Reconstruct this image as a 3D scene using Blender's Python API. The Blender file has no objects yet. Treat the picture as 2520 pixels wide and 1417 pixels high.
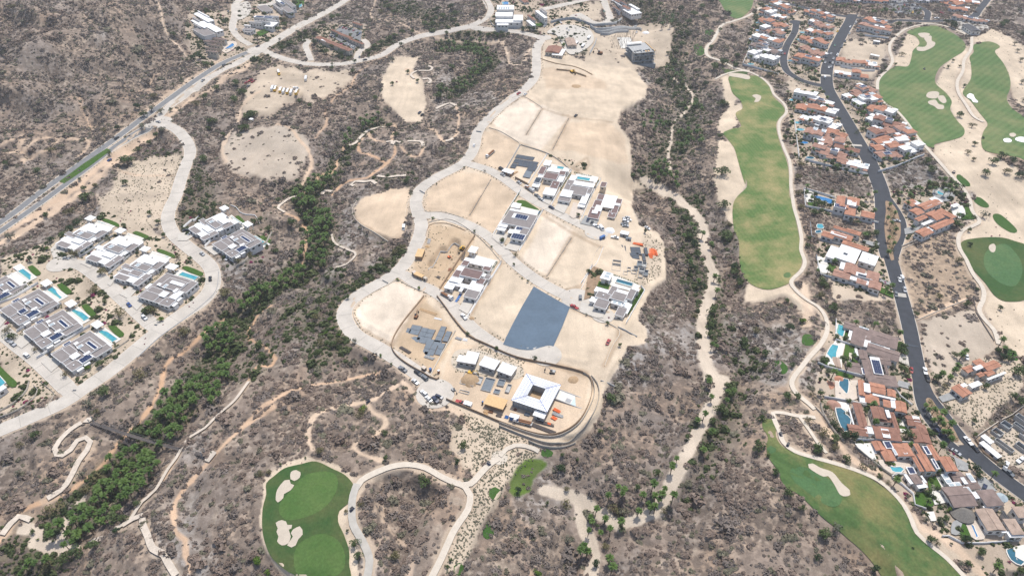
import bpy, bmesh, math, random
import numpy as np
from mathutils import Vector, Matrix
from mathutils.geometry import delaunay_2d_cdt
R = math.radians
SC = bpy.context.scene
C = bpy.data.collections.new('place'); SC.collection.children.link(C)
# ------------------------------------------------------------------ camera, sky, sun
HC = 290.0; PIT = R(40.0); FP = 1680.0; CU, CV = 1260.0, 708.5
cam = bpy.data.cameras.new('camera'); cam.sensor_width = 36; cam.lens = 36*FP/2520
cam.clip_start = 1; cam.clip_end = 6000
co = bpy.data.objects.new('camera', cam); C.objects.link(co)
co.location = (0, 0, HC); co.rotation_euler = (R(90)-PIT, 0, 0); SC.camera = co
SUN_EL, SUN_AZ = 66.0, 22.0            # azimuth measured from +Y (view direction) towards +X
w = bpy.data.worlds.new('World'); SC.world = w; w.use_nodes = True
nt = w.node_tree; bg = nt.nodes['Background']
sky = nt.nodes.new('ShaderNodeTexSky'); sky.sky_type = 'NISHITA'; sky.sun_disc = False
sky.sun_elevation = R(SUN_EL); sky.sun_rotation = R(SUN_AZ); sky.dust_density = 2.0
nt.links.new(sky.outputs[0], bg.inputs[0]); bg.inputs[1].default_value = 0.15
sl = bpy.data.lights.new('sun', 'SUN'); sl.energy = 3.7; sl.angle = R(0.55); sl.color = (1, .965, .91)
so = bpy.data.objects.new('sun', sl); C.objects.link(so)
az = R(SUN_AZ); el = R(SUN_EL)
sd = Vector((math.sin(az)*math.cos(el), math.cos(az)*math.cos(el), math.sin(el)))
so.rotation_euler = sd.to_track_quat('Z', 'Y').to_euler(); so.location = (0, 300, 400)
SC.view_settings.view_transform = 'Standard'; SC.view_settings.look = 'None'
SC.view_settings.gamma = 1; SC.view_settings.use_curve_mapping = False
SC.view_settings.exposure = 0.10
rng = np.random.default_rng(7); random.seed(7)

# ------------------------------------------------------------------ mapping between map survey points and the ground
cp, sp_ = math.cos(PIT), math.sin(PIT)
def flat(u, v, z=0.0):
    u = np.asarray(u, float); v = np.asarray(v, float)
    dx = (u-CU)/FP; dy = -(v-CV)/FP
    d = (HC-z)/(sp_-dy*cp)
    return dx*d, (cp+dy*sp_)*d
def proj(x, y, z):
    rz = z-HC; zc = y*cp-rz*sp_; up = y*sp_+rz*cp
    return CU+FP*x/zc, CV-FP*up/zc
def tile(x0, y0, s):
    return lambda *p: [(x0+a/s, y0+b/s) for a, b in zip(p[0::2], p[1::2])]
T1 = tile(0, 0, 2.951); T2 = tile(600, 0, 2.951); T3 = tile(1200, 0, 2.951); T4 = tile(1800, 0, 2.953)
T5 = tile(0, 480, 2.951); T6 = tile(600, 480, 2.951); T7 = tile(1200, 480, 2.951); T8 = tile(1800, 440, 2.725)
T9 = tile(0, 940, 2.970); T10 = tile(600, 940, 2.970); T11 = tile(1200, 940, 2.970); T12 = tile(1800, 900, 2.740)
PX = tile(0, 0, 1.0); C7T = tile(960, 730, 3.729)
def spline(pts, step, closed=False):
    P = np.array(pts, float); n = len(P); out = []
    rg = range(n if closed else n-1)
    for i in rg:
        if closed: a, b, c, d = P[(i-1) % n], P[i], P[(i+1) % n], P[(i+2) % n]
        else: a, b, c, d = P[max(i-1, 0)], P[i], P[i+1], P[min(i+2, n-1)]
        k = max(1, int(np.linalg.norm(c-b)/step))
        for j in range(k):
            t = j/k
            out.append(.5*((2*b)+(-a+c)*t+(2*a-5*b+4*c-d)*t*t+(-a+3*b-3*c+d)*t**3))
    if not closed: out.append(P[-1])
    return np.array(out)
def inpoly(x, y, poly):
    P = np.array(poly, float); res = np.zeros(x.shape, bool)
    m = (x >= P[:, 0].min()) & (x <= P[:, 0].max()) & (y >= P[:, 1].min()) & (y <= P[:, 1].max())
    if not m.any(): return res
    xs, ys = x[m], y[m]; r = np.zeros(xs.shape, bool); n = len(P)
    for i in range(n):
        x1, y1 = P[i]; x2, y2 = P[(i+1) % n]
        if y1 == y2: continue
        c = ((y1 > ys) != (y2 > ys)) & (xs < (x2-x1)*(ys-y1)/(y2-y1)+x1)
        r ^= c
    res[m] = r; return res
def distline(x, y, line, maxd):
    P = np.array(line, float); d = np.full(x.shape, maxd*1.0)
    for i in range(len(P)-1):
        a, b = P[i], P[i+1]
        m = (x > min(a[0], b[0])-maxd) & (x < max(a[0], b[0])+maxd) & (y > min(a[1], b[1])-maxd) & (y < max(a[1], b[1])+maxd)
        if not m.any(): continue
        xs, ys = x[m], y[m]; v = b-a; L = (v*v).sum()+1e-9
        t = np.clip(((xs-a[0])*v[0]+(ys-a[1])*v[1])/L, 0, 1)
        dd = np.hypot(xs-a[0]-t*v[0], ys-a[1]-t*v[1])
        d[m] = np.minimum(d[m], dd)
    return d
def vnoise(x, y, s, seed):
    g = np.random.default_rng(seed).random((256, 256))
    X = x/s; Y = y/s; xi = np.floor(X).astype(int); yi = np.floor(Y).astype(int)
    fx = X-xi; fy = Y-yi; fx = fx*fx*(3-2*fx); fy = fy*fy*(3-2*fy)
    a = g[xi % 256, yi % 256]; b = g[(xi+1) % 256, yi % 256]; c = g[xi % 256, (yi+1) % 256]; d = g[(xi+1) % 256, (yi+1) % 256]
    return (a*(1-fx)+b*fx)*(1-fy)+(c*(1-fx)+d*fx)*fy
def fbm(x, y, s, seed, o=4):
    r = 0; a = .5; t = 0
    for i in range(o):
        r = r+a*vnoise(x+13*i, y-7*i, s/2**i, seed+i); t += a; a *= .5
    return r/t
sm = lambda e0, e1, x: (lambda t: t*t*(3-2*t))(np.clip((x-e0)/(e1-e0), 0, 1))

# ------------------------------------------------------------------ the survey: roads, paths, trails, fairways
# (name, kind, width m, points)
ROADS = [
 ('road', 'asphalt_old', 6.0, PX(-60,588, 0,548, 44,517, 91,480, 146,440, 203,400, 288,339, 346,295, 390,264, 474,203, 542,159, 603,132, 640,117)),
 ('road', 'asphalt_old', 5.5, PX(-60,612, 0,570, 60,528, 112,491, 160,455, 215,414, 281,363, 339,325, 383,303)),
 ('road', 'concrete_road', 6.0, PX(383,300, 403,275, 451,234, 508,197, 576,159, 637,127)),
 ('road', 'concrete_road', 9.5, PX(620,130, 668,105, 735,64, 803,30, 861,-7, 930,-60)),
 ('road', 'concrete_road', 8.5, PX(640,118, 660,130, 702,146, 763,158, 837,158, 888,149, 939,136, 983,108, 1041,88, 1108,75, 1159,64, 1190,48, 1207,27, 1196,0, 1186,-30)),
 ('road', 'concrete_road', 8.0, PX(1159,66, 1200,73, 1268,78, 1312,88, 1338,95)),
 ('road', 'concrete_road', 9.0, PX(1338,92, 1322,115, 1320,142, 1320,169, 1312,197, 1285,224, 1240,257, 1203,291, 1176,325, 1166,366, 1149,393, 1122,413, 1074,437, 1037,464, 1026,485, 1024,503, 1030,527, 1037,555, 1030,588, 1013,622, 993,653, 966,677, 932,698, 888,722, 858,748, 847,775, 858,805, 881,829, 922,851, 963,875, 1000,899, 1037,926, 1066,952)),
 ('road', 'concrete_road', 8.0, PX(1140,400, 1200,418, 1240,440, 1270,462, 1300,484, 1342,508, 1390,534, 1437,556, 1466,571)),
 ('road', 'concrete_road', 8.0, PX(1030,525, 1050,531, 1081,531, 1129,544, 1176,565, 1211,590, 1235,616, 1268,649, 1312,683, 1352,707, 1390,726, 1417,736, 1450,752, 1478,770)),
 ('road', 'concrete_road', 8.0, PX(975,672, 992,676, 1027,698, 1074,721, 1108,748, 1135,778, 1162,807, 1196,833, 1234,856, 1278,868, 1319,868, 1346,871)),
 ('road', 'concrete_road', 9.0, PX(383,300, 427,315, 454,339, 468,373, 457,407, 444,444, 434,480, 419,510, 413,541, 424,572, 451,599, 485,626, 515,653, 525,683, 518,714, 491,744, 441,778, 396,809, 339,856, 271,912, 215,950, 155,990, 67,1030, 0,1058, -80,1092)),
 ('road', 'concrete_road', 8.5, PX(388,812, 339,768, 298,731, 264,700, 230,673, 197,652, 160,648)),
 ('road', 'concrete_road', 8.5, PX(180,968, 165,955, 129,920, 85,880, 41,846, 0,812, -60,766)),
 ('road', 'concrete_road', 8.0, PX(722,-30, 700,-12, 668,10, 636,14)),
 ('road', 'concrete_road', 7.0, PX(606,-10, 580,10, 578,40, 572,70, 590,95, 618,112)),
 ('road', 'concrete_road', 6.0, PX(765,150, 758,130, 752,112, 762,100)),
 ('road', 'concrete_road', 6.0, PX(876,150, 884,128, 905,112, 893,98)),
 ('road', 'concrete_road', 9.0, PX(1476,-20, 1490,14, 1500,40, 1490,58, 1460,56, 1436,42, 1420,34)),
 ('road', 'concrete_road', 8.0, PX(1330,25, 1380,14, 1440,0, 1470,-12)),
 ('road', 'asphalt', 12.0, PX(2098,36, 2090,56, 2071,88, 2051,129, 2037,163, 2034,190, 2037,217, 2051,244, 2071,278, 2091,312, 2112,349, 2132,383, 2150,420, 2164,455, 2171,480, 2174,513, 2174,561, 2181,605, 2190,638)),
 ('road', 'asphalt', 6.5, PX(2172,474, 2185,490, 2204,517, 2217,543, 2219,568, 2209,601, 2199,631)),
 ('road', 'asphalt', 9.0, PX(2188,625, 2201,668, 2215,719, 2226,759, 2237,803, 2246,848, 2255,893, 2264,930, 2274,962, 2285,990)),
 ('road', 'asphalt', 5.6, PX(2258,925, 2262,973, 2274,1013, 2296,1046, 2322,1077, 2352,1104, 2385,1124)),
 ('road', 'asphalt', 5.6, PX(2272,935, 2286,968, 2311,1002, 2336,1035, 2364,1070, 2396,1106)),
 ('road', 'asphalt', 9.5, PX(2378,1094, 2402,1122, 2450,1163, 2489,1192, 2530,1222, 2600,1275)),
 ('road', 'asphalt', 8.0, PX(1860,-20, 1902,0, 1969,17, 2037,34, 2105,44, 2173,51, 2274,53, 2340,50, 2392,42, 2412,22, 2430,0, 2448,-24)),
 ('road', 'asphalt', 7.5, PX(1959,52, 1956,78, 1937,112, 1928,146, 1935,173, 1956,190, 1976,200, 2005,208, 2038,214)),
 ('road', 'asphalt', 7.0, PX(2180,10, 2240,14, 2280,28, 2280,50)),
]
PATHS = [
 ('cart_path', 'concrete_path', 2.6, PX(1760,196, 1790,182, 1820,176, 1844,179, 1874,193, 1895,213, 1905,234, 1929,257, 1935,278, 1919,298, 1917,325, 1929,366, 1942,396, 1946,427, 1946,457, 1949,480, 1954,513, 1965,550, 1972,587, 1971,616, 1980,645, 1972,667, 1947,693, 1958,715, 1983,737, 2013,756, 2031,781, 2035,814, 2020,847, 1991,880, 1975,900, 1953,929, 1948,947, 1960,969, 1986,991, 2005,1008)),
 ('cart_path', 'concrete_path', 2.4, PX(2006,1028, 1960,1024, 1928,1017, 1902,1017, 1906,1035, 1917,1060, 1928,1090, 1957,1112, 2001,1126, 2055,1141, 2110,1159, 2158,1181, 2194,1210, 2223,1243, 2242,1279, 2256,1312, 2293,1345, 2329,1374, 2370,1417, 2400,1450)),
 ('cart_path', 'concrete_path', 1.8, T12(460,350, 520,430, 580,520, 640,590)),
 ('cart_path', 'concrete_path', 3.6, PX(1872,20, 1840,41, 1803,54, 1776,64, 1756,98, 1739,119, 1742,139, 1776,152, 1810,169, 1844,177)),
 ('cart_path', 'concrete_path', 3.0, PX(2159,222, 2162,196, 2189,166, 2196,149, 2189,125, 2193,105, 2220,78, 2257,64, 2301,61, 2340,70, 2388,92)),
 ('cart_path', 'concrete_path', 2.8, PX(2150,230, 2179,257, 2206,274, 2230,301, 2257,339, 2281,366, 2308,396, 2335,427, 2369,464, 2385,490, 2392,520, 2410,545, 2394,557, 2369,568, 2358,587, 2361,612, 2376,638, 2394,675, 2417,708, 2420,734, 2409,763, 2424,789, 2446,814, 2457,848)),
 ('cart_path', 'concrete_path', 3.0, T4(1745,270, 1740,360, 1690,440, 1680,520, 1640,600, 1650,680, 1700,760, 1760,850, 1830,890)),
 ('cart_path', 'concrete_path', 3.0, T10(820,780, 860,722, 950,670, 1080,620, 1210,605, 1330,630, 1420,680, 1500,720, 1600,755, 1660,745, 1740,660, 1800,600, 1860,560)),
 ('cart_path', 'concrete_path', 3.0, T10(1560,738, 1620,770, 1655,830, 1640,930, 1580,1020, 1530,1100, 1480,1210, 1440,1300, 1380,1417, 1350,1480)),
 ('cart_path', 'concrete_grey', 3.4, T10(830,745, 800,830, 790,930, 800,1040, 860,1150, 900,1230, 920,1310, 905,1417, 890,1480)),
 ('cart_path', 'concrete_path', 2.2, T11(90,545, 140,490, 200,465, 280,470, 340,490, 375,510)),
 ('footpath', 'pale_path', 2.6, T9(600,300, 520,350, 440,430, 405,490, 420,535, 460,540, 520,500, 570,430, 630,410, 665,440, 640,500, 580,580, 540,660, 490,750, 440,800, 350,855)),
 ('footpath', 'pale_path', 2.0, T9(1820,0, 1740,110, 1690,165, 1600,240, 1500,340, 1400,400, 1340,470, 1290,560, 1230,640, 1140,790, 1040,880, 980,970, 930,1030, 840,1075)),
 ('footpath', 'pale_path', 3.0, T9(900,1050, 980,1000, 1035,980, 1050,1050, 1080,1120, 1120,1220, 1200,1260, 1230,1320, 1290,1417)),
 ('footpath', 'pale_path', 2.6, T9(20,1120, 80,1040, 140,985, 230,1012)),
 ('footpath', 'pale_path', 1.6, T6(640,290, 660,350, 740,395, 810,425, 800,460, 740,510, 670,530)),
 ('footpath', 'pale_path', 2.0, T6(400,10, 330,30, 260,80, 250,100, 300,130)),
 ('footpath', 'pale_path', 2.6, T2(1340,485, 1368,495, 1350,518, 1260,520, 1215,548, 1240,575)),
 ('footpath', 'pale_path', 2.6, T2(1300,580, 1340,575, 1358,592, 1345,612)),
 ('footpath', 'pale_path', 2.8, T2(1395,795, 1450,770, 1500,755, 1540,772)),
 ('footpath', 'pale_path', 2.8, T2(765,1060, 810,1045, 850,1000, 900,955, 960,935, 1015,925)),
 ('footpath', 'pale_path', 3.0, T2(1035,1035, 1075,1030, 1080,1055, 1100,1030, 1140,1040)),
 ('footpath', 'pale_path', 3.0, T2(1190,1030, 1250,1030, 1290,1035, 1305,1065)),
 ('footpath', 'pale_path', 2.6, T2(1465,1028, 1500,1022, 1520,1008)),
 ('footpath', 'pale_path', 2.8, T2(970,1282, 1040,1290, 1120,1282, 1180,1278)),
 ('footpath', 'pale_path', 2.8, T2(960,1340, 930,1318, 880,1325, 810,1322, 780,1345, 800,1355)),
 ('footpath', 'pale_path', 3.0, T2(570,1417, 590,1390, 640,1395)),
]
# bare trails drawn into the soil itself (half width m, strength, orange amount, points)
TRAILS = [
 (1.6, 1, .9, T6(300,130, 400,180, 460,260, 450,360, 420,500)),
 (1.3, 1, .9, T6(200,800, 120,850, 50,950, 40,1040, 130,1090, 180,1130, 230,1190, 200,1240, 90,1250, 30,1350, 0,1410)),
 (1.4, 1, .9, T5(1630,900, 1500,990, 1400,1080, 1300,1160, 1200,1240, 1180,1330, 1150,1417)),
 (1.5, 1, .9, T9(1190,0, 1130,130, 1040,270, 950,360, 860,450, 760,590, 680,670, 600,720, 520,790, 440,830, 300,880, 150,950, 60,1090, -20,1180)),
 (1.6, 1, .6, T9(2000,180, 1901,250, 1730,370, 1600,500, 1500,610, 1400,720, 1290,860, 1270,1000, 1290,1100, 1350,1150, 1360,1260, 1390,1380)),
 (1.0, .9, .8, T9(1320,500, 1270,600, 1150,780)),
 (1.5, 1, .6, T10(0,320, 100,210, 200,140, 350,60, 500,20, 700,-10, 900,-50, 1040,-90)),
 (1.8, 1, .2, T10(1115,20, 1040,70, 960,120, 870,150, 720,165, 640,200, 560,215, 500,260, 480,340, 465,400, 500,490)),
 (1.6, 1, .2, T10(900,160, 940,215, 1020,255, 1045,300, 1000,360, 900,410, 810,450, 800,480, 850,520, 1000,570)),
 (2.0, .9, .2, T10(1170,0, 1240,90, 1300,160, 1350,190, 1500,200, 1600,240, 1640,330)),
 (1.2, .7, .3, T10(1300,660, 1180,700, 1040,790, 1020,900, 1020,1010, 1080,1100, 1200,1200, 1240,1300, 1210,1417)),
 (1.0, .6, .3, T10(1010,700, 990,860, 960,960, 950,1100)),
 (1.8, 1, .9, T2(860,1005, 830,1060, 850,1110, 930,1130, 1010,1170, 1030,1190, 960,1240, 900,1290, 780,1310, 700,1350, 640,1417)),
 (1.8, 1, .8, T2(1100,1060, 1090,1130, 1040,1190, 960,1250)),
 (1.6, 1, .5, T2(905,960, 920,1000, 990,1025, 1070,1030, 1075,990, 1100,940, 1090,900)),
 (1.6, 1, .5, T2(1140,1060, 1180,1110, 1240,1140, 1290,1110, 1305,1060)),
 (1.6, 1, .4, T2(1540,770, 1560,850, 1550,960, 1510,1010, 1450,1025, 1420,990, 1400,960, 1340,930)),
 (1.6, 1, .4, T2(1240,575, 1180,500, 1230,520, 1350,515)),
 (1.8, 1, .3, T2(240,900, 340,930, 400,1010, 460,1080, 490,1160, 480,1230, 430,1330, 370,1400)),
 (1.6, 1, .8, T2(530,1330, 540,1280, 620,1260, 670,1220, 680,1160, 720,1110, 720,1060)),
 (1.6, .9, .7, T2(440,1400, 480,1360, 540,1340)),
 (1.5, .8, .7, T2(900,480, 820,540, 780,620, 600,780, 600,900, 520,1000)),
 (2.2, 1, .1, T2(1380,280, 1500,285, 1700,300, 1889,290)),
 (2.4, 1, .1, T3(0,290, 80,295, 130,350, 155,450, 200,475, 260,450, 285,390, 330,345)),
 (1.8, 1, .2, T2(960,0, 930,60, 920,110, 950,140, 1060,150, 1140,170, 1250,230, 1330,250)),
 (1.6, 1, .2, T1(1140,0, 1170,100, 1200,220, 1240,280, 1320,370, 1420,450, 1480,500)),
 (1.2, .7, .6, T1(580,700, 590,790, 640,880, 665,980)),
 (1.2, .7, .6, T1(1320,455, 1100,580, 1090,660)),
 (2.2, .9, .3, T1(-20,1060, 120,1010, 170,990, 150,1040, 50,1110, 200,1060, 280,1010, 450,1000, 620,1010, 640,1060, 570,1140)),
 (2.2, .8, .3, T1(430,1010, 350,1090, 230,1150, 160,1180)),
 (2.6, 1, .15, T1(1889,660, 1780,740, 1720,900, 1640,1010, 1605,1100, 1640,1180)),
 (2.0, 1, .2, T1(800,1200, 900,1250, 1030,1275, 1310,1275)),
 (4.5, 1, .35, PX(-60,600, 40,558, 130,498, 230,424, 330,340, 390,300)),
 (4.5, 1, .25, PX(-60,625, 20,590, 140,510, 235,440, 345,350, 395,312)),
 (4.5, .9, .25, PX(400,300, 470,246, 540,202, 600,166, 640,140)),
 (5.0, .8, .25, PX(350,285, 440,215, 540,150)),
 (2.0, 1, .1, T11(110,330, 260,400, 290,440, 380,470)),
 (2.6, .9, .25, PX(2003,1006, 2010,1030, 1995,1045)),
 (3.5, 1, .15, PX(1976,700, 1990,760, 1985,800)),
 (2.6, 1, .3, T12(540,280, 600,380, 700,500, 780,600, 860,660, 1000,720)),
 (3.5, 1, .2, T12(1200,1000, 1260,1080, 1400,1150, 1550,1250, 1700,1417)),
 (2.0, 1, .35, T8(1240,940, 1400,870, 1600,800)),
]
LOTL = [(T3, (385,430, 500,465, 640,490, 760,545)), (T3, (20,900, 60,840, 150,755, 180,710, 250,700, 330,740, 400,790, 600,850, 760,870, 900,890)), (T3, (390,800, 280,980)), (T3, (590,860, 470,1090)), (T3, (10,930, 230,1040, 440,1120, 600,1210, 700,1290)), (T3, (500,510, 600,520, 715,560)), (T7, (610,310, 430,590)), (T7, (210,470, 340,590, 440,650, 560,690, 680,660)), (T7, (400,140, 640,290, 830,380)), (T6, (1720,10, 1640,150)), (T6, (1300,90, 1340,130, 1450,130, 1640,180)), (T6, (1330,715, 1075,1090)), (T6, (815,810, 800,880, 850,965, 1070,1100)), (T7, (0,1000, 100,1080, 240,1125)), (T7, (600,812, 700,862, 930,960, 958,1010, 850,1240)), (T7, (240,1160, 500,1230, 720,1290)), (C7T, (1150,560, 1500,640, 1800,720)), (T6, (790,150, 850,210, 960,280, 1075,345, 1150,300)), (T3, (600,1240, 720,1150, 720,1220, 640,1240)), (T6, (1640,870, 1870,490))]
RIVER = [  # pale sandy dry river beds  (half width, points)
 (4.2, PX(1583,440, 1620,462, 1647,480, 1681,500, 1715,531, 1732,565, 1729,599, 1742,643, 1756,677, 1752,717, 1739,744, 1729,785, 1732,853, 1742,910, 1752,930)),
 (3.6, PX(1780,935, 1768,960, 1750,998, 1733,1030, 1714,1068, 1698,1102, 1685,1132, 1668,1155, 1651,1193, 1638,1226, 1612,1255)),
 (3.2, PX(1612,1255, 1570,1280, 1530,1290, 1490,1270, 1450,1245, 1420,1225, 1370,1215, 1340,1205)),
 (3.0, PX(1430,1240, 1430,1290, 1455,1330, 1460,1380, 1452,1420)),
 (2.4, T9(600,850, 540,920, 480,1020, 440,1100, 450,1180, 540,1220)),
 (3.0, T9(180,1070, 280,1080, 240,1180, 330,1200, 450,1230)),
 (1.5, T3(1350,570, 1440,620, 1490,720, 1420,830, 1350,900, 1330,1010, 1310,1130, 1330,1230)),
]
FAIR = {
 'fairway_long': T4(-15,560, 100,555, 200,560, 280,640, 300,700, 370,770, 385,820, 330,890, 330,960, 365,1080, 400,1170, 415,1260, 420,1417)+T8(400,150, 455,400, 470,570, 420,650, 385,700, 300,735, 220,742, 120,700, 60,600, 48,420, 15,330, 15,160, 100,60, 95,0)+T4(100,1340, 70,1250, 45,1160, 20,1080, -30,1010, -60,970, 0,940, 70,920, 30,830, 80,790, 60,730, 10,680, -10,620),
 'fairway_mid': T4(1275,240, 1330,210, 1480,190, 1600,240, 1690,310, 1690,370, 1600,430, 1510,500, 1480,600, 1560,680, 1600,740, 1590,800, 1640,880, 1690,940, 1680,990, 1600,1020, 1480,1050, 1470,1075, 1400,1050, 1300,930, 1200,810, 1110,740, 1070,650, 1075,580, 1150,510, 1200,485, 1280,485, 1305,430, 1320,370, 1365,320, 1340,270),
 'fairway_far': T4(1760,330, 1870,305, 1950,340, 1915,380, 1980,470, 2020,560, 2025,640, 2000,720, 2040,790, 2126,850, 2230,910, 2230,1190, 2126,1165, 1990,1130, 1850,1100, 1815,1040, 1830,960, 1860,900, 1800,820, 1740,740, 1685,690, 1690,650, 1740,570, 1740,470, 1730,420, 1760,380),
 'green_right': T8(1540,430, 1640,400, 1800,395, 1900,420, 1990,460, 2050,600, 2000,790, 1860,825, 1770,790, 1700,700, 1620,610, 1560,520),
 'green_left': T10(500,580, 560,590, 640,630, 740,680, 805,760, 780,830, 760,890, 700,940, 690,1020, 730,1110, 770,1230, 770,1320, 760,1480, 440,1480, 400,1430, 330,1390, 240,1320, 190,1260, 150,1150, 135,1050, 140,920, 165,820, 165,740, 220,690, 300,630, 420,600),
 'fairway_low': T12(215,365, 270,360, 300,400, 300,480, 340,540, 450,600, 600,640, 800,700, 900,740, 1050,840, 1140,930, 1190,1010, 1230,1120, 1330,1220, 1440,1300, 1560,1430, 1700,1640, 1150,1640, 1050,1480, 980,1370, 860,1230, 720,1110, 600,1010, 520,930, 440,860, 350,800, 300,690, 250,620, 235,540, 245,480, 210,420),
 'fairway_top': PX(1766,-10, 1777,14, 1792,36, 1815,47, 1838,34, 1852,12, 1846,-14),
 'fairway_strip': T3(1700,500, 1730,505, 1840,520, 1889,530, 1860,545, 1740,540),
}
TEES = [T11(55,765, 90,785, 97,825, 70,858, 35,858, 10,830, 12,790), T11(5,1038, 40,1055, 50,1090, 30,1135, -5,1148, -30,1130, -35,1080, -15,1045),
 T10(1580,1318, 1608,1345, 1605,1390, 1570,1412, 1535,1395, 1535,1345), T11(395,495, 440,490, 480,515, 470,540, 430,552, 390,530),
 T8(480,1050, 520,1042, 565,1075, 560,1105, 520,1120, 475,1105), T8(275,1225, 320,1218, 375,1260, 372,1295, 340,1310, 290,1285),
 T3(1585,220, 1630,218, 1642,245, 1610,262, 1580,250), T3(1505,325, 1550,330, 1575,370, 1560,402, 1520,400, 1500,360),
 T8(1630,125, 1670,128, 1725,175, 1715,195, 1670,185, 1625,150), T8(1760,238, 1810,245, 1905,330, 1910,360, 1870,360, 1790,310, 1755,265),
 T8(1520,-10, 1560,-5, 1600,35, 1590,50, 1550,45, 1520,15), T8(1855,1148, 1890,1150, 1922,1190, 1915,1220, 1880,1215, 1850,1180),
 T4(1635,1280, 1660,1270, 1730,1335, 1730,1355, 1690,1350, 1645,1310)]
PUTT = [T10(440,690, 560,655, 660,670, 690,740, 650,850, 560,940, 430,995, 320,1010, 262,960, 270,880, 350,790), T10(420,1170, 560,1110, 680,1150, 740,1260, 720,1380, 600,1460, 460,1470, 380,1380, 370,1260),
 T12(410,690, 490,685, 580,720, 660,770, 730,850, 740,920, 690,955, 620,930, 520,860, 430,790, 395,730), T8(1720,480, 1830,440, 1920,520, 1950,620, 1900,720, 1800,700, 1710,620, 1690,540),
 T8(350,640, 385,628, 398,650, 380,668, 352,662), T12(235,560, 265,540, 300,560, 295,585, 260,595)]
BUNK = [T10(345,660, 385,645, 415,660, 410,700, 370,725, 343,712), T10(245,790, 300,720, 335,715, 345,745, 370,755, 340,795, 295,820, 290,850, 250,882, 235,865),
 T10(235,1030, 280,1010, 310,1020, 320,1045, 355,1045, 350,1070, 330,1080, 345,1130, 325,1180, 280,1195, 245,1165, 255,1130, 240,1095, 250,1070), T10(360,1080, 410,1055, 430,1080, 432,1115, 400,1150, 380,1195, 350,1210, 318,1195, 360,1130, 345,1105),
 T12(515,665, 545,660, 600,690, 680,720, 740,790, 795,840, 800,870, 770,882, 730,870, 690,800, 650,745, 620,750, 570,725, 520,690),
 T4(150,700, 180,690, 215,705, 200,740, 165,745, 175,720), T4(1355,250, 1400,242, 1440,250, 1425,270, 1385,278), T4(1400,280, 1450,265, 1455,300, 1480,315, 1465,345, 1400,375, 1350,370, 1350,345, 1400,345, 1420,320),
 T4(1430,675, 1480,668, 1508,680, 1495,715, 1450,720, 1415,705), T4(1500,705, 1540,700, 1562,740, 1540,755, 1510,735), T4(1430,740, 1480,730, 1505,760, 1540,770, 1540,795, 1500,797, 1470,775, 1435,760),
 T8(1728,450, 1755,438, 1770,455, 1765,490, 1745,496, 1725,475), T4(0,535, 100,545, 135,565, 120,582, 60,570, -20,555), T4(2020,975, 2050,970, 2068,985, 2045,1000, 2022,992)]
WBUNK = [T4(1735,682, 1755,690, 1770,720, 1790,740, 1785,750, 1755,745, 1740,725, 1712,712, 1712,695), T4(1975,1015, 2010,1008, 2035,1022, 2025,1038, 1985,1036), T4(2060,1010, 2100,998, 2150,1010, 2140,1040, 2075,1028)]
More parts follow.
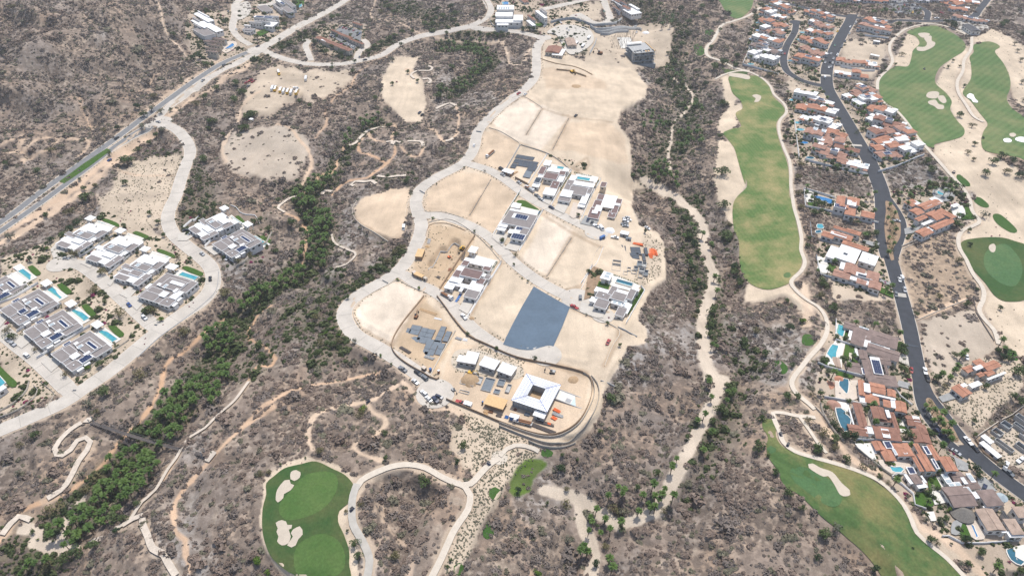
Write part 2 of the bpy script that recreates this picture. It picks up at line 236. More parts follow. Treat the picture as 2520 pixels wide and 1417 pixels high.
SANDP = [  # waste bunkers and bare graded ground: (tint index, polygon)
 (0, PX(1336,108, 1440,150, 1500,160, 1555,165, 1592,210, 1590,240, 1530,275, 1520,300, 1552,345, 1556,395, 1552,440, 1592,462, 1558,468, 1556,510, 1574,553, 1618,570, 1638,605, 1640,690, 1603,715, 1568,780, 1594,812, 1588,845, 1546,852, 1524,900, 1502,935, 1490,960, 1470,1040, 1410,1095, 1330,1090, 1240,1062, 1130,1010, 1085,985, 1060,945, 980,880, 890,830, 862,790, 860,750, 900,725, 970,690, 1010,650, 1036,600, 1045,560, 1035,490, 1045,470, 1140,418, 1180,370, 1190,320, 1250,265, 1310,215, 1325,180)),
 (1, PX(870,512, 890,487, 960,465, 1010,462, 1005,510, 1000,560, 985,585, 960,595, 905,570, 875,540)),
 (2, PX(872,760, 900,730, 968,692, 1048,722, 1000,790, 966,852, 930,840, 890,810)),
 (1, PX(1040,500, 1060,460, 1120,420, 1200,430, 1275,478, 1230,560, 1210,580, 1165,550, 1100,530, 1050,522)),
 (1, PX(1162,400, 1190,325, 1215,322, 1275,350, 1240,425, 1200,415)),
 (2, PX(1210,295, 1250,258, 1290,240, 1400,290, 1330,370, 1230,330)),
 (0, PX(935,200, 970,140, 1030,140, 1015,170, 1040,200, 1050,260, 1040,300, 1000,300, 945,250)),
 (3, PX(600,230, 640,170, 690,160, 740,170, 850,175, 870,200, 800,240, 770,235, 780,260, 740,240, 700,260, 660,290, 600,280)),
 (4, PX(545,360, 580,325, 650,310, 720,312, 760,350, 755,390, 720,440, 650,440, 580,430, 548,395)),
 (0, PX(1768,345, 1800,350, 1832,400, 1836,455, 1808,500, 1805,560, 1770,510, 1755,440)),
 (0, T3(1700,535, 1780,545, 1760,600, 1790,680, 1815,720, 1790,750, 1850,760, 1845,830, 1800,850, 1830,880, 1790,930, 1700,970, 1670,940, 1690,850, 1760,780, 1710,700)),
 (0, PX(1838,690, 1880,715, 1945,700, 1960,720, 2000,742, 1990,780, 1930,730, 1870,745, 1830,745)),
 (0, PX(2200,520, 2180,95, 2235,70, 2290,110, 2250,150, 2232,166, 2196,162)[2:]),
 (0, PX(2390,95, 2440,70, 2520,110, 2560,300, 2560,290, 2520,262, 2490,240, 2480,180, 2440,120, 2400,105)),
 (0, PX(2380,110, 2400,160, 2385,220, 2420,260, 2440,300, 2420,330, 2420,370, 2500,410, 2540,480, 2540,560, 2440,540, 2400,480, 2350,440, 2300,380, 2300,360, 2370,330, 2340,270, 2300,210, 2320,170, 2350,130)),
 (0, PX(2400,480, 2560,560, 2560,900, 2500,870, 2470,840, 2440,800, 2410,740, 2400,700, 2350,600, 2390,540)),
 (3, PX(2045,685, 2190,715, 2200,740, 2050,735)),
 (3, T4(800,290, 1120,290, 1100,500, 960,600, 760,570, 770,470)),
 (5, PX(2210,600, 2330,560, 2380,640, 2400,740, 2250,790, 2225,700)),
 (4, PX(2258,790, 2400,760, 2460,850, 2420,880, 2330,960, 2290,910)),
 (3, PX(1330,60, 1400,50, 1450,60, 1500,100, 1470,140, 1340,130)),
 (3, PX(1340,30, 1480,0, 1480,50, 1350,50)),
 (3, PX(1440,80, 1560,60, 1660,60, 1640,160, 1560,170, 1440,160)),
 (1, PX(1120,845, 1200,850, 1300,890, 1420,905, 1450,930, 1440,1000, 1400,1060, 1300,1060, 1230,1030, 1100,985, 1085,930)),
 (3, PX(1110,880, 1180,850, 1290,880, 1290,930, 1200,930, 1120,915)),
 (6, PX(968,850, 1045,730, 1110,800, 1120,830, 1075,930, 1050,925)),
 (6, PX(1045,560, 1100,550, 1170,580, 1150,640, 1090,720, 1010,690, 1030,620)),
 (3, PX(1590,570, 1630,600, 1625,680, 1590,700, 1560,690)),
 (4, PX(2460,1060, 2560,1010, 2560,1180, 2480,1150, 2410,1080)),
 (3, PX(2300,950, 2400,880, 2520,880, 2520,950, 2400,1060, 2330,1010)),
 (3, PX(2000,1240, 2240,1240, 2260,1300, 2430,1400, 2500,1417, 2300,1417)),
 (3, T1(840,1240, 1100,1130, 1310,1110, 1330,1180, 1290,1400, 1280,1417, 760,1417, 800,1370)),
 (3, T5(700,0, 1250,0, 1200,100, 1200,230, 1000,280, 860,180, 720,130)),
 (0, PX(1090,985, 1240,1062, 1330,1095, 1240,1110, 1200,1090, 1150,1050)),
 (3, T10(1500,300, 1900,330, 1900,520, 1640,640, 1500,480)),
 (3, PX(1160,1110, 1330,1100, 1310,1140, 1250,1190, 1230,1230, 1180,1310, 1150,1390, 1100,1417, 1090,1380, 1130,1300, 1165,1210)),
 (3, T10(180,700, 300,600, 420,560, 560,560, 740,650, 830,730, 820,790, 720,950, 690,990, 720,1080, 790,1260, 790,1417, 820,1417, 800,1200, 800,900, 830,760, 740,660, 520,560)[:8]),
 (0, T10(150,700, 300,590, 480,545, 620,590, 760,650, 860,740, 800,800, 760,900, 800,1000, 830,1240, 850,1480, 380,1480, 230,1350, 130,1180, 110,1000, 140,820)),
 (3, PX(100,600, 250,520, 330,540, 440,610, 540,680, 500,760, 400,790, 300,880, 180,960, 0,1020, 0,640)),
 (3, T4(400,570, 640,640, 700,720, 620,760, 560,700, 400,660)),
 (1, T3(390,500, 480,490, 620,530, 760,560, 860,600, 860,650, 700,640, 560,650, 430,640)),
 (1, T3(560,900, 700,880, 900,900, 1000,1000, 1030,1200, 800,1150, 620,1100, 480,1090)), (2, T7(240,500, 420,130, 620,250, 600,320, 430,580)),
]
YARD = [  # villa gardens and town plots: pale paving and planting, no wild scrub
 PX(1860,5, 2110,50, 2040,170, 2030,215, 1900,180, 1830,150), PX(1930,225, 2030,220, 2180,430, 2160,440, 1950,400, 1940,300),
 PX(2050,210, 2150,220, 2260,370, 2240,400, 2160,415, 2100,330), PX(1975,465, 2165,490, 2180,560, 1990,520), PX(2190,470, 2350,450, 2400,540, 2230,590),
 PX(2010,560, 2180,600, 2210,740, 2010,690), PX(2050,790, 2230,830, 2260,990, 2420,1150, 2540,1240, 2540,1417, 2430,1417, 2200,1200, 2030,1010, 2000,960),
 PX(620,-10, 760,-10, 740,30, 620,40), PX(465,25, 690,30, 700,90, 600,160, 480,150, 450,100), PX(1200,-10, 1340,-10, 1340,75, 1200,75), PX(780,60, 900,60, 890,140, 780,130)]
# ------------------------------------------------------------------ lattice of the ground sheet
us = np.concatenate([np.arange(-760, -60, 28.0), np.arange(-60, 2582, 3.4), np.arange(2582, 3300, 28.0)])
vs = np.concatenate([np.arange(-300, -36, 12.0), np.arange(-36, 1590, 2.9), np.arange(1590, 2100, 26.0)])
U, V = np.meshgrid(us, vs)
GX, GY = flat(U, V)
MET = {}
def groundpts(pts): p = np.array(pts, float); x, y = flat(p[:, 0], p[:, 1]); return np.stack([x, y], 1)
def ground_s(p): return spline(groundpts(p), 5)
# developed mask (smooth ground) -------------------------------------------------
dev = np.zeros(U.shape)
for t, p in SANDP: dev[inpoly(U, V, p)] = 1
for p in FAIR.values(): dev[inpoly(U, V, p)] = 1
for p in YARD: dev[inpoly(U, V, p)] = 1
for n, k, wd, p in ROADS+PATHS:
    dl = distline(GX, GY, ground_s(p), wd+13); dev = np.maximum(dev, 1-sm(wd*.5+4, wd+12, dl))
for hw, p in RIVER:
    dl = distline(GX, GY, groundpts(p), 40); dev = np.maximum(dev, .8*(1-sm(hw, hw*2.5, dl)))
def blur(a, n):
    for i in range(n):
        b = a.copy(); b[1:-1, 1:-1] = (a[1:-1, 1:-1]*2+a[:-2, 1:-1]+a[2:, 1:-1]+a[1:-1, :-2]+a[1:-1, 2:])/6; a = b
    return a
devb = np.clip(blur(dev, 12)*1.9, 0, 1)
C5X = tile(1020, 580, 6.441)
# relief --------------------------------------------------------------------------
H = np.zeros(U.shape)
for (u, v, h, r) in [(120, 90, 34, 150), (-150, 250, 26, 120), (330, 60, 12, 90), (300, 660, 4, 80), (700, 1080, 7, 60), (900, 880, 3, 60), (1900, 1330, 13, 70), (1780, 1180, 8, 50),
                     (1640, 860, 5, 45), (1350, 250, 6, 90), (1300, 600, 5, 110), (760, 300, 5, 60), (2480, 120, 16, 110), (1250, 20, 12, 90), (1850, 850, 6, 50), (620, 1250, 5, 50), (1000, 1300, 4, 40), (2480, 420, 8, 50)]:
    x, y = flat(u, v); H += h*np.exp(-((GX-x)**2+(GY-y)**2)/(2*r*r))
for dpt, wd, p in [(9, 38, PX(60,1500, 120,1330, 250,1210, 330,1130, 430,1020, 480,950, 560,840, 640,730, 700,700, 760,650, 790,590, 770,520, 740,480, 800,450, 870,340, 930,300)),
                   (11, 42, PX(1583,440, 1600,380, 1680,320, 1700,260, 1660,180, 1560,30)), (11, 45, PX(1583,440, 1681,500, 1732,565, 1740,640, 1752,717, 1730,790, 1732,853, 1752,930, 1760,980, 1714,1068, 1668,1155, 1638,1226, 1560,1290, 1500,1420)),
                   (7, 34, PX(1090,110, 1180,120, 1200,150, 1170,190, 1110,230, 1040,300)), (6, 26, PX(1440,1300, 1440,1240, 1340,1205))]:
    dl = distline(GX, GY, groundpts(spline(p, 40)), wd*2.4); H -= dpt*np.exp(-(dl/wd)**2*1.6)
hillm0 = sm(12, 120, distline(GX, GY, groundpts(ROADS[0][3]), 130))*inpoly(U, V, PX(-800,-320, 640,-320, 637,117, 474,203, 390,264, 288,339, 146,440, 0,548, -60,588, -800,1200))
rough = (1-np.abs(fbm(GX, GY, 120, 5, 4)*2-1)-.5)*hillm0*20 + (fbm(GX, GY, 46, 3, 5)-.5)*12 - 4.2*(1-np.abs(fbm(GX, GY, 60, 11, 3)*2-1))**4 + (fbm(GX, GY, 9, 21, 2)-.5)*1.3
hillm = sm(520, 330, U)*sm(470, 330, V)
H += rough*(1-devb)*(1+hillm*.9)
H += (fbm(GX, GY, 34, 55, 2)-.5)*.3*devb
pit = blur(inpoly(U, V, C5X(610,130, 730,170, 680,380, 440,650, 215,560, 420,255, 520,280)).astype(float), 1); H -= 4.0*pit
for p in FAIR.values(): pass
for T, q_ in LOTL:
    dl = distline(GX, GY, groundpts(T(*q_)), 8); H += .55*np.exp(-(dl/1.6)**2)
# pads: level each graded lot a little above or below its neighbours
_us, _vs = us, vs
def hat(x, y):
    x = np.asarray(x, float); y = np.asarray(y, float)
    u, v = proj(x, y, 0.0)
    i = np.clip(np.searchsorted(_us, u)-1, 0, len(_us)-2); j = np.clip(np.searchsorted(_vs, v)-1, 0, len(_vs)-2)
    a = np.clip((u-_us[i])/(_us[i+1]-_us[i]), 0, 1); b = np.clip((v-_vs[j])/(_vs[j+1]-_vs[j]), 0, 1)
    return (H[j, i]*(1-a)+H[j, i+1]*a)*(1-b)+(H[j+1, i]*(1-a)+H[j+1, i+1]*a)*b
def onground(u, v, dz=0.0):
    u = np.asarray(u, float); v = np.asarray(v, float); z = np.zeros(u.shape)
    for k in range(12):
        x, y = flat(u, v, z+dz); z = .5*z+.5*hat(x, y) if k > 5 else hat(x, y)
    x, y = flat(u, v, z+dz); return x, y, hat(x, y)
def gp(u, v):
    x, y, z = onground(u, v); return Vector((float(x), float(y), float(z)))
def ground_line(pts, step):
    p = np.array(pts, float); x, y, z = onground(p[:, 0], p[:, 1]); return spline(np.stack([x, y], 1), step)
PU, PV = proj(GX, GY, H)             # where each lattice vertex is seen
# soil colour ----------------------------------------------------------------------
n1 = fbm(GX, GY, 70, 31, 4); n2 = fbm(GX, GY, 18, 41, 4); n3 = fbm(GX, GY, 5, 51, 3)
def mixc(A, B, t): return A*(1-t[..., None])+B*t[..., None]
cc = lambda *a: np.array(a, float)
col = mixc(np.broadcast_to(cc(.285, .225, .18), U.shape+(3,)), cc(.37, .285, .215), sm(.35, .65, n2))
col = mixc(col, cc(.27, .235, .21), sm(.5, .68, n1)*.7)
col = mixc(col, cc(.40, .275, .185), sm(.58, .75, fbm(GX, GY, 30, 61, 3))*.5)
col = mixc(col, cc(.42, .345, .27), (1-sm(.0, .035, np.abs(fbm(GX, GY, 26, 63, 4)-.5)))*.75)
rid = sm(.66, .74, fbm(GX+30, GY*.6, 42, 67, 4)); col = mixc(col, cc(.36, .345, .325), rid*.6)
scrub = np.ones(U.shape)*(.55+.45*sm(.3, .6, n2))
green = np.zeros(U.shape); garden = np.zeros(U.shape)
SC4 = [cc(.60, .49, .365), cc(.585, .455, .325), cc(.67, .57, .455), cc(.50, .41, .31), cc(.48, .405, .32), cc(.42, .315, .22), cc(.50, .375, .25)]
def fuzzy(p, w=3.0):
    p = np.array(p, float); return inpoly(PU+(n2-.5)*w*4, PV+(n3-.5)*w*3, p)
for t, p in SANDP:
    m = fuzzy(p, 2.5 if t < 3 else 7); c = SC4[t]*(.86+.28*n2[..., None])*(.93+.14*n3[..., None])
    k = m.astype(float)
    if t == 5: scrub = np.where(m, scrub*.6, scrub)
    elif t == 4: k = k*.85; scrub = np.where(m, scrub*.07, scrub)
    elif t == 3: scrub = np.where(m, scrub*.03, scrub)
    else: scrub = np.where(m, 0, scrub)
    col = mixc(col, c, blur(k, 1 if t < 3 else 3))
for p in [PX(100,600, 250,520, 330,540, 440,610, 540,680, 500,760, 400,790, 300,880, 180,960, 0,1020, 0,640), PX(450,490, 670,520, 665,640, 560,660, 440,580), PX(1345,380, 1440,400, 1440,420), PX(1200,0, 1450,0, 1450,90, 1200,75), PX(1360,75, 1440,75, 1440,130, 1350,140)]: garden = np.maximum(garden, .5*inpoly(PU, PV, p))
for p in [T12(1310,225, 1345,222, 1400,300, 1470,380, 1530,490, 1520,515, 1490,505, 1400,400, 1330,290), T8(1035,150, 1095,190, 1130,290, 1130,390, 1085,470, 1090,545, 1070,550, 1040,440, 1025,320, 1035,220)]: garden[inpoly(PU, PV, p)] = 1
garden = np.maximum(garden, .8*inpoly(PU, PV, tile(1430, 570, 6.162)(170,525, 340,590, 280,740, 240,830, 160,1000, 40,1040, 100,700)))
for p in YARD:
    garden = np.maximum(garden, .8*inpoly(PU, PV, p))
    m = inpoly(PU, PV, p); scrub = np.where(m, scrub*.03, scrub)
    col = mixc(col, cc(.42, .34, .26)*(.75+.5*n2[..., None]), blur(m.astype(float), 2)*.9)
for hw, p in RIVER:
    dl = distline(GX, GY, ground_line(p, 4)[:, :2], 14); k = 1-sm(hw*.7, hw*1.25, dl+(n3-.5)*3)
    col = mixc(col, cc(.56, .47, .37)*(.85+.3*n2[..., None]), k); scrub = scrub*(1-k)
for hw, st, og, p in TRAILS:
    dl = distline(GX, GY, ground_line(p, 4)[:, :2], 16); k = (1-sm(hw*.35, hw*1.25, dl+(n3-.5)*hw*1.2))*st
    tc = cc(.58, .46, .345)*(1-og*.8)+cc(.56, .33, .185)*og*.8
    col = mixc(col, tc*(.88+.24*n2[..., None]), k); scrub = scrub*(1-k*.97)
for T, q_ in LOTL:
    dl = distline(GX, GY, ground_line(T(*q_), 4)[:, :2], 8); k = (1-sm(.5, 2.6, dl+(n3-.5)*2.5))*.62; col = mixc(col, cc(.38, .28, .19)*(.8+.4*n2[..., None]), k)
for n, k, wd, p in ROADS+PATHS:
    dl = distline(GX, GY, ground_line(p, 4)[:, :2], wd/2+8); k = 1-sm(wd/2+.5, wd/2+2.6, dl+(n3-.5)*3)
    if n == 'footpath': k = k*.6
    col = mixc(col, cc(.50, .40, .30)*(.85+.3*n2[..., None]), k*.85); scrub = scrub*(1-k)
for p in FAIR.values():
    m = blur(inpoly(PU, PV, p).astype(float), 1); scrub = scrub*(1-m)
    m2 = np.clip(blur(m, 4)*1.8, 0, 1); scrub *= 1-m2
# green undergrowth along arroyos and garden banks (half width m, strength, points)
GREENZ = [(9, 1, PX(60,1500, 120,1340, 250,1210, 330,1130, 430,1020, 480,950, 560,840, 640,730, 700,700, 760,650, 790,590, 770,520, 740,480, 800,450)), (7, .7, PX(800,450, 870,340, 930,300)),
          (8, .7, PX(1600,440, 1640,380, 1680,320, 1700,260, 1660,180, 1600,30)), (7, .7, PX(1690,520, 1700,600, 1712,680)), (7, .8, PX(1740,740, 1748,830)), (8, .7, PX(1790,960, 1770,1010, 1730,1080)),
          (6, .8, PX(985,620, 950,660, 900,690, 850,715, 830,760, 828,800, 840,840)), (9, .55, PX(810,720, 780,800, 800,870)), (9, .9, PX(1090,115, 1160,118, 1200,150, 1170,190, 1110,230)),
          (14, .5, PX(960,10, 1060,40, 1100,60)), (8, .6, PX(1080,60, 1150,75)), (12, .5, PX(1560,10, 1640,40, 1680,100)), (8, .8, PX(800,110, 850,140)), (8, .7, PX(690,110, 760,85)),
          (7, .7, PX(900,130, 960,100)), (5, .5, PX(930,440, 1000,430)), (7, .5, PX(1730,640, 1760,800, 1840,900)), (10, .5, PX(480,140, 560,160, 610,100)), (14, .9, PX(30,1400, 120,1370)), (18, .36, PX(1590,440, 1650,360, 1690,270, 1650,170, 1600,60, 1560,0)), (10, .6, PX(1690,500, 1705,620, 1720,720)), (9, .3, PX(1790,700, 1850,640, 1790,560)), (9, .28, PX(1800,950, 1760,1080, 1690,1200)), (9, .6, PX(380,380, 480,440, 470,560)), (10, .5, PX(800,700, 700,820, 620,900)), (9, .6, PX(1130,90, 1250,80)), (10, .6, PX(640,150, 560,120, 500,110))]
for hw, st, p in GREENZ:
    dl = distline(GX, GY, ground_line(p, 6)[:, :2], hw*3); k = (1-sm(hw*.6, hw*1.7, dl+(n2-.5)*hw))*st
    green = np.maximum(green, k); col = mixc(col, cc(.085, .085, .045), k*.8*np.clip(scrub*2.5, 0, 1))
for hw, p in RIVER:
    dl = distline(GX, GY, ground_line(p, 4)[:, :2], 14); k = 1-sm(hw*.7, hw*1.2, dl+(n3-.5)*3)
    col = mixc(col, cc(.56, .47, .37)*(.85+.3*n2[..., None]), k); green *= 1-k
wet = T11(270,560, 330,555, 400,560, 440,600, 400,650, 340,720, 320,800, 250,830, 200,840, 155,800, 170,720, 220,620)
k = blur(fuzzy(wet, 3).astype(float), 1); col = mixc(col, cc(.10, .16, .03), k); scrub *= 1-k*.8
# wear of the graded lots: tracks, windrows, lot edges
trk = np.sin(GX*.55+3*fbm(GX, GY, 40, 71, 2)*6)*.5+.5
sandm = (scrub < .02)&(devb > .9)
col = col*(1-.05*(trk*sandm)[..., None])*(1-.10*(sm(.5, .8, fbm(GX*1.0, GY*.35, 12, 81, 4))*sandm)[..., None])
CM = dict(scrub=scrub, green=green, garden=garden)
def sample(A, x, y):
    u, v = proj(x, y, 0.0)
    i = np.clip(np.searchsorted(_us, u)-1, 0, len(_us)-2); j = np.clip(np.searchsorted(_vs, v)-1, 0, len(_vs)-2)
    return A[j, i]

# ------------------------------------------------------------------ materials
MT = {}
def mat(name, color=(.5, .5, .5), rough=.8, spec=.3, metal=0, noise=0, nscale=1.0, noise2=None, bump=0, bscale=4, vary=0, emit=None):
    if name in MT: return MT[name]
    m = bpy.data.materials.new(name); m.use_nodes = True; t = m.node_tree; b = t.nodes['Principled BSDF']; L = t.links
    b.inputs['Roughness'].default_value = rough; b.inputs['Specular IOR Level'].default_value = spec; b.inputs['Metallic'].default_value = metal
    b.inputs['Base Color'].default_value = (*color, 1)
    src = None
    geo = t.nodes.new('ShaderNodeNewGeometry')
    def mul(src, lo, hi, scale, seedoff, detail=4):
        no = t.nodes.new('ShaderNodeTexNoise'); no.inputs['Scale'].default_value = scale; no.inputs['Detail'].default_value = detail
        ad = t.nodes.new('ShaderNodeVectorMath'); ad.operation = 'ADD'; ad.inputs[1].default_value = (seedoff, seedoff*.7, 0)
        L.new(geo.outputs['Position'], ad.inputs[0]); L.new(ad.outputs[0], no.inputs['Vector'])
        mr = t.nodes.new('ShaderNodeMapRange'); mr.inputs['From Min'].default_value = .3; mr.inputs['From Max'].default_value = .7
        mr.inputs['To Min'].default_value = lo; mr.inputs['To Max'].default_value = hi; L.new(no.outputs['Fac'], mr.inputs['Value'])
        mx = t.nodes.new('ShaderNodeVectorMath'); mx.operation = 'MULTIPLY'
        cb = t.nodes.new('ShaderNodeCombineXYZ')
        for k in range(3): L.new(mr.outputs[0], cb.inputs[k])
        if src is None: mx.inputs[0].default_value = color
        else: L.new(src, mx.inputs[0])
        L.new(cb.outputs[0], mx.inputs[1]); return mx.outputs[0]
    if noise: src = mul(src, 1-noise, 1+noise, nscale, 3)
    if noise2: src = mul(src, 1-noise2[0], 1+noise2[0], noise2[1], 17)
    if vary:
        oi = t.nodes.new('ShaderNodeObjectInfo'); mr = t.nodes.new('ShaderNodeMapRange'); mr.inputs['To Min'].default_value = 1-vary; mr.inputs['To Max'].default_value = 1+vary
        L.new(oi.outputs['Random'], mr.inputs['Value']); cb = t.nodes.new('ShaderNodeCombineXYZ'); mx = t.nodes.new('ShaderNodeVectorMath'); mx.operation = 'MULTIPLY'
        for k in range(3): L.new(mr.outputs[0], cb.inputs[k])
        if src is None: mx.inputs[0].default_value = color
        else: L.new(src, mx.inputs[0])
        L.new(cb.outputs[0], mx.inputs[1]); src = mx.outputs[0]
    if src is not None: L.new(src, b.inputs['Base Color'])
    if bump:
        no = t.nodes.new('ShaderNodeTexNoise'); no.inputs['Scale'].default_value = bscale; no.inputs['Detail'].default_value = 5; L.new(geo.outputs['Position'], no.inputs['Vector'])
        bp = t.nodes.new('ShaderNodeBump'); bp.inputs['Strength'].default_value = bump; bp.inputs['Distance'].default_value = .3; L.new(no.outputs['Fac'], bp.inputs['Height']); L.new(bp.outputs[0], b.inputs['Normal'])
    MT[name] = m; return m
def mesh_np(name, verts, faces, m, smooth=False):
    me = bpy.data.meshes.new(name); me.vertices.add(len(verts)); me.vertices.foreach_set('co', np.asarray(verts, np.float32).ravel())
    faces = np.asarray(faces, np.int32); k = faces.shape[1]
    me.loops.add(faces.size); me.loops.foreach_set('vertex_index', faces.ravel())
    me.polygons.add(len(faces)); me.polygons.foreach_set('loop_start', np.arange(0, faces.size, k, dtype=np.int32))
    me.polygons.foreach_set('loop_total', np.full(len(faces), k, np.int32))
    if smooth: me.polygons.foreach_set('use_smooth', np.ones(len(faces), bool))
    me.materials.append(m); me.update(calc_edges=True); return me
def link(name, me, parent=None, loc=None, rz=0):
    o = bpy.data.objects.new(name, me); C.objects.link(o)
    if parent is not None: o.parent = parent
    if loc is not None: o.location = loc
    if rz: o.rotation_euler = (0, 0, rz)
    return o
def tag(o, label=None, cat=None, group=None, kind=None):
    if label: o['label'] = label
    if cat: o['category'] = cat
    if group: o['group'] = group
    if kind: o['kind'] = kind
    return o
# ground material: soil colour from the surveyed attribute, litter and gravel from noise
def ground_mat():
    m = bpy.data.materials.new('dry_soil'); m.use_nodes = True; t = m.node_tree; L = t.links; b = t.nodes['Principled BSDF']; b.inputs['Roughness'].default_value = .95; b.inputs['Specular IOR Level'].default_value = .1
    at = t.nodes.new('ShaderNodeAttribute'); at.attribute_name = 'soil'; geo = t.nodes.new('ShaderNodeNewGeometry')
    def noise(scale, detail, lo, hi, a, b_):
        no = t.nodes.new('ShaderNodeTexNoise'); no.inputs['Scale'].default_value = scale; no.inputs['Detail'].default_value = detail; L.new(geo.outputs['Position'], no.inputs['Vector'])
        mr = t.nodes.new('ShaderNodeMapRange'); mr.inputs['From Min'].default_value = lo; mr.inputs['From Max'].default_value = hi; mr.inputs['To Min'].default_value = a; mr.inputs['To Max'].default_value = b_
        L.new(no.outputs['Fac'], mr.inputs['Value']); return mr.outputs[0]
    litter = noise(.30, 9, .38, .55, 0, .95)
    ml = t.nodes.new('ShaderNodeMath'); ml.operation = 'MULTIPLY'; L.new(litter, ml.inputs[0]); L.new(at.outputs['Alpha'], ml.inputs[1])
    mx = t.nodes.new('ShaderNodeMixRGB'); L.new(ml.outputs[0], mx.inputs[0]); L.new(at.outputs['Color'], mx.inputs[1]); mx.inputs[2].default_value = (.155, .122, .098, 1)
    wv = t.nodes.new('ShaderNodeTexWave'); wv.inputs['Scale'].default_value = .06; wv.inputs['Distortion'].default_value = 34; wv.inputs['Detail'].default_value = 2; wv.inputs['Detail Scale'].default_value = .12; L.new(geo.outputs['Position'], wv.inputs['Vector'])
    rm = t.nodes.new('ShaderNodeMapRange'); rm.inputs['From Min'].default_value = .72; rm.inputs['From Max'].default_value = .95; rm.inputs['To Min'].default_value = 1; rm.inputs['To Max'].default_value = .97; L.new(wv.outputs['Fac'], rm.inputs['Value'])
    gq = noise(.07, 8, .40, .64, 1.05, .90); ru = t.nodes.new('ShaderNodeMath'); ru.operation = 'MULTIPLY'; L.new(rm.outputs[0], ru.inputs[0]); L.new(gq, ru.inputs[1])
    g = noise(1.6, 6, .3, .7, .88, 1.11); g2 = noise(.05, 5, .3, .7, .90, 1.10)
    m0 = t.nodes.new('ShaderNodeMath'); m0.operation = 'MULTIPLY'; L.new(g, m0.inputs[0]); L.new(g2, m0.inputs[1]); mm = t.nodes.new('ShaderNodeMath'); mm.operation = 'MULTIPLY'; L.new(m0.outputs[0], mm.inputs[0]); L.new(ru.outputs[0], mm.inputs[1])
    cb = t.nodes.new('ShaderNodeCombineXYZ'); [L.new(mm.outputs[0], cb.inputs[k]) for k in range(3)]
    vm = t.nodes.new('ShaderNodeVectorMath'); vm.operation = 'MULTIPLY'; L.new(mx.outputs[0], vm.inputs[0]); L.new(cb.outputs[0], vm.inputs[1]); L.new(vm.outputs[0], b.inputs['Base Color'])
    no = t.nodes.new('ShaderNodeTexNoise'); no.inputs['Scale'].default_value = .8; no.inputs['Detail'].default_value = 8; L.new(geo.outputs['Position'], no.inputs['Vector'])
    bp = t.nodes.new('ShaderNodeBump'); bp.inputs['Distance'].default_value = .5; L.new(no.outputs['Fac'], bp.inputs['Height'])
    bs = t.nodes.new('ShaderNodeMath'); bs.operation = 'MULTIPLY_ADD'; bs.inputs[1].default_value = .65; bs.inputs[2].default_value = .18; L.new(at.outputs['Alpha'], bs.inputs[0]); L.new(bs.outputs[0], bp.inputs['Strength'])
    L.new(bp.outputs[0], b.inputs['Normal']); return m
ny, nx = U.shape; idx = np.arange(ny*nx).reshape(ny, nx)
q = np.stack([idx[1:, :-1], idx[1:, 1:], idx[:-1, 1:], idx[:-1, :-1]], -1).reshape(-1, 4)
me = mesh_np('ground', np.stack([GX, GY, H], -1).reshape(-1, 3), q, ground_mat(), True)
a = me.color_attributes.new('soil', 'FLOAT_COLOR', 'POINT')
a.data.foreach_set('color', np.concatenate([col, np.clip(scrub, 0, 1)[..., None]], -1).astype(np.float32).ravel())
tag(link('ground', me), 'dry sandy hillsides and graded building lots seen from the air', kind='structure')

# ------------------------------------------------------------------ sheets laid on the ground
_off = [0.10]
def nextoff(): _off[0] += .004; return _off[0]
def drape(name, pts, m, off, step=5.0, closed_spline=True, kind='structure', label=None, parent=None, side=0.0):
    p = np.array(pts, float)
    x, y, z = onground(p[:, 0], p[:, 1]); xy = np.stack([x, y], 1)
    B = spline(xy, step*.5, True) if closed_spline else None
    if B is None:
        out = []
        for i in range(len(xy)):
            a, b = xy[i], xy[(i+1) % len(xy)]; k = max(1, int(np.linalg.norm(b-a)/step))
            out += [a+(b-a)*j/k for j in range(k)]
        B = np.array(out)
    gx, gy = np.meshgrid(np.arange(B[:, 0].min(), B[:, 0].max(), step), np.arange(B[:, 1].min(), B[:, 1].max(), step))
    gx = gx.ravel()+.13; gy = gy.ravel()+.17; m_ = inpoly(gx, gy, B); G = np.stack([gx[m_], gy[m_]], 1)
    vv = [Vector((float(a), float(b))) for a, b in np.concatenate([B, G])]; n = len(B)
    r = delaunay_2d_cdt(vv, [(i, (i+1) % n) for i in range(n)], [], 1, 1e-4)
    P = np.array([(v.x, v.y) for v in r[0]]); F = np.array([f for f in r[2] if len(f) == 3])
    c = P[F].mean(1); F = F[inpoly(c[:, 0], c[:, 1], B)]
    a = P[F]; cr = (a[:, 1, 0]-a[:, 0, 0])*(a[:, 2, 1]-a[:, 0, 1])-(a[:, 1, 1]-a[:, 0, 1])*(a[:, 2, 0]-a[:, 0, 0]); F[cr < 0] = F[cr < 0][:, ::-1]
    z = hat(P[:, 0], P[:, 1])+off
    o = link(name, mesh_np(name, np.stack([P[:, 0], P[:, 1], z], 1), F, m, True), parent)
    return tag(o, label, kind=kind)
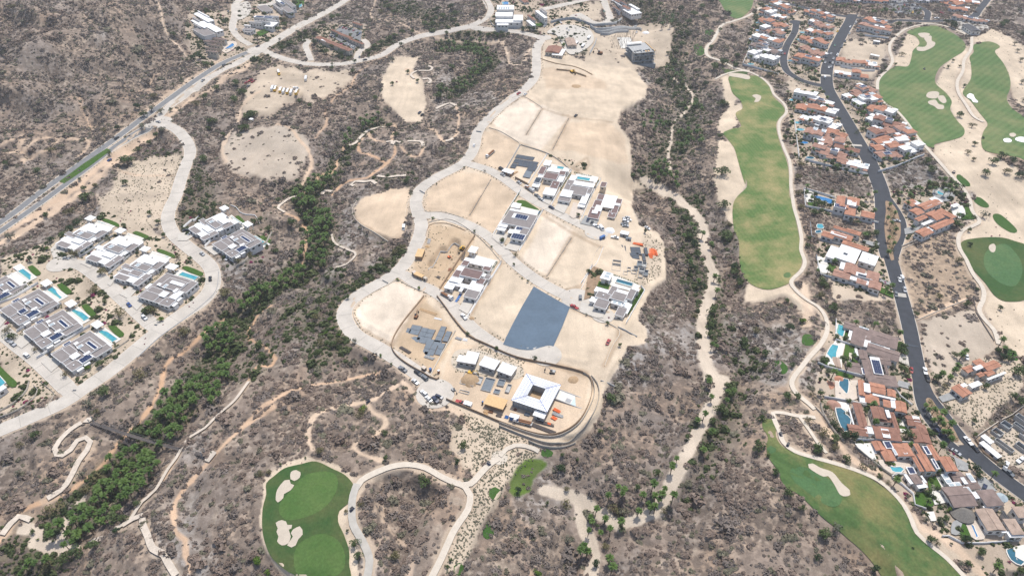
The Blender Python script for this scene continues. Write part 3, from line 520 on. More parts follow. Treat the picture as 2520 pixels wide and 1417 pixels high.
def strip(line, wd, off, m, name, lift=0, parent=None, c0=0.0, ends=None):
    L = line; T = np.gradient(L, axis=0); T /= np.linalg.norm(T, axis=1)[:, None]+1e-9; N = np.stack([-T[:, 1], T[:, 0]], 1)
    cs = np.linspace(-wd/2, wd/2, 4)+c0
    V_ = np.stack([L+N*c for c in cs], 1); z = hat(V_[..., 0], V_[..., 1])+off
    vv = np.concatenate([V_, z[..., None]], -1); n = len(L); ix = np.arange(n*4).reshape(n, 4)
    F = np.stack([ix[:-1, 1:], ix[:-1, :-1], ix[1:, :-1], ix[1:, 1:]], -1).reshape(-1, 4)[:, ::-1]
    a = vv.reshape(-1, 3)[F[0]]; 
    if np.cross(a[1]-a[0], a[2]-a[0])[2] < 0: F = F[:, ::-1]
    return link(name, mesh_np(name, vv.reshape(-1, 3), F, m, True), parent)
mat('asphalt_old', (.20, .20, .20), .9, .2, noise=.10, nscale=.4, noise2=(.1, 3))
mat('asphalt', (.045, .049, .058), .85, .3, noise=.16, nscale=.25, noise2=(.12, 2.5))
mat('concrete_road', (.50, .455, .395), .85, .3, noise=.11, nscale=.12, noise2=(.07, 1.3))
mat('concrete_path', (.57, .50, .41), .85, .3, noise=.07, nscale=.4, noise2=(.06, 2))
mat('concrete_grey', (.44, .41, .36), .85, .3, noise=.1, nscale=.4)
mat('pale_path', (.58, .50, .41), .9, .2, noise=.12, nscale=.3, noise2=(.1, 1.2))
mat('kerb', (.60, .56, .50), .85, .3, noise=.08, nscale=1)
mat('joint', (.30, .28, .25), .9, .2)
mat('white_paint', (.75, .75, .72), .7, .3, noise=.1, nscale=1)
def grass_mat(name, base, dark, dry, stripe, drya, sdir=(0.16, .02), srot=0):
    m = bpy.data.materials.new(name); m.use_nodes = True; t = m.node_tree; L = t.links; b = t.nodes['Principled BSDF']; b.inputs['Roughness'].default_value = .95; b.inputs['Specular IOR Level'].default_value = .15
    geo = t.nodes.new('ShaderNodeNewGeometry'); mp = t.nodes.new('ShaderNodeMapping'); mp.inputs['Rotation'].default_value = (0, 0, srot); L.new(geo.outputs['Position'], mp.inputs['Vector'])
    wv = t.nodes.new('ShaderNodeTexWave'); wv.inputs['Scale'].default_value = sdir[0]; wv.inputs['Distortion'].default_value = 2.2; wv.inputs['Detail Scale'].default_value = .25; wv.inputs['Detail'].default_value = 1; L.new(mp.outputs[0], wv.inputs['Vector'])
    no = t.nodes.new('ShaderNodeTexNoise'); no.inputs['Scale'].default_value = .035; no.inputs['Detail'].default_value = 7; no.inputs['Roughness'].default_value = .68; L.new(geo.outputs['Position'], no.inputs['Vector'])
    n2_ = t.nodes.new('ShaderNodeTexNoise'); n2_.inputs['Scale'].default_value = .9; n2_.inputs['Detail'].default_value = 5; L.new(geo.outputs['Position'], n2_.inputs['Vector'])
    def mr(s, a, b_, c, d):
        r = t.nodes.new('ShaderNodeMapRange'); r.inputs['From Min'].default_value = a; r.inputs['From Max'].default_value = b_; r.inputs['To Min'].default_value = c; r.inputs['To Max'].default_value = d; L.new(s, r.inputs['Value']); return r.outputs[0]
    m1 = t.nodes.new('ShaderNodeMixRGB'); m1.inputs[1].default_value = (*base, 1); m1.inputs[2].default_value = (*dark, 1); L.new(mr(wv.outputs['Fac'], .3, .7, 0, stripe), m1.inputs[0])
    m2 = t.nodes.new('ShaderNodeMixRGB'); L.new(m1.outputs[0], m2.inputs[1]); m2.inputs[2].default_value = (*dry, 1); L.new(mr(no.outputs['Fac'], .43, .66, 0, drya), m2.inputs[0])
    m3 = t.nodes.new('ShaderNodeMixRGB'); m3.blend_type = 'MULTIPLY'; m3.inputs[0].default_value = 1; L.new(m2.outputs[0], m3.inputs[1])
    cb = t.nodes.new('ShaderNodeCombineXYZ'); s = mr(n2_.outputs['Fac'], .3, .7, .84, 1.16); [L.new(s, cb.inputs[k]) for k in range(3)]; L.new(cb.outputs[0], m3.inputs[2]); L.new(m3.outputs[0], b.inputs['Base Color'])
    bp = t.nodes.new('ShaderNodeBump'); bp.inputs['Strength'].default_value = .25; bp.inputs['Distance'].default_value = .1; L.new(n2_.outputs['Fac'], bp.inputs['Height']); L.new(bp.outputs[0], b.inputs['Normal'])
    MT[name] = m; return m
grass_mat('fairway_grass', (.105, .17, .052), (.078, .135, .038), (.36, .29, .14), .5, .8, (.11, 0), R(-8))
grass_mat('fairway_far_grass', (.105, .17, .06), (.075, .135, .045), (.30, .26, .13), .8, .45, (.055, 0), R(50))
grass_mat('rough_grass', (.045, .095, .028), (.035, .078, .022), (.16, .14, .06), .3, .5, (.3, 0))
grass_mat('low_fairway_grass', (.075, .13, .042), (.052, .10, .03), (.26, .21, .09), .5, .75, (.06, 0), R(-50))
grass_mat('putting_grass', (.068, .135, .034), (.058, .115, .03), (.16, .2, .07), .35, .4, (.4, 0), R(20))
grass_mat('low_putting_grass', (.07, .14, .055), (.06, .125, .048), (.16, .2, .08), .3, .4, (.4, 0), R(20))
grass_mat('tee_grass', (.045, .105, .022), (.04, .092, .02), (.1, .14, .05), .4, .3, (.5, 0))
grass_mat('lawn_grass', (.05, .11, .018), (.042, .095, .015), (.1, .12, .04), .2, .4, (.5, 0))
mat('bunker_sand', (.52, .45, .36), .95, .1, noise=.06, nscale=.5, noise2=(.05, 3))
mat('white_sand', (.86, .86, .86), .95, .1, noise=.05, nscale=.5)
mat('highlight_blue', (.100, .142, .188), .8, .3, noise=.10, nscale=.09, noise2=(.06, .6), bump=.4, bscale=.3)
mat('water_turq', (.055, .30, .36), .08, .6, noise=.18, nscale=.5)
mat('water_blue', (.02, .17, .40), .08, .6, noise=.2, nscale=.5)
mat('water_dark', (.02, .11, .16), .08, .6, noise=.2, nscale=.5)
mat('water_green', (.16, .36, .28), .1, .6, noise=.15, nscale=.5)
GN = {'fairway_long': 'fairway_grass', 'fairway_mid': 'fairway_far_grass', 'fairway_far': 'fairway_far_grass', 'green_right': 'rough_grass', 'green_left': 'rough_grass', 'fairway_low': 'low_fairway_grass', 'fairway_top': 'fairway_far_grass', 'fairway_strip': 'rough_grass'}
GL = {'fairway_long': 'long striped fairway with dry straw patches beside the dry ravine', 'fairway_mid': 'mown fairway in the upper right between the town houses and sandy waste', 'fairway_far': 'far right fairway beside white sand bunkers',
      'green_right': 'dark green golf green at the right edge', 'green_left': 'dark kidney shaped golf green at the bottom left of centre', 'fairway_low': 'fairway running down to the bottom right corner', 'fairway_top': 'small piece of fairway at the top edge', 'fairway_strip': 'thin turf strip above the long fairway'}
for k, p in FAIR.items(): drape('fairway' if 'fairway' in k else 'golf_green', p, MT[GN[k]], .34, 3.6, label=GL[k])
for i, p in enumerate(PUTT): drape('putting_green', p, MT['putting_grass' if i < 2 else 'low_putting_grass'], .40+.004*i, 3.4, label='lighter closely mown putting surface')
for p in TEES: drape('tee_box', p, MT['tee_grass'], .16, 3, label='small rounded tee of dark green turf on sandy ground')
for p in BUNK: drape('sand_bunker', p, MT['bunker_sand'], .48, 2.6, label='beige sand bunker cut in the turf')
for p in WBUNK: drape('sand_bunker', p, MT['white_sand'], .48, 3, label='bright white sand bunker on the far right fairway')
drape('lot_highlight', T7(335,665, 598,815, 545,950, 478,1100, 455,1094, 430,1095, 380,1110, 330,1125, 280,1127, 230,1120, 170,1105, 112,1085, 170,960, 250,810), MT['highlight_blue'], .30, 3, closed_spline=False, label='blue colour highlight laid over a bare building lot between two sandy lots')  # graphic highlight over bare sand, added as a slate-blue ground sheet
# roads, kerbs and paths
LN = [(k, wd, ground_line(p, 3.0), n) for n, k, wd, p in ROADS]
def joinstrip(parts, m, name, parent=None):
    vs_, fs, n = [], [], 0
    for v, f in parts: vs_.append(v); fs.append(f+n); n += len(v)
    if not vs_: return None
    return link(name, mesh_np(name, np.concatenate(vs_), np.concatenate(fs), m), parent)
def boxstrip(P, N, c, wd, hgt, off):
    a = P+N*(c-wd/2)[:, None] if hasattr(c, '__len__') else P+N*(c-wd/2); b = a+N*wd
    za = hat(a[:, 0], a[:, 1])+off; zb = hat(b[:, 0], b[:, 1])+off; n = len(P)
    v = np.concatenate([np.c_[a, za-.3], np.c_[a, za+hgt], np.c_[b, zb+hgt], np.c_[b, zb-.3]]); i = np.arange(n-1)
    f = [np.stack([i+k*n, i+1+k*n, i+1+(k+1)*n, i+(k+1)*n], 1) for k in range(3)]
    f = [x[:, ::-1] for x in f]
    caps = np.array([[0, n, 2*n, 3*n], [n-1, 4*n-1, 3*n-1, 2*n-1]])
    return v, np.concatenate(f+[caps])
rl = {'concrete_road': 'pale concrete street through the dry hillside lots', 'asphalt': 'dark asphalt street between villas and town houses', 'asphalt_old': 'worn grey asphalt carriageway of the boulevard'}
def normals(L):
    T = np.gradient(L, axis=0); T /= np.linalg.norm(T, axis=1)[:, None]+1e-9; return np.stack([-T[:, 1], T[:, 0]], 1)
for i, (k, wd, L, n) in enumerate(LN):
    ro = strip(L, wd, nextoff(), MT[k], 'road'); tag(ro, rl[k], kind='structure')
    N = normals(L); parts = []; jn = []
    for s in (-1, 1):
        E = L+N*(s*(wd/2+.1)); ok = np.ones(len(E), bool)
        for j, (k2, w2, L2, n2_) in enumerate(LN):
            if j != i: ok &= distline(E[:, 0], E[:, 1], L2, w2/2+6) > w2/2+.3
        run = []
        for q_ in range(len(E)+1):
            if q_ < len(E) and ok[q_]: run.append(q_)
            else:
                if len(run) > 2: parts.append(boxstrip(L[run], N[run], s*(wd/2+.1), .35, .14, .02))
                run = []
    ke = joinstrip(parts, MT['kerb'], 'kerb', ro)
    if k == 'concrete_road':          # slab joints: shallow dark sealed grooves
        for q_ in range(3, len(L)-2, 4):
            a, b = L[q_]-N[q_]*wd*.48, L[q_]+N[q_]*wd*.48; t = np.array([N[q_][1], -N[q_][0]])*.09
            c4 = np.array([a-t, b-t, b+t, a+t]); z = hat(c4[:, 0], c4[:, 1])+_off[0]+.06
            jn.append((np.c_[c4, z], np.array([[0, 1, 2, 3]])))
        if jn:
            o = joinstrip(jn, MT['joint'], 'slab_joint', ro); o['kind'] = 'stuff'
for (u, v, r, k) in [(1071, 968, 10.5, 'concrete_road'), (1468, 573, 8.5, 'concrete_road'), (1420, 736, 10, 'concrete_road'), (1344, 873, 9, 'concrete_road'), (152, 648, 9.5, 'concrete_road'), (390, 302, 12, 'concrete_road'), (632, 124, 11, 'concrete_road'), (1338, 93, 9, 'concrete_road'), (1229, 1126, 4.2, 'concrete_path'), (1959, 56, 8, 'asphalt'), (1484, 776, 7, 'concrete_road'), (1422, 42, 10, 'concrete_road'), (752, 100, 4, 'concrete_road')]:
    c = gp(u, v); a = np.linspace(0, 2*math.pi, 28)[:-1]
    cu, cv = proj(c.x+r*np.cos(a), c.y+r*np.sin(a), c.z)
    drape('turning_circle', list(zip(cu, cv)), MT[k], nextoff(), 4, label='round turning circle at the end of a street')
for n, k, wd, p in PATHS:
    L = ground_line(p, 2.5); tag(strip(L, wd, nextoff()+(.5 if n == 'footpath' else .26), MT[k], n), {'cart_path': 'pale concrete cart path winding past the turf', 'footpath': 'winding pale walking path through dry scrub'}[n], kind='structure')
# median lawn of the boulevard and green verge strips
drape('median_lawn', PX(146,447, 205,404, 262,366, 274,370, 222,409, 158,452), MT['lawn_grass'], .2, 4, closed_spline=False, label='bright green grass median between the boulevard carriageways')
drape('parking_lot', T4(1095,25, 1170,5, 1370,5, 1385,60, 1370,110, 1250,105, 1180,85, 1120,70), MT['asphalt_old'], .13, 5, label='car park with rows of parked cars')
for p, mt_, nm in [(T4(1640,160,1760,140,1870,200,1830,240,1680,240), 'concrete_grey', 'paved_yard'), (PX(580,15, 610,5, 618,30, 590,50, 572,30), 'concrete_road', 'paved_yard')]:
    drape(nm, p, MT[mt_], nextoff(), 4, label='paved forecourt')
# ------------------------------------------------------------------ landmarks used to word the labels
LM = [(1600,130,'the unfinished concrete block'), (1320,970,'the white roofed courtyard building'), (1320,790,'the blue highlighted lot'), (360,1085,'the suspension footbridge'), (750,1290,'the kidney shaped golf green'),
 (700,225,'the school bus yard'), (650,370,'the round graded hilltop'), (1165,655,'the courtyard villa beside the deep excavation'), (1050,840,'the gridded grey foundation slab'), (1275,540,'the villa with its pool on a curved lawn'),
 (1510,730,'the villa with the putting green'), (1560,625,'the black membrane foundation'), (1350,440,'the row of three villas with pools'), (930,520,'the graded lot on the knoll'), (1400,220,'the big graded mound'),
 (1880,450,'the long striped fairway'), (2250,220,'the upper right fairway'), (2440,650,'the round green at the right edge'), (2060,1200,'the bottom right fairway'), (1740,650,'the dry river bed'),
 (200,400,'the boulevard median lawn'), (385,300,'the boulevard junction'), (640,125,'the upper boulevard fork'), (220,640,'the upper left row of villas'), (150,820,'the lower left row of villas'), (570,570,'the pair of villas on the ridge'),
 (520,700,'the bend of the left hillside street'), (840,110,'the brown roofed clubhouse car park'), (500,60,'the white hillside mansion'), (640,55,'the modern solar roofed villa'), (1250,40,'the white villas with blue pools'),
 (1400,100,'the sales centre car park'), (2300,20,'the big car park'), (1900,100,'the western terracotta terrace'), (2000,100,'the terracotta houses between the two streets'), (2040,340,'the lower terracotta row left of the asphalt street'), (2180,310,'the town houses right of the asphalt street'),
 (2060,500,'the walled orange roofed villa'), (2300,520,'the twin orange villas with round pools'), (2080,640,'the white flat roofed house'), (2130,830,'the brown villa with the lap pool'), (2160,900,'the brown villa with the red framed solar panels'), (2330,830,'the cactus garden'),
 (2400,920,'the orange roofed house below the cactus garden'), (2150,970,'the orange villa with terrace pool'), (2160,1050,'the brown courtyard villa'), (2250,1120,'the long orange villa with solar panels'), (2370,1200,'the grey brown villa with skylights'), (2440,1290,'the beige villa with the bright blue pool'), (2480,1100,'the building site at the right edge'),
 (1260,1170,'the bright green planted patch'), (1320,1250,'the junction of dry washes'), (1450,1300,'the lower palm wash'), (1230,1125,'the round paved circle'), (770,560,'the big central palm grove'), (550,840,'the middle palm grove'), (330,1150,'the lower left palm grove'), (1150,160,'the curved upper palm grove'), (1650,330,'the upper ravine palms'), (1290,1040,'the lower construction yard'), (1950,900,'the winding cart path'), (1000,250,'the pale graded slope'), (1010,350,'the bike trail loops'), (90,1230,'the lower left corner trails'), (100,150,'the upper left hillside'), (640,920,'the central dry slope'), (1000,1050,'the slope above the golf green'), (1650,1000,'the slope right of the terraces'), (1800,1250,'the dry hill at lower middle right'), (300,470,'the cactus slope'), (2480,350,'the far right waste sand')]
def near(u, v):
    l = min(LM, key=lambda q: (q[0]-u)**2+((q[1]-v)*1.4)**2); dx, dy = u-l[0], (v-l[1])*1.4
    d = math.hypot(dx, dy)
    if d < 22: return 'at '+l[2]
    s = ('right of ' if dx > 0 else 'left of ') if abs(dx) > abs(dy) else ('just below ' if dy > 0 else 'just above ')
    return s+l[2]
EXCL = []     # (x, y, radius) kept free of plants, filled by the houses
def clear_of(x, y, pad=0):
    return all((x-a)**2+(y-b)**2 > (r+pad)**2 for a, b, r in EXCL)
# ------------------------------------------------------------------ plant shapes
def tris_mesh(name, T_, m): # T_: (n,3,3)
    T_ = np.array(T_, float); return mesh_np(name, T_.reshape(-1, 3), np.arange(len(T_)*3).reshape(-1, 3), m)
def clump(rg, cx, cy, cz, rx, rz, n, size, up=.45):
    out = []
    for i in range(n):
        d = rg.normal(size=3); d /= np.linalg.norm(d); d[2] = abs(d[2])*.95 if rg.random() < .8 else d[2]
        r = rg.uniform(.55, 1.0)**.6; c = np.array([cx+d[0]*rx*r, cy+d[1]*rx*r, cz+d[2]*rz*r])
        nrm = d+rg.normal(size=3)*up; nrm /= np.linalg.norm(nrm); a = np.cross(nrm, [0, 0, 1]) + 1e-3; a /= np.linalg.norm(a); b = np.cross(nrm, a)
        th = rg.uniform(0, 6.28); s = size*rg.uniform(.6, 1.3)
        out.append([c+s*(math.cos(th+k)*a+math.sin(th+k)*b) for k in (0, 2.2, 4.1)])
    return out
def tube(pts, rad, k=6):
    """triangles of a tapering tube"""
    pts = [np.array(p, float) for p in pts]; rings = []
    for i, p in enumerate(pts):
        d = pts[min(i+1, len(pts)-1)]-pts[max(i-1, 0)]; d /= np.linalg.norm(d)+1e-9; a = np.cross(d, [.3, .9, .1]); a /= np.linalg.norm(a); b = np.cross(d, a)
        rings.append([p+rad[i]*(math.cos(t)*a+math.sin(t)*b) for t in np.linspace(0, 2*math.pi, k+1)[:-1]])
    out = []
    for i in range(len(pts)-1):
        for j in range(k):
            a, b, c, d = rings[i][j], rings[i][(j+1) % k], rings[i+1][(j+1) % k], rings[i+1][j]; out += [[a, b, c], [a, c, d]]
    for j in range(1, k-1): out.append([rings[-1][0], rings[-1][j], rings[-1][j+1]])
    return out
def leafmat(name, c1, c2, rough=.8):
    m = bpy.data.materials.new(name); m.use_nodes = True; t = m.node_tree; L = t.links; b = t.nodes['Principled BSDF']; b.inputs['Roughness'].default_value = rough; b.inputs['Specular IOR Level'].default_value = .2
    oi = t.nodes.new('ShaderNodeObjectInfo'); geo = t.nodes.new('ShaderNodeNewGeometry'); mx = t.nodes.new('ShaderNodeMixRGB'); mx.inputs[1].default_value = (*c1, 1); mx.inputs[2].default_value = (*c2, 1)
    ad = t.nodes.new('ShaderNodeMath'); ad.operation = 'MULTIPLY_ADD'; ad.inputs[1].default_value = .55; ri = t.nodes.new('ShaderNodeMath'); ri.operation = 'MULTIPLY'; ri.inputs[1].default_value = .45
    L.new(geo.outputs['Random Per Island'], ri.inputs[0]); L.new(oi.outputs['Random'], ad.inputs[0]); L.new(ri.outputs[0], ad.inputs[2]); L.new(ad.outputs[0], mx.inputs[0]); L.new(mx.outputs[0], b.inputs['Base Color'])
    MT[name] = m; return m
leafmat('twig_grey', (.135, .112, .098), (.245, .203, .175)); leafmat('twig_brown', (.165, .125, .10), (.27, .205, .165)); leafmat('twig_olive', (.13, .12, .08), (.215, .20, .14)); leafmat('scrub_green', (.042, .065, .022), (.095, .11, .045))
leafmat('palm_leaf', (.042, .085, .016), (.095, .15, .032), .55); leafmat('palm_dry', (.20, .15, .085), (.26, .19, .11)); leafmat('tree_green', (.055, .088, .028), (.10, .13, .048)); leafmat('tree_grey', (.12, .13, .085), (.18, .18, .13))
leafmat('tree_dark', (.025, .05, .018), (.045, .075, .03)); leafmat('tree_bright', (.08, .15, .02), (.14, .2, .035)); leafmat('tree_olive', (.12, .11, .05), (.17, .15, .07)); leafmat('magenta_leaf', (.22, .02, .07), (.30, .05, .13)); leafmat('hedge_leaf', (.04, .08, .02), (.08, .12, .03))
leafmat('agave_leaf', (.16, .17, .11), (.24, .24, .17)); leafmat('red_leaf', (.22, .08, .05), (.28, .13, .08)); mat('bark', (.16, .12, .09), .9, .1, noise=.2, nscale=2); mat('palm_bark', (.15, .115, .085), .9, .1, noise=.2, nscale=3)
def bush_mesh(name, m, seed, n=70, size=.26, rz=.62):
    rg = np.random.default_rng(seed); T_ = []
    for i in range(6):
        a = rg.uniform(0, 6.28); r = rg.uniform(0, .5); T_ += clump(rg, r*math.cos(a), r*math.sin(a), .05, rg.uniform(.35, .6), rz*rg.uniform(.7, 1.1), n//6, size)
    return tris_mesh(name, T_, m)
def scatter_gn(name, proto, pts, rz, sc, label, cat=None):
    me = bpy.data.meshes.new(name); me.vertices.add(len(pts)); me.vertices.foreach_set('co', np.asarray(pts, np.float32).ravel())
    a = me.attributes.new('rot', 'FLOAT_VECTOR', 'POINT'); r = np.zeros((len(pts), 3), np.float32); r[:, 2] = rz; a.data.foreach_set('vector', r.ravel())
    a = me.attributes.new('siz', 'FLOAT_VECTOR', 'POINT'); a.data.foreach_set('vector', np.asarray(sc, np.float32).ravel())
    o = link(name, me); ng = bpy.data.node_groups.new(name+'_nodes', 'GeometryNodeTree')
    ng.interface.new_socket('Geometry', in_out='INPUT', socket_type='NodeSocketGeometry'); ng.interface.new_socket('Geometry', in_out='OUTPUT', socket_type='NodeSocketGeometry')
    gi = ng.nodes.new('NodeGroupInput'); go = ng.nodes.new('NodeGroupOutput'); ip = ng.nodes.new('GeometryNodeInstanceOnPoints'); oi = ng.nodes.new('GeometryNodeObjectInfo'); oi.inputs['Object'].default_value = proto; oi.inputs['As Instance'].default_value = True; oi.transform_space = 'ORIGINAL'
    ra = ng.nodes.new('GeometryNodeInputNamedAttribute'); ra.data_type = 'FLOAT_VECTOR'; ra.inputs[0].default_value = 'rot'; sa = ng.nodes.new('GeometryNodeInputNamedAttribute'); sa.data_type = 'FLOAT_VECTOR'; sa.inputs[0].default_value = 'siz'
    er = ng.nodes.new('FunctionNodeEulerToRotation'); K = ng.links
    K.new(gi.outputs[0], ip.inputs['Points']); K.new(oi.outputs['Geometry'], ip.inputs['Instance']); K.new(ra.outputs['Attribute'], er.inputs[0]); K.new(er.outputs[0], ip.inputs['Rotation']); K.new(sa.outputs['Attribute'], ip.inputs['Scale']); K.new(ip.outputs[0], go.inputs[0])
    md = o.modifiers.new('scatter', 'NODES'); md.node_group = ng
    return tag(o, label, kind='stuff')
def proto_bush(name, me, u, v, s, label, cat='shrub'):
    p = gp(u, v); o = link(name, me, None, p); o.scale = (s, s, s); return tag(o, label, cat)
PB = [proto_bush('dry_bush', bush_mesh('dry_bush', MT['twig_grey'], 1, 90), 1700, 1010, 2.4, 'grey leafless bush on the slope right of the terraces'),
      proto_bush('dry_bush', bush_mesh('dry_bush', MT['twig_grey'], 2, 60, .2), 1500, 1150, 2.2, 'sparse grey bush above the bright green planted patch'),
      proto_bush('dry_bush', bush_mesh('dry_bush', MT['twig_brown'], 3, 80), 1000, 1290, 2.4, 'brown dry bush inside the cart path loop'),
      proto_bush('dry_bush', bush_mesh('dry_bush', MT['twig_olive'], 4, 84), 640, 1110, 2.4, 'olive brown bush on the central dry slope'),
      proto_bush('green_bush', bush_mesh('green_bush', MT['scrub_green'], 5, 110, .24, .7), 700, 890, 2.6, 'dark green bush beside the middle palm grove')]
def scatter_scrub():
    g = 1.8
    xx, yy = np.meshgrid(np.arange(-820, 820, g), np.arange(140, 1090, g)); xx = xx.ravel()+rng.uniform(-g/2, g/2, xx.size); yy = yy.ravel()+rng.uniform(-g/2, g/2, yy.size)
    uu, vv_ = proj(xx, yy, 0.0); k = (uu > -260) & (uu < 2780) & (vv_ > -90) & (vv_ < 1560); xx, yy = xx[k], yy[k]
    free = np.ones(xx.size, bool); cell = {}
    for a, b, r in EXCL:
        m = (np.abs(xx-a) < r+1) & (np.abs(yy-b) < r+1); free[m] &= ((xx[m]-a)**2+(yy[m]-b)**2 > (r+.6)**2)
    xx, yy = xx[free], yy[free]
    s_ = sample(CM['scrub'], xx, yy); g_ = sample(CM['green'], xx, yy); q_ = sample(CM['garden'], xx, yy); cl = fbm(xx, yy, 9, 91, 3); cl2 = fbm(xx, yy, 60, 95, 3); R0 = rng.random(xx.size)
    vein = np.abs(fbm(xx, yy, 16, 97, 3)-.5)
    prob = s_*(.42+1.0*sm(.34, .56, cl+.3*(cl2-.5)))*(.35+.65*sm(.01, .06, vein))
    onroad = np.zeros(xx.size, bool)
    for k, wd, L, n in LN: onroad |= distline(xx, yy, L, wd/2+3) < wd/2+1
    gk = (R0 < np.maximum(g_*.9*(s_ > .1), (q_ > .1)*(.08+1.1*q_*sm(.40, .54, cl)))) & ~onroad; sk = (rng.random(xx.size) < prob*.92) & ~gk & (q_ < .1)
    kind = np.select([gk & (q_ > .2) & (rng.random(xx.size) < .07), gk & (q_ > .2) & (rng.random(xx.size) < .3), gk, cl2+(rng.random(xx.size)-.5)*.5 > .62, rng.random(xx.size) < .20, rng.random(xx.size) < .35], [6, 5, 4, 2, 3, 1], 0)
    nm = ['dry_scrub']*4+['green_scrub', 'garden_shrubs', 'garden_flowers']
    lb = ['grey leafless scrub covering the dry hillsides', 'sparse grey scrub covering the dry hillsides', 'brown dry scrub covering the hillsides', 'olive brown scrub covering the hillsides', 'green undergrowth filling the ravines and gardens', 'pale agaves and low shrubs in the gardens', 'magenta flowering shrubs in the gardens']
    for i in range(7):
        m_ = (gk | sk) & (kind == i); x, y = xx[m_], yy[m_]; n = len(x); s0 = rng.lognormal(.22, .5, n)*(1.0 if i < 4 else 1.2 if i == 4 else .9)*(.85+.5*np.clip(cl[m_]-.4, 0, 1)); 
        if i == 4: s0 = np.where(q_[m_] > .2, s0*.85, s0)
        scatter_gn(nm[i], PB[i], np.stack([x, y, hat(x, y)-.1], 1), rng.uniform(0, 6.28, n), np.stack([s0, s0, s0*rng.uniform(.5, .95, n)], 1), lb[i])
# scattered small planting on bare ground near gardens: agaves
AG = proto_bush('agave', None or tris_mesh('agave', clump(np.random.default_rng(8), 0, 0, 0, .5, .5, 26, .2, .9), MT['agave_leaf']), 1190, 1260, 1.3, 'small grey green agave on the sand beside the lower tee', 'agave')
PB += [AG, proto_bush('bougainvillea', bush_mesh('bougainvillea', MT['magenta_leaf'], 9, 80, .2, .5), 322, 520, 1.3, 'magenta bougainvillea on the cactus slope', 'bush')]
P_, w_ = [], []
def inpoly_pts(poly, n, seed=0):
    rg = np.random.default_rng(seed); x, y, z = onground(*np.array(poly, float).T); x0, x1, y0, y1 = x.min(), x.max(), y.min(), y.max(); px_, py_ = rg.uniform(x0, x1, n*3), rg.uniform(y0, y1, n*3)
    k = inpoly(px_, py_, np.stack([x, y], 1)); return px_[k][:n], py_[k][:n]
for p, n in [(SANDP[31][1], 420), (SANDP[33][1], 500), (SANDP[29][1], 800), (SANDP[28][1], 260), (SANDP[27][1], 240), (SANDP[32][1], 160), (SANDP[34][1], 260), (SANDP[35][1], 900), (SANDP[24][1], 330), (SANDP[12][1], 40), (SANDP[13][1], 60), (SANDP[14][1], 90), (SANDP[15][1], 60), (SANDP[26][1], 120)]:
    if True:
        x, y = inpoly_pts(p, n, n); k = sample(CM['scrub'], x, y) < .5; k &= sample(dev, x, y) > .5; P_.append(np.stack([x[k], y[k]], 1))
for i, (k, wd, L, n) in enumerate(LN):            # rows of low planting along the kerbs
    if k == 'asphalt': continue
    N = normals(L); Ls = L
    for s in (-1, 1):
        for off in ((wd/2+1.1, wd/2+2.2) if k == 'concrete_road' else (wd/2+1.4,)):
            E = Ls+N*(s*off)+rng.normal(0, .25, L.shape); ok = rng.random(len(E)) < .62
            for j, (k2, w2, L2, n2_) in enumerate(LN):
                if j != i: ok &= distline(E[:, 0], E[:, 1], L2, w2/2+6) > w2/2+.6
            P_.append(E[ok])
PA = np.concatenate(P_)
for n, k, wd, p in PATHS: PA = PA[distline(PA[:, 0], PA[:, 1], ground_line(p, 4)[:, :2], wd/2+2) > wd/2+.4]
for k, wd, L, n in LN: PA = PA[distline(PA[:, 0], PA[:, 1], L, wd/2+2) > wd/2+.5]
for p in list(FAIR.values())+TEES:
    x, y, z = onground(*np.array(p, float).T); PA = PA[~inpoly(PA[:, 0], PA[:, 1], np.stack([x, y], 1))]
if len(PA):
    PLANT_XY = PA
# ------------------------------------------------------------------ trees and palms
def palm_parts(seed, fan=True):
    rg = np.random.default_rng(seed); T_ = []; D = []
    n = 36
    for i in range(n):
        a = i*2.399+rg.uniform(-.2, .2); e = rg.uniform(-.45, 1.25) if i % 3 else rg.uniform(.3, 1.4); Lr = rg.uniform(2.3, 3.1); d = np.array([math.cos(a), math.sin(a), 0]); s = np.array([-d[1], d[0], 0])
        p = np.zeros(3); pts = [p.copy()]; ee = e
        for q_ in range(3): p = p+(d*math.cos(ee)+np.array([0, 0, math.sin(ee)]))*Lr/3; ee -= .42; pts.append(p.copy())
        wds = [.05, .36, .46, .04] if fan else [.1, .42, .42, .05]
        dst = D if e < -.25 else T_
        for q_ in range(3):
            A, B = pts[q_], pts[q_+1]; w0, w1 = wds[q_], wds[q_+1]; dz = np.array([0, 0, -.14])
            for sg in (-1, 1): dst += [[A, A+s*w0*sg+dz*w0, B+s*w1*sg+dz*w1], [A, B+s*w1*sg+dz*w1, B]]
    return T_, D
def palm_meshes(seed, h, fan=True):
    T_, D = palm_parts(seed, fan); rg = np.random.default_rng(seed); cx, cy = rg.uniform(-.5, .5, 2)
    tr = tube([(0, 0, -1), (cx*.3, cy*.3, h*.5), (cx, cy, h)], [.34, .26, .24])
    off = np.array([cx, cy, h]); sk = [[np.array(p)+off for p in t] for t in D]+clump(rg, cx, cy, h-1.3, .6, 1.0, 26, .4)
    return tris_mesh('trunk', tr, MT['palm_bark']), tris_mesh('crown', [[p+off for p in t] for t in T_], MT['palm_leaf']), tris_mesh('dead_fronds', sk, MT['palm_dry']), h
PALMS = [palm_meshes(i, h) for i, h in enumerate([5.5, 7, 8.5, 6.2, 9.5])]
def joined(name, mats, lists):
    tot = np.concatenate([np.array(l, float) for l in lists]); me = tris_mesh(name, tot, mats[0])
    for m in mats[1:]: me.materials.append(m)
    mi = np.concatenate([np.full(len(l), i, np.int32) for i, l in enumerate(lists)]); me.polygons.foreach_set('material_index', mi); return me
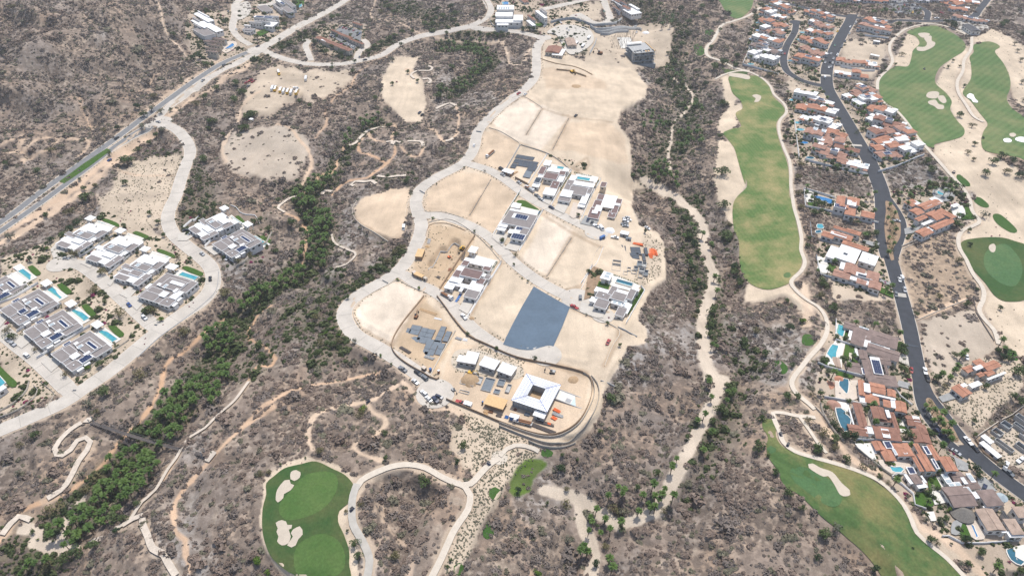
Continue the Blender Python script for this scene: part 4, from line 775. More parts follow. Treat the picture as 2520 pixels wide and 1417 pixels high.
def palm_single(seed, h, fan=True):
    T_, D = palm_parts(seed, fan); off = np.array([0, 0, h]); rg = np.random.default_rng(seed)
    return joined('palm', [MT['palm_leaf'], MT['palm_bark'], MT['palm_dry']], [[[p+off for p in t] for t in T_], tube([(0, 0, -1), (0, 0, h)], [.3, .24], 5), [[np.array(p)+off for p in t] for t in D]+clump(rg, 0, 0, h-1.2, .5, .9, 14, .4)])
PSING = [(palm_single(20+i, h), h) for i, h in enumerate([5, 6.5, 8])]
n_palm = [0]; FARP = []
OVER = {}
def add_palm(u, v, s=1.0, grp='fan palms growing in the ravine groves', kindw='fan palm', x=None, y=None, z=None):
    i = n_palm[0]; big = (v > 380) 
    hh = (PALMS[i % 5][3] if big else PSING[i % 3][1])*s
    if x is None: x, y, z = onground(u, v, hh)
    x, y, z = float(x), float(y), float(z)
    if not clear_of(x, y, 1): return
    n_palm[0] += 1; nm_ = kindw.replace(' ', '_'); OVER[nm_] = OVER.get(nm_, 0)+1
    s *= .88
    if OVER[nm_] > 298: FARP.append((x, y, z, s)); return
    sz = random.uniform(.9, 1.15)*s
    if big and i < 330:
        e = link(nm_, None, None, (x, y, z), random.uniform(0, 6.28)); e.empty_display_size = .5; e.scale = (sz, sz, sz)
        t, c, d, h = PALMS[i % 5]; link('trunk', t, e); link('crown', c, e); link('dead_fronds', d, e)
    else:
        e = link(nm_, PSING[i % 3][0], None, (x, y, z), random.uniform(0, 6.28)); e.scale = (sz, sz, sz)
    tag(e, f'{["short", "tall", "leaning", "young", "high"][i % 5] if big else "distant"} {kindw} {near(u, v)}', 'palm', grp)
GROVES = [(T6(370,10, 530,0, 560,110, 650,150, 655,240, 600,330, 620,480, 560,520, 440,480, 430,420, 480,360, 470,290, 530,240, 440,150, 380,60), 60), (T6(340,560, 440,520, 470,590, 400,640, 250,700, 100,780, 0,850, -60,800, 100,690, 250,620), 34),
 (T5(1520,980, 1620,960, 1720,990, 1740,1080, 1650,1140, 1560,1120, 1510,1050), 22), (T5(1600,1180, 1700,1180, 1690,1330, 1610,1330), 8), (T9(1350,0, 1600,-40, 1660,60, 1540,160, 1400,230, 1380,330, 1290,450, 1140,420, 1120,300, 1200,180, 1300,80), 44),
 (T9(910,480, 1030,470, 1190,520, 1200,600, 1130,740, 1000,830, 900,920, 760,960, 620,900, 740,850, 760,760, 830,620), 62), (T9(540,1000, 600,900, 760,950, 860,960, 740,1060, 600,1100, 520,1080), 16),
 (T2(1400,310, 1500,320, 1600,330, 1750,330, 1810,390, 1800,470, 1720,560, 1650,640, 1540,710, 1440,720, 1430,670, 1550,640, 1570,580, 1640,520, 1680,450, 1640,400, 1500,390, 1400,340), 74), (T2(840,900, 880,870, 1020,860, 1020,890, 940,930, 840,940), 12), (T2(480,1330, 560,1290, 680,1270, 690,1310, 600,1380, 500,1410), 16), (T2(740,990, 790,970, 800,1060, 740,1090), 7),
 (T3(1110,860, 1190,800, 1300,830, 1290,900, 1250,980, 1110,940), 17), (T3(1350,960, 1420,920, 1540,960, 1540,1060, 1420,1130, 1330,1080, 1370,1020), 20), (T3(1270,500, 1400,560, 1430,610, 1300,600, 1250,530), 10), (T3(1380,790, 1480,740, 1560,770, 1540,830, 1400,830), 9), (T3(1180,1200, 1300,1180, 1310,1300, 1230,1320, 1190,1300), 13), (T3(1310,1280, 1360,1280, 1380,1390, 1330,1390), 5), (T3(1240,130, 1380,130, 1380,180, 1260,240), 12)]
SING = T9(350,1040, 365,1095, 412,1010, 480,1090, 465,1170, 520,1155, 560,1110, 330,1290, 200,1310, 245,1305, 150,1390, 175,1350, 1230,250, 1290,245, 1235,325, 1400,100)+T7(1565,270, 1425,290, 1500,240, 1480,210, 1650,590, 1665,690, 1635,1070, 1665,1085, 1470,480, 1560,470, 1625,350, 1530,620, 1615,1350)+T11(890,815, 955,760, 1000,765, 985,800, 1140,810, 1210,735, 1295,770, 1285,810, 1230,830, 1262,845, 1360,820, 1180,890, 1195,915, 1232,890, 1102,940, 795,915, 758,980, 770,1010, 740,1070, 858,990, 902,1060, 825,1090, 985,1010, 705,1190, 725,1230, 690,1215, 890,1290, 912,1340, 1355,590, 1388,550, 1350,612, 1645,360, 1645,95, 1750,120, 1585,490, 1590,215, 1535,270, 1800,50, 1760,60)
def blue_noise(poly, n, mind, seed=1):
    x, y, z = onground(*np.array(poly, float).T); rg = np.random.default_rng(seed); P = np.stack([x, y], 1); out = []
    for t in range(n*40):
        q_ = rg.uniform(P.min(0), P.max(0))
        if not inpoly(q_[:1], q_[1:], P)[0]: continue
        if all((q_[0]-a)**2+(q_[1]-b)**2 > mind*mind for a, b in out): out.append(q_)
        if len(out) >= n: break
    return out
def tree_meshes(seed, lm, h=4.0, r=2.2, n=300, size=.3, blobs=8):
    rg = np.random.default_rng(seed); T_ = []; br = tube([(0, 0, -.6), (.1, 0, h*.35), (0, .1, h*.6)], [.24, .18, .1], 5)
    for i in range(blobs):
        a = rg.uniform(0, 6.28); rr = rg.uniform(.15, .72)*r; c = (rr*math.cos(a), rr*math.sin(a), h*rg.uniform(.42, .72)); T_ += clump(rg, *c, r*rg.uniform(.32, .5), h*.28, n//blobs, size)
        br += tube([(0, 0, h*.3), (c[0]*.6, c[1]*.6, c[2]*.9), c], [.12, .07, .03], 4)
    return tris_mesh('trunk', br, MT['bark']), tris_mesh('crown', T_, lm)
TK = {k: [tree_meshes(s, MT[m], *a) for s in range(3)] for k, m, a in [('green', 'tree_green', (4.0, 2.6, 320, .3)), ('grey', 'tree_grey', (4.0, 2.6, 220, .26)), ('dark', 'tree_dark', (4.5, 2.4, 340, .3)), ('bright', 'tree_bright', (3.0, 2.3, 300, .3)), ('olive', 'tree_olive', (3.6, 2.6, 260, .26)), ('magenta', 'magenta_leaf', (1.5, 1.4, 160, .22))]}
KW = {'green': 'round green mesquite tree', 'grey': 'grey green thorn tree', 'dark': 'dark evergreen tree', 'bright': 'bright green leafy tree', 'olive': 'olive brown tree', 'magenta': 'magenta flowering bougainvillea bush'}
n_tree = [0]; FART = []
def add_tree(u, v, rpx, kind='green', x=None, y=None):
    if x is None: x, y, z = onground(u, v, 1.5)
    else: z = hat(x, y)
    x, y, z = float(x), float(y), float(z)
    if not clear_of(x, y, 0): return
    zc = y*cp-(z-HC)*sp_; rm = rpx*zc/FP; s = rm/2.4
    nm_ = {'green': 'mesquite_tree', 'grey': 'thorn_tree', 'dark': 'evergreen_tree', 'bright': 'leafy_tree', 'olive': 'dry_tree', 'magenta': 'bougainvillea'}[kind]; OVER[nm_] = OVER.get(nm_, 0)+1
    if OVER[nm_] > 298: FART.append((x, y, z, s)); return
    e = link(nm_, None, None, (x, y, z), random.uniform(0, 6.28)); e.empty_display_size = .5; e.scale = (s, s, min(s, .45+s*.55))
    t, c = TK[kind][n_tree[0] % 3]; n_tree[0] += 1; link('trunk', t, e); link('crown', c, e)
    tag(e, f'{"large " if rpx > 15 else "small " if rpx < 9 else ""}{KW[kind]} {near(u, v)}', 'bush' if kind == 'magenta' else 'tree', KW[kind]+'s among the scrub and gardens')
def trees(T, rs, *a):
    for x, y, r, k in a: (u, v), = T(x, y); add_tree(u, v, r/rs, {'g': 'green', 'y': 'grey', 'd': 'dark', 'b': 'bright', 'o': 'olive', 'm': 'magenta'}[k])
def plant_all():
    for u, v in SING: add_palm(u, v, random.uniform(.72, .95))
    for j, (p, n) in enumerate(GROVES):
        for x, y in blue_noise(p, n, 3.9, j):
            z = float(hat(x, y)); u, v = proj(x, y, z); add_palm(float(u), float(v), random.uniform(.85, 1.15), x=x, y=y-4.8, z=z)
    trees(T1, 2.951, (930,1190,64,'g'), (1000,1095,32,'g'), (1095,1040,30,'g'), (1135,985,27,'g'), (850,930,22,'d'), (915,1335,32,'g'), (1475,1170,42,'g'), (1425,760,38,'o'), (1475,715,36,'g'), (1570,650,32,'g'), (1820,850,50,'g'), (1780,945,42,'g'), (1700,740,42,'g'), (1540,890,38,'g'), (1770,690,46,'g'), (1710,615,34,'g'), (1240,800,20,'g'), (1100,800,36,'y'), (1170,815,32,'y'), (1045,840,34,'d'), (1030,930,38,'y'), (1180,950,32,'y'), (1515,935,22,'g'), (790,1120,22,'g'), (1110,705,32,'o'), (365,1100,40,'o'), (60,1190,34,'g'), (270,1250,32,'g'), (615,790,24,'o'), (760,950,28,'o'), (1010,780,34,'d'), (1260,255,26,'g'), (1315,575,14,'g'), (1620,985,24,'g'), (1400,430,30,'d'), (1450,420,30,'d'), (1500,480,34,'g'), (1640,170,26,'g'), (1600,230,26,'g'), (1650,10,26,'g'), (1690,10,20,'g'), (95,75,28,'o'), (680,1350,26,'o'), (610,1370,26,'g'), (585,1300,18,'g'), (1260,625,28,'y'))
    trees(T2, 2.951, (1110,590,18,'m'), (1010,750,0.1,'g'), (950,720,26,'g'), (1080,610,20,'g'), (1185,530,22,'g'), (1265,590,20,'g'), (1435,640,42,'g'), (1400,710,42,'g'), (1060,920,32,'g'), (1105,985,30,'g'), (490,770,28,'g'), (400,740,20,'g'), (55,850,50,'g'), (20,940,36,'g'), (1510,500,32,'g'), (1530,600,30,'g'), (1170,1320,30,'g'), (1255,1305,20,'g'), (1040,1355,24,'g'), (310,190,36,'g'), (340,120,30,'g'), (460,120,30,'o'), (400,60,26,'g'), (290,150,30,'o'), (250,220,30,'g'), (100,280,30,'g'), (60,240,28,'g'), (340,330,34,'g'), (410,260,30,'g'), (460,240,30,'g'), (520,240,32,'g'), (570,180,30,'g'), (640,140,34,'g'), (690,130,30,'g'), (280,360,30,'g'), (360,390,26,'g'), (520,320,30,'d'), (560,360,36,'d'), (600,390,34,'g'), (650,350,30,'g'), (700,400,34,'d'), (900,380,26,'g'), (950,350,30,'g'), (1000,320,32,'g'), (1050,290,30,'g'), (1100,270,28,'g'), (1150,240,26,'g'), (1220,240,24,'g'), (1310,190,34,'g'), (1370,190,34,'g'), (1340,130,30,'g'), (1450,130,36,'g'), (1530,110,34,'g'), (1410,80,30,'d'), (1000,90,34,'o'), (1050,60,34,'g'), (1100,100,30,'g'), (1500,60,34,'d'), (1560,250,22,'g'), (1640,245,22,'g'), (1710,245,22,'g'), (1780,260,24,'g'), (1850,265,24,'g'), (1470,250,22,'g'), (790,520,22,'g'), (800,450,20,'g'), (640,500,22,'g'), (1080,440,28,'y'), (1150,330,22,'g'), (260,290,16,'y'), (640,465,12,'g'), (1605,1215,12,'g'), (1750,1240,12,'y'), (1400,1330,10,'g'))
    trees(T3, 2.951, (1345,460,30,'g'), (1310,390,18,'g'), (1690,995,28,'g'), (1710,460,42,'g'), (1640,500,42,'g'), (1700,1260,58,'g'), (1630,350,26,'g'), (1395,80,34,'d'), (1500,110,34,'g'), (1450,170,32,'g'), (1120,30,26,'g'), (1180,20,28,'g'), (1250,40,28,'g'), (1550,60,30,'g'), (1580,130,28,'g'), (1620,20,30,'d'), (1410,330,30,'g'), (1400,250,28,'g'), (1460,250,28,'g'), (1700,460,26,'g'), (1800,470,26,'d'), (1780,440,18,'m'), (1810,410,22,'g'), (1690,220,20,'g'), (1780,190,18,'g'), (300,215,26,'d'), (260,220,26,'d'), (330,220,24,'d'), (480,240,18,'g'), (410,250,12,'d'), (690,400,30,'y'), (650,400,22,'y'), (530,290,24,'g'), (490,300,22,'g'), (550,330,24,'b'), (600,320,20,'g'), (580,240,12,'d'), (630,250,12,'d'), (1750,100,24,'g'), (100,250,26,'g'), (40,250,22,'g'), (1480,1010,30,'g'), (1700,760,40,'g'), (1580,620,30,'d'), (1610,900,28,'g'))
    trees(T4, 2.953, (1660,840,34,'g'), (1750,915,28,'o'), (1415,1180,38,'g'), (1450,1240,42,'g'), (400,1010,30,'g'), (410,950,20,'g'), (290,550,45,'o'), (350,610,30,'o'), (490,760,26,'d'), (1560,170,28,'d'), (1600,190,38,'d'), (1630,205,34,'d'), (1245,290,14,'g'), (1240,400,22,'o'), (1190,350,12,'g'), (1290,180,22,'g'), (1200,190,32,'g'), (1120,490,14,'g'), (1090,520,14,'g'), (1185,470,16,'g'), (45,410,22,'g'), (30,480,24,'g'), (430,1030,14,'g'), (480,1300,40,'o'), (500,1200,40,'o'), (1710,295,10,'m'), (1960,190,30,'g'), (1990,170,28,'g'), (1610,440,14,'g'), (1690,625,16,'g'), (1660,480,12,'g'), (1580,490,16,'g'), (1770,1050,24,'g'), (1830,1000,12,'d'), (1715,1110,26,'o'), (1760,1160,22,'o'), (2080,370,22,'y'), (2100,440,24,'y'), (2060,320,22,'y'), (2120,260,24,'d'), (1870,60,14,'g'), (2110,600,26,'y'), (2120,730,20,'y'), (1850,1260,40,'g'), (1900,1180,40,'g'), (1960,1140,40,'g'), (2040,1180,40,'d'), (1990,1250,40,'o'), (2090,1280,36,'d'))
    trees(T5, 2.951, (75,305,44,'y'), (210,475,30,'d'), (505,130,45,'o'), (650,30,58,'g'), (335,150,26,'g'), (125,450,26,'g'), (1095,130,28,'g'), (1190,290,22,'g'), (680,700,42,'o'), (860,870,50,'o'), (730,560,45,'o'), (540,430,45,'o'), (1110,850,40,'o'), (1650,710,62,'o'), (90,1030,35,'g'), (50,980,36,'o'), (25,430,20,'g'), (1025,1310,55,'o'), (800,330,36,'y'), (900,230,26,'g'), (560,210,34,'d'), (510,250,34,'d'), (450,300,32,'g'), (370,330,30,'d'), (345,385,24,'b'), (1360,720,46,'o'), (1170,900,30,'b'), (1270,820,20,'g'), (1380,680,30,'o'), (330,140,20,'g'), (1290,450,26,'o'), (1380,465,24,'g'), (1330,130,26,'o'), (1440,140,28,'g'), (1500,110,30,'g'), (1550,100,26,'g'), (1860,200,30,'g'), (1150,200,26,'g'), (880,160,10,'m'), (870,180,12,'m'), (930,120,12,'m'), (915,45,10,'m'), (1250,350,12,'m'), (1300,385,8,'m'), (1280,365,10,'m'), (1045,1070,12,'m'), (1050,1030,12,'m'), (1400,770,12,'m'), (1370,800,12,'m'), (1180,930,10,'m'), (480,640,8,'m'), (350,470,14,'m'), (470,700,8,'m'), (950,900,10,'m'), (520,1260,20,'o'), (470,1300,30,'o'), (640,1250,32,'b'), (740,1230,40,'g'), (300,1125,22,'d'), (250,1120,24,'o'), (100,850,18,'d'), (760,770,22,'g'), (990,430,20,'d'), (820,400,22,'o'), (1100,700,22,'g'), (1340,1000,45,'o'), (570,760,24,'d'), (720,880,18,'d'), (1730,480,30,'o'), (1820,440,30,'o'), (1480,160,22,'g'), (1410,150,22,'o'), (780,930,14,'g'), (920,420,26,'y'), (1000,400,24,'y'))
    trees(T6, 2.951, (1375,165,17,'b'), (1680,260,16,'g'), (1800,370,12,'g'), (1275,670,20,'b'), (1625,1000,20,'g'), (1835,1110,18,'g'), (990,1160,18,'b'), (1075,1220,16,'g'), (805,1060,26,'y'), (1115,610,16,'b'), (1870,330,22,'g'), (620,900,26,'b'), (650,960,24,'b'), (690,1010,20,'b'), (750,740,24,'g'), (800,680,24,'g'), (860,640,26,'g'), (930,540,32,'g'), (980,520,32,'g'), (1040,480,34,'o'), (1100,420,34,'o'), (1150,380,34,'o'), (350,200,44,'g'), (760,430,24,'g'), (230,410,30,'g'), (600,50,24,'g'), (530,880,40,'o'), (560,1080,40,'o'), (640,1080,40,'g'), (700,1060,36,'o'), (530,1150,34,'g'), (880,1200,26,'g'), (120,180,28,'g'), (180,250,30,'g'), (340,1100,1,'g'), (250,40,26,'g'), (590,1000,26,'b'), (90,1110,50,'g'), (130,1180,40,'g'))
    trees(T7, 2.951, (1710,80,48,'g'), (1740,220,30,'o'), (1730,320,60,'g'), (1790,560,42,'g'), (1145,265,20,'d'), (1620,850,42,'g'), (1625,930,50,'g'), (1600,1010,32,'g'), (65,1110,20,'g'), (345,1185,22,'d'), (250,595,10,'b'), (295,620,14,'g'), (1330,250,14,'g'), (1470,300,40,'g'), (1440,180,30,'g'), (1500,360,38,'d'), (1520,440,38,'g'), (1480,540,34,'d'), (1550,660,34,'d'), (1680,640,26,'g'), (965,1085,20,'g'), (970,1210,24,'y'), (1610,1340,34,'g'), (1750,1400,34,'g'), (1120,700,24,'b'), (740,560,24,'g'), (105,325,22,'o'), (200,430,22,'o'), (660,150,20,'g'), (190,500,14,'g'), (1500,880,34,'o'), (720,860,14,'y'), (1290,400,24,'o'), (1350,470,24,'y'), (880,880,16,'m'), (870,930,20,'g'))
    trees(T8, 2.725, (685,870,42,'g'), (1360,1330,44,'g'), (1510,320,42,'g'), (1690,250,36,'y'), (1895,1300,58,'g'), (1700,1390,30,'g'), (1240,905,24,'g'), (480,950,32,'b'), (1270,830,30,'y'), (1580,840,28,'g'), (1805,870,22,'g'), (1520,550,34,'o'), (1600,440,20,'d'), (1750,375,12,'m'), (1805,370,12,'m'), (1780,315,10,'m'), (1590,345,20,'g'), (1730,235,10,'d'), (620,720,40,'g'), (610,680,34,'g'), (600,790,34,'o'), (510,450,22,'g'), (510,400,22,'g'), (460,190,30,'o'), (450,100,30,'o'), (510,640,24,'o'), (370,820,22,'g'), (390,1000,34,'d'), (240,1180,40,'g'), (280,1230,1,'g'), (410,1250,26,'g'), (640,1295,26,'g'), (600,1350,20,'d'), (520,1330,14,'d'), (560,1270,10,'d'), (620,1220,34,'g'), (1140,1160,44,'g'), (1140,1120,34,'g'), (1160,1290,32,'g'), (1080,1260,28,'y'), (540,230,30,'g'), (800,280,26,'y'), (840,290,20,'g'), (920,380,34,'g'), (960,370,30,'g'), (620,170,28,'g'), (580,170,24,'g'), (1060,820,18,'o'), (60,700,40,'g'), (20,600,40,'d'), (80,1100,40,'g'), (160,1020,36,'o'), (210,1250,32,'g'), (1650,740,16,'g'), (1840,1160,30,'d'), (1820,1200,30,'d'), (1790,1150,26,'g'), (1500,1180,26,'g'), (440,1150,40,'y'), (700,1060,24,'g'), (1880,1210,10,'d'), (1240,290,28,'y'), (1320,740,30,'y'), (1400,790,34,'o'))
    trees(T9, 2.97, (260,390,40,'g'), (150,465,28,'o'), (775,75,62,'g'), (650,165,44,'y'), (245,170,18,'g'), (700,210,30,'o'), (130,660,30,'y'), (730,700,60,'o'), (640,790,50,'o'), (600,680,40,'y'), (400,930,70,'o'), (690,1200,50,'g'), (560,1250,60,'g'), (1620,300,0.1,'g'), (1880,1310,40,'b'), (270,1138,14,'b'), (230,1100,26,'g'), (1530,120,36,'g'), (1060,560,40,'g'), (1000,880,36,'g'), (1100,700,30,'d'), (470,1300,60,'g'), (340,1350,50,'o'), (820,1010,60,'g'), (900,1000,40,'g'), (850,1090,34,'d'))
    trees(T10, 2.97, (865,200,42,'b'), (850,240,44,'o'), (1590,475,44,'g'), (1550,585,32,'d'), (815,1180,42,'g'), (850,1275,42,'g'), (545,510,40,'o'), (90,1310,36,'b'), (170,1390,34,'b'), (1040,550,26,'g'), (1320,730,60,'g'), (445,548,12,'g'), (340,580,9,'m'), (420,575,9,'m'), (310,590,9,'m'), (190,655,28,'o'), (120,670,26,'o'), (265,600,16,'g'), (1100,1260,50,'o'), (1030,370,30,'g'), (1440,535,26,'y'), (1510,1290,20,'g'), (1485,1340,18,'g'), (755,1080,16,'d'), (740,935,22,'o'), (855,890,28,'o'), (1690,790,10,'y'), (1760,880,10,'y'), (1580,1240,10,'y'), (1665,1105,14,'y'))
    trees(T11, 2.97, (550,530,22,'g'), (540,635,40,'d'), (225,800,38,'d'), (900,135,52,'g'), (825,360,26,'g'), (1250,680,44,'g'), (1770,90,50,'g'), (1700,200,50,'g'), (1660,300,44,'g'), (1630,380,40,'o'), (1530,290,36,'d'), (1470,400,30,'g'), (800,1340,40,'d'), (370,1390,40,'b'), (430,880,20,'g'), (130,830,18,'y'), (105,770,12,'y'), (920,940,50,'o'), (850,1200,40,'o'), (590,1150,44,'y'), (580,900,44,'o'), (1090,770,30,'g'), (980,1070,36,'g'), (1560,500,40,'g'), (570,780,30,'o'), (1750,30,30,'g'), (800,1040,20,'g'), (660,560,18,'g'), (1290,940,30,'o'))
    trees(T12, 2.74, (390,210,46,'g'), (440,215,34,'g'), (180,550,52,'g'), (385,850,42,'g'), (570,570,50,'g'), (775,635,38,'g'), (890,680,28,'o'), (630,1140,54,'g'), (480,955,26,'g'), (240,600,20,'g'), (290,720,34,'g'), (200,360,34,'g'), (650,40,30,'y'), (690,500,44,'g'), (620,460,44,'o'), (520,370,30,'o'), (700,560,36,'o'), (1000,740,24,'g'), (1055,780,20,'o'), (1190,880,24,'y'), (1460,285,24,'g'), (1630,370,24,'g'), (1640,460,22,'g'), (1400,170,28,'y'), (1940,250,38,'g'), (1900,200,30,'g'), (1190,480,48,'g'), (1150,350,26,'y'), (820,480,44,'d'), (770,490,40,'d'), (790,235,24,'g'), (690,400,28,'d'), (720,430,24,'d'), (640,290,28,'g'), (1500,350,1,'g'), (1320,850,34,'g'), (1290,830,30,'g'), (1350,770,26,'b'), (1250,860,22,'g'), (1670,740,34,'d'), (1400,1040,28,'d'), (1440,1030,30,'g'), (1580,1190,42,'d'), (1560,1160,34,'g'), (1760,1110,34,'g'), (1350,1180,40,'g'), (1390,1190,26,'o'), (1320,1040,26,'y'), (1600,1340,32,'g'), (1550,1330,24,'y'), (1690,1230,20,'g'), (1700,1350,12,'g'), (1800,1330,34,'g'), (1880,1310,24,'m'), (1960,1390,40,'g'), (1730,1180,18,'m'), (1490,1190,14,'d'), (1380,460,20,'g'), (540,190,20,'o'), (700,1100,46,'y'), (960,1360,40,'d'), (580,1290,30,'d'), (1060,420,10,'g'), (1900,890,16,'m'), (1840,930,26,'b'), (1790,960,22,'b'), (1590,920,26,'b'), (1640,830,26,'g'), (1360,570,30,'g'), (1380,710,40,'g'), (1120,740,26,'d'), (1230,1220,10,'d'))
    # palms and garden trees between the houses
    for j, (p, n) in enumerate([(YARD[0], 90), (YARD[1], 95), (YARD[2], 75), (YARD[3], 26), (YARD[4], 34), (YARD[5], 34), (YARD[6], 60), (T4(320,0, 1380,90, 1370,130, 760,120, 320,30), 70), (T4(1270,1400, 1400,1350, 1600,1300, 1680,1400, 1500,1417), 26), (T8(1060,150, 1100,150, 1120,280, 1060,300), 8), (T8(1050,320, 1120,320, 1100,520, 1060,520), 12), (T12(1320,230, 1360,240, 1500,480, 1460,470), 9), (T8(1770,1120, 1800,1130, 1900,1220, 1860,1230), 5), (T8(1380,1350, 1560,1180, 1590,1200, 1420,1400), 8)]):
        for i, (x, y) in enumerate(blue_noise(p, n, 4.5, 50+j)):
            if any(distline(np.array([x]), np.array([y]), L, wd/2+3)[0] < wd/2+1.2 for k, wd, L, nn in LN): continue
            z = float(hat(x, y)); u, v = map(float, proj(x, y, z))
            if i % 5 < 3: add_palm(u, v, random.uniform(.75, 1.0), 'garden palms between the houses', 'garden palm', x, y, z)
            else: add_tree(u, v, random.uniform(1.6, 2.8)*FP/(y*cp-(z-HC)*sp_), random.choice(['green', 'green', 'dark', 'bright', 'olive']), x, y)
    scatter_scrub()
    if FARP:
        P = np.array(FARP); tr = scatter_gn('distant_palms', [o for o in bpy.data.objects if 'palm' in o.name and o.type == 'MESH' and o.parent is None and 'label' in o][-1], P[:, :3], rng.uniform(0, 6.28, len(P)), np.stack([P[:, 3]]*3, 1), 'remaining fan palms among the houses')
    if FART:
        P = np.array(FART); a_, b_ = TK['green'][0]; me = bpy.data.meshes.new('mesquite'); bm = bmesh.new(); bm.from_mesh(b_); nf = len(bm.faces); bm.from_mesh(a_); bm.faces.ensure_lookup_table(); [setattr(f, 'material_index', 1) for f in bm.faces[nf:]]; bm.to_mesh(me); bm.free(); me.materials.append(MT['tree_green']); me.materials.append(MT['bark'])
        x, y, z, s = FART[0]; o = link('mesquite_tree', me, None, (x, y, z)); o.scale = (s, s, s); tag(o, 'small green tree in a far garden, '+near(*map(float, proj(x, y, z))), 'tree'); scatter_gn('garden_trees', o, P[1:, :3], rng.uniform(0, 6.28, len(P)-1), np.stack([P[1:, 3]]*3, 1), 'remaining small green trees in the gardens')
    xy = np.array([q_ for q_ in PLANT_XY if clear_of(q_[0], q_[1], 1)]); n = len(xy); s0 = rng.uniform(.5, 1.15, n)
    scatter_gn('low_planting', AG, np.c_[xy, hat(xy[:, 0], xy[:, 1])], rng.uniform(0, 6.28, n), np.stack([s0, s0, s0], 1), 'small agaves and shrubs planted on the sandy verges')
# ------------------------------------------------------------------ buildings
def tilemat(name, c, c2):
    m = bpy.data.materials.new(name); m.use_nodes = True; t = m.node_tree; L = t.links; b = t.nodes['Principled BSDF']; b.inputs['Roughness'].default_value = .85; b.inputs['Specular IOR Level'].default_value = .2
    tc = t.nodes.new('ShaderNodeTexCoord'); wv = t.nodes.new('ShaderNodeTexBrick'); wv.inputs['Scale'].default_value = 1.6; wv.inputs['Color1'].default_value = (*c, 1); wv.inputs['Color2'].default_value = (*c2, 1); wv.inputs['Mortar'].default_value = tuple(.6*x for x in c)+(1,); wv.inputs['Mortar Size'].default_value = .03
    L.new(tc.outputs['Object'], wv.inputs['Vector']); no = t.nodes.new('ShaderNodeTexNoise'); no.inputs['Scale'].default_value = .35; no.inputs['Detail'].default_value = 6; L.new(tc.outputs['Object'], no.inputs['Vector'])
    mr = t.nodes.new('ShaderNodeMapRange'); mr.inputs['From Min'].default_value = .3; mr.inputs['From Max'].default_value = .7; mr.inputs['To Min'].default_value = .80; mr.inputs['To Max'].default_value = 1.2; L.new(no.outputs['Fac'], mr.inputs['Value'])
    cb = t.nodes.new('ShaderNodeCombineXYZ'); [L.new(mr.outputs[0], cb.inputs[k]) for k in range(3)]; vm = t.nodes.new('ShaderNodeVectorMath'); vm.operation = 'MULTIPLY'; L.new(wv.outputs['Color'], vm.inputs[0]); L.new(cb.outputs[0], vm.inputs[1]); L.new(vm.outputs[0], b.inputs['Base Color']); MT[name] = m
tilemat('tile_orange', (.49, .245, .16), (.42, .20, .13)); tilemat('tile_pink', (.42, .245, .185), (.37, .21, .155)); tilemat('tile_brown', (.27, .205, .18), (.23, .17, .15)); tilemat('tile_redbrown', (.32, .17, .125), (.27, .14, .10)); tilemat('tile_beige', (.45, .34, .27), (.40, .30, .235)); tilemat('tile_slate', (.12, .12, .125), (.10, .10, .11))
mat('wall_white', (.70, .68, .65), .85, .2, noise=.06, nscale=.5); mat('wall_cream', (.58, .51, .42), .85, .2, noise=.07, nscale=.5); mat('wall_grey', (.36, .36, .36), .85, .2, noise=.06, nscale=.6); mat('roof_white', (.80, .79, .77), .7, .3, noise=.05, nscale=.3, noise2=(.04, 1.5))
mat('gravel_grey', (.245, .22, .21), .95, .1, noise=.10, nscale=.4, noise2=(.1, 5)); mat('gravel_brown', (.19, .135, .125), .95, .1, noise=.12, nscale=.4, noise2=(.12, 5)); mat('glass_dark', (.035, .045, .055), .12, .6); mat('panel_blue', (.015, .03, .085), .15, .6); mat('panel_frame', (.45, .47, .5), .5, .5)
mat('skylight', (.38, .44, .46), .15, .6); mat('terrace_white', (.66, .63, .57), .8, .3, noise=.05, nscale=.6); mat('terrace_tan', (.56, .48, .40), .85, .3, noise=.07, nscale=.6); mat('drive', (.52, .48, .42), .85, .3, noise=.06, nscale=.5); mat('drive_grey', (.30, .30, .29), .85, .3, noise=.1, nscale=.5)
mat('wood', (.30, .17, .09), .7, .3, noise=.1, nscale=2); mat('plywood', (.62, .42, .22), .8, .2, noise=.1, nscale=1); mat('thatch', (.19, .175, .155), .95, .1, noise=.2, nscale=2, bump=.5, bscale=5); mat('stone_wall', (.36, .32, .27), .9, .2, noise=.2, nscale=1.2, noise2=(.15, 4)); mat('wall_brown', (.30, .21, .14), .9, .2, noise=.15, nscale=.8)
mat('raw_concrete', (.40, .40, .39), .9, .2, noise=.12, nscale=.5, noise2=(.1, 2)); mat('membrane', (.045, .06, .08), .6, .4, noise=.15, nscale=.6); mat('slab_blue', (.155, .18, .205), .7, .3, noise=.1, nscale=.6); mat('rebar', (.12, .10, .09), .7, .4); mat('dirt_pile', (.40, .28, .17), .95, .1, noise=.15, nscale=1, bump=.6, bscale=2)
mat('dark_soil', (.30, .21, .14), .95, .1, noise=.15, nscale=.6)
def boxes(name, bl, m):   # list of (x0,y0,z0,x1,y1,z1) -> mesh
    V_, F = [], []
    for (x0, y0, z0, x1, y1, z1) in bl:
        n = len(V_); V_ += [(x0, y0, z0), (x1, y0, z0), (x1, y1, z0), (x0, y1, z0), (x0, y0, z1), (x1, y0, z1), (x1, y1, z1), (x0, y1, z1)]
        F += [(n+3, n+2, n+1, n), (n+4, n+5, n+6, n+7), (n, n+1, n+5, n+4), (n+1, n+2, n+6, n+5), (n+2, n+3, n+7, n+6), (n+3, n, n+4, n+7)]
    me = bpy.data.meshes.new(name); me.from_pydata(V_, [], F); me.materials.append(m if not isinstance(m, str) else MT[m]); return me
def win_mesh():
    me = boxes('window', [(-.9, -.04, -.6, .9, .06, .6)], 'glass_dark'); return me
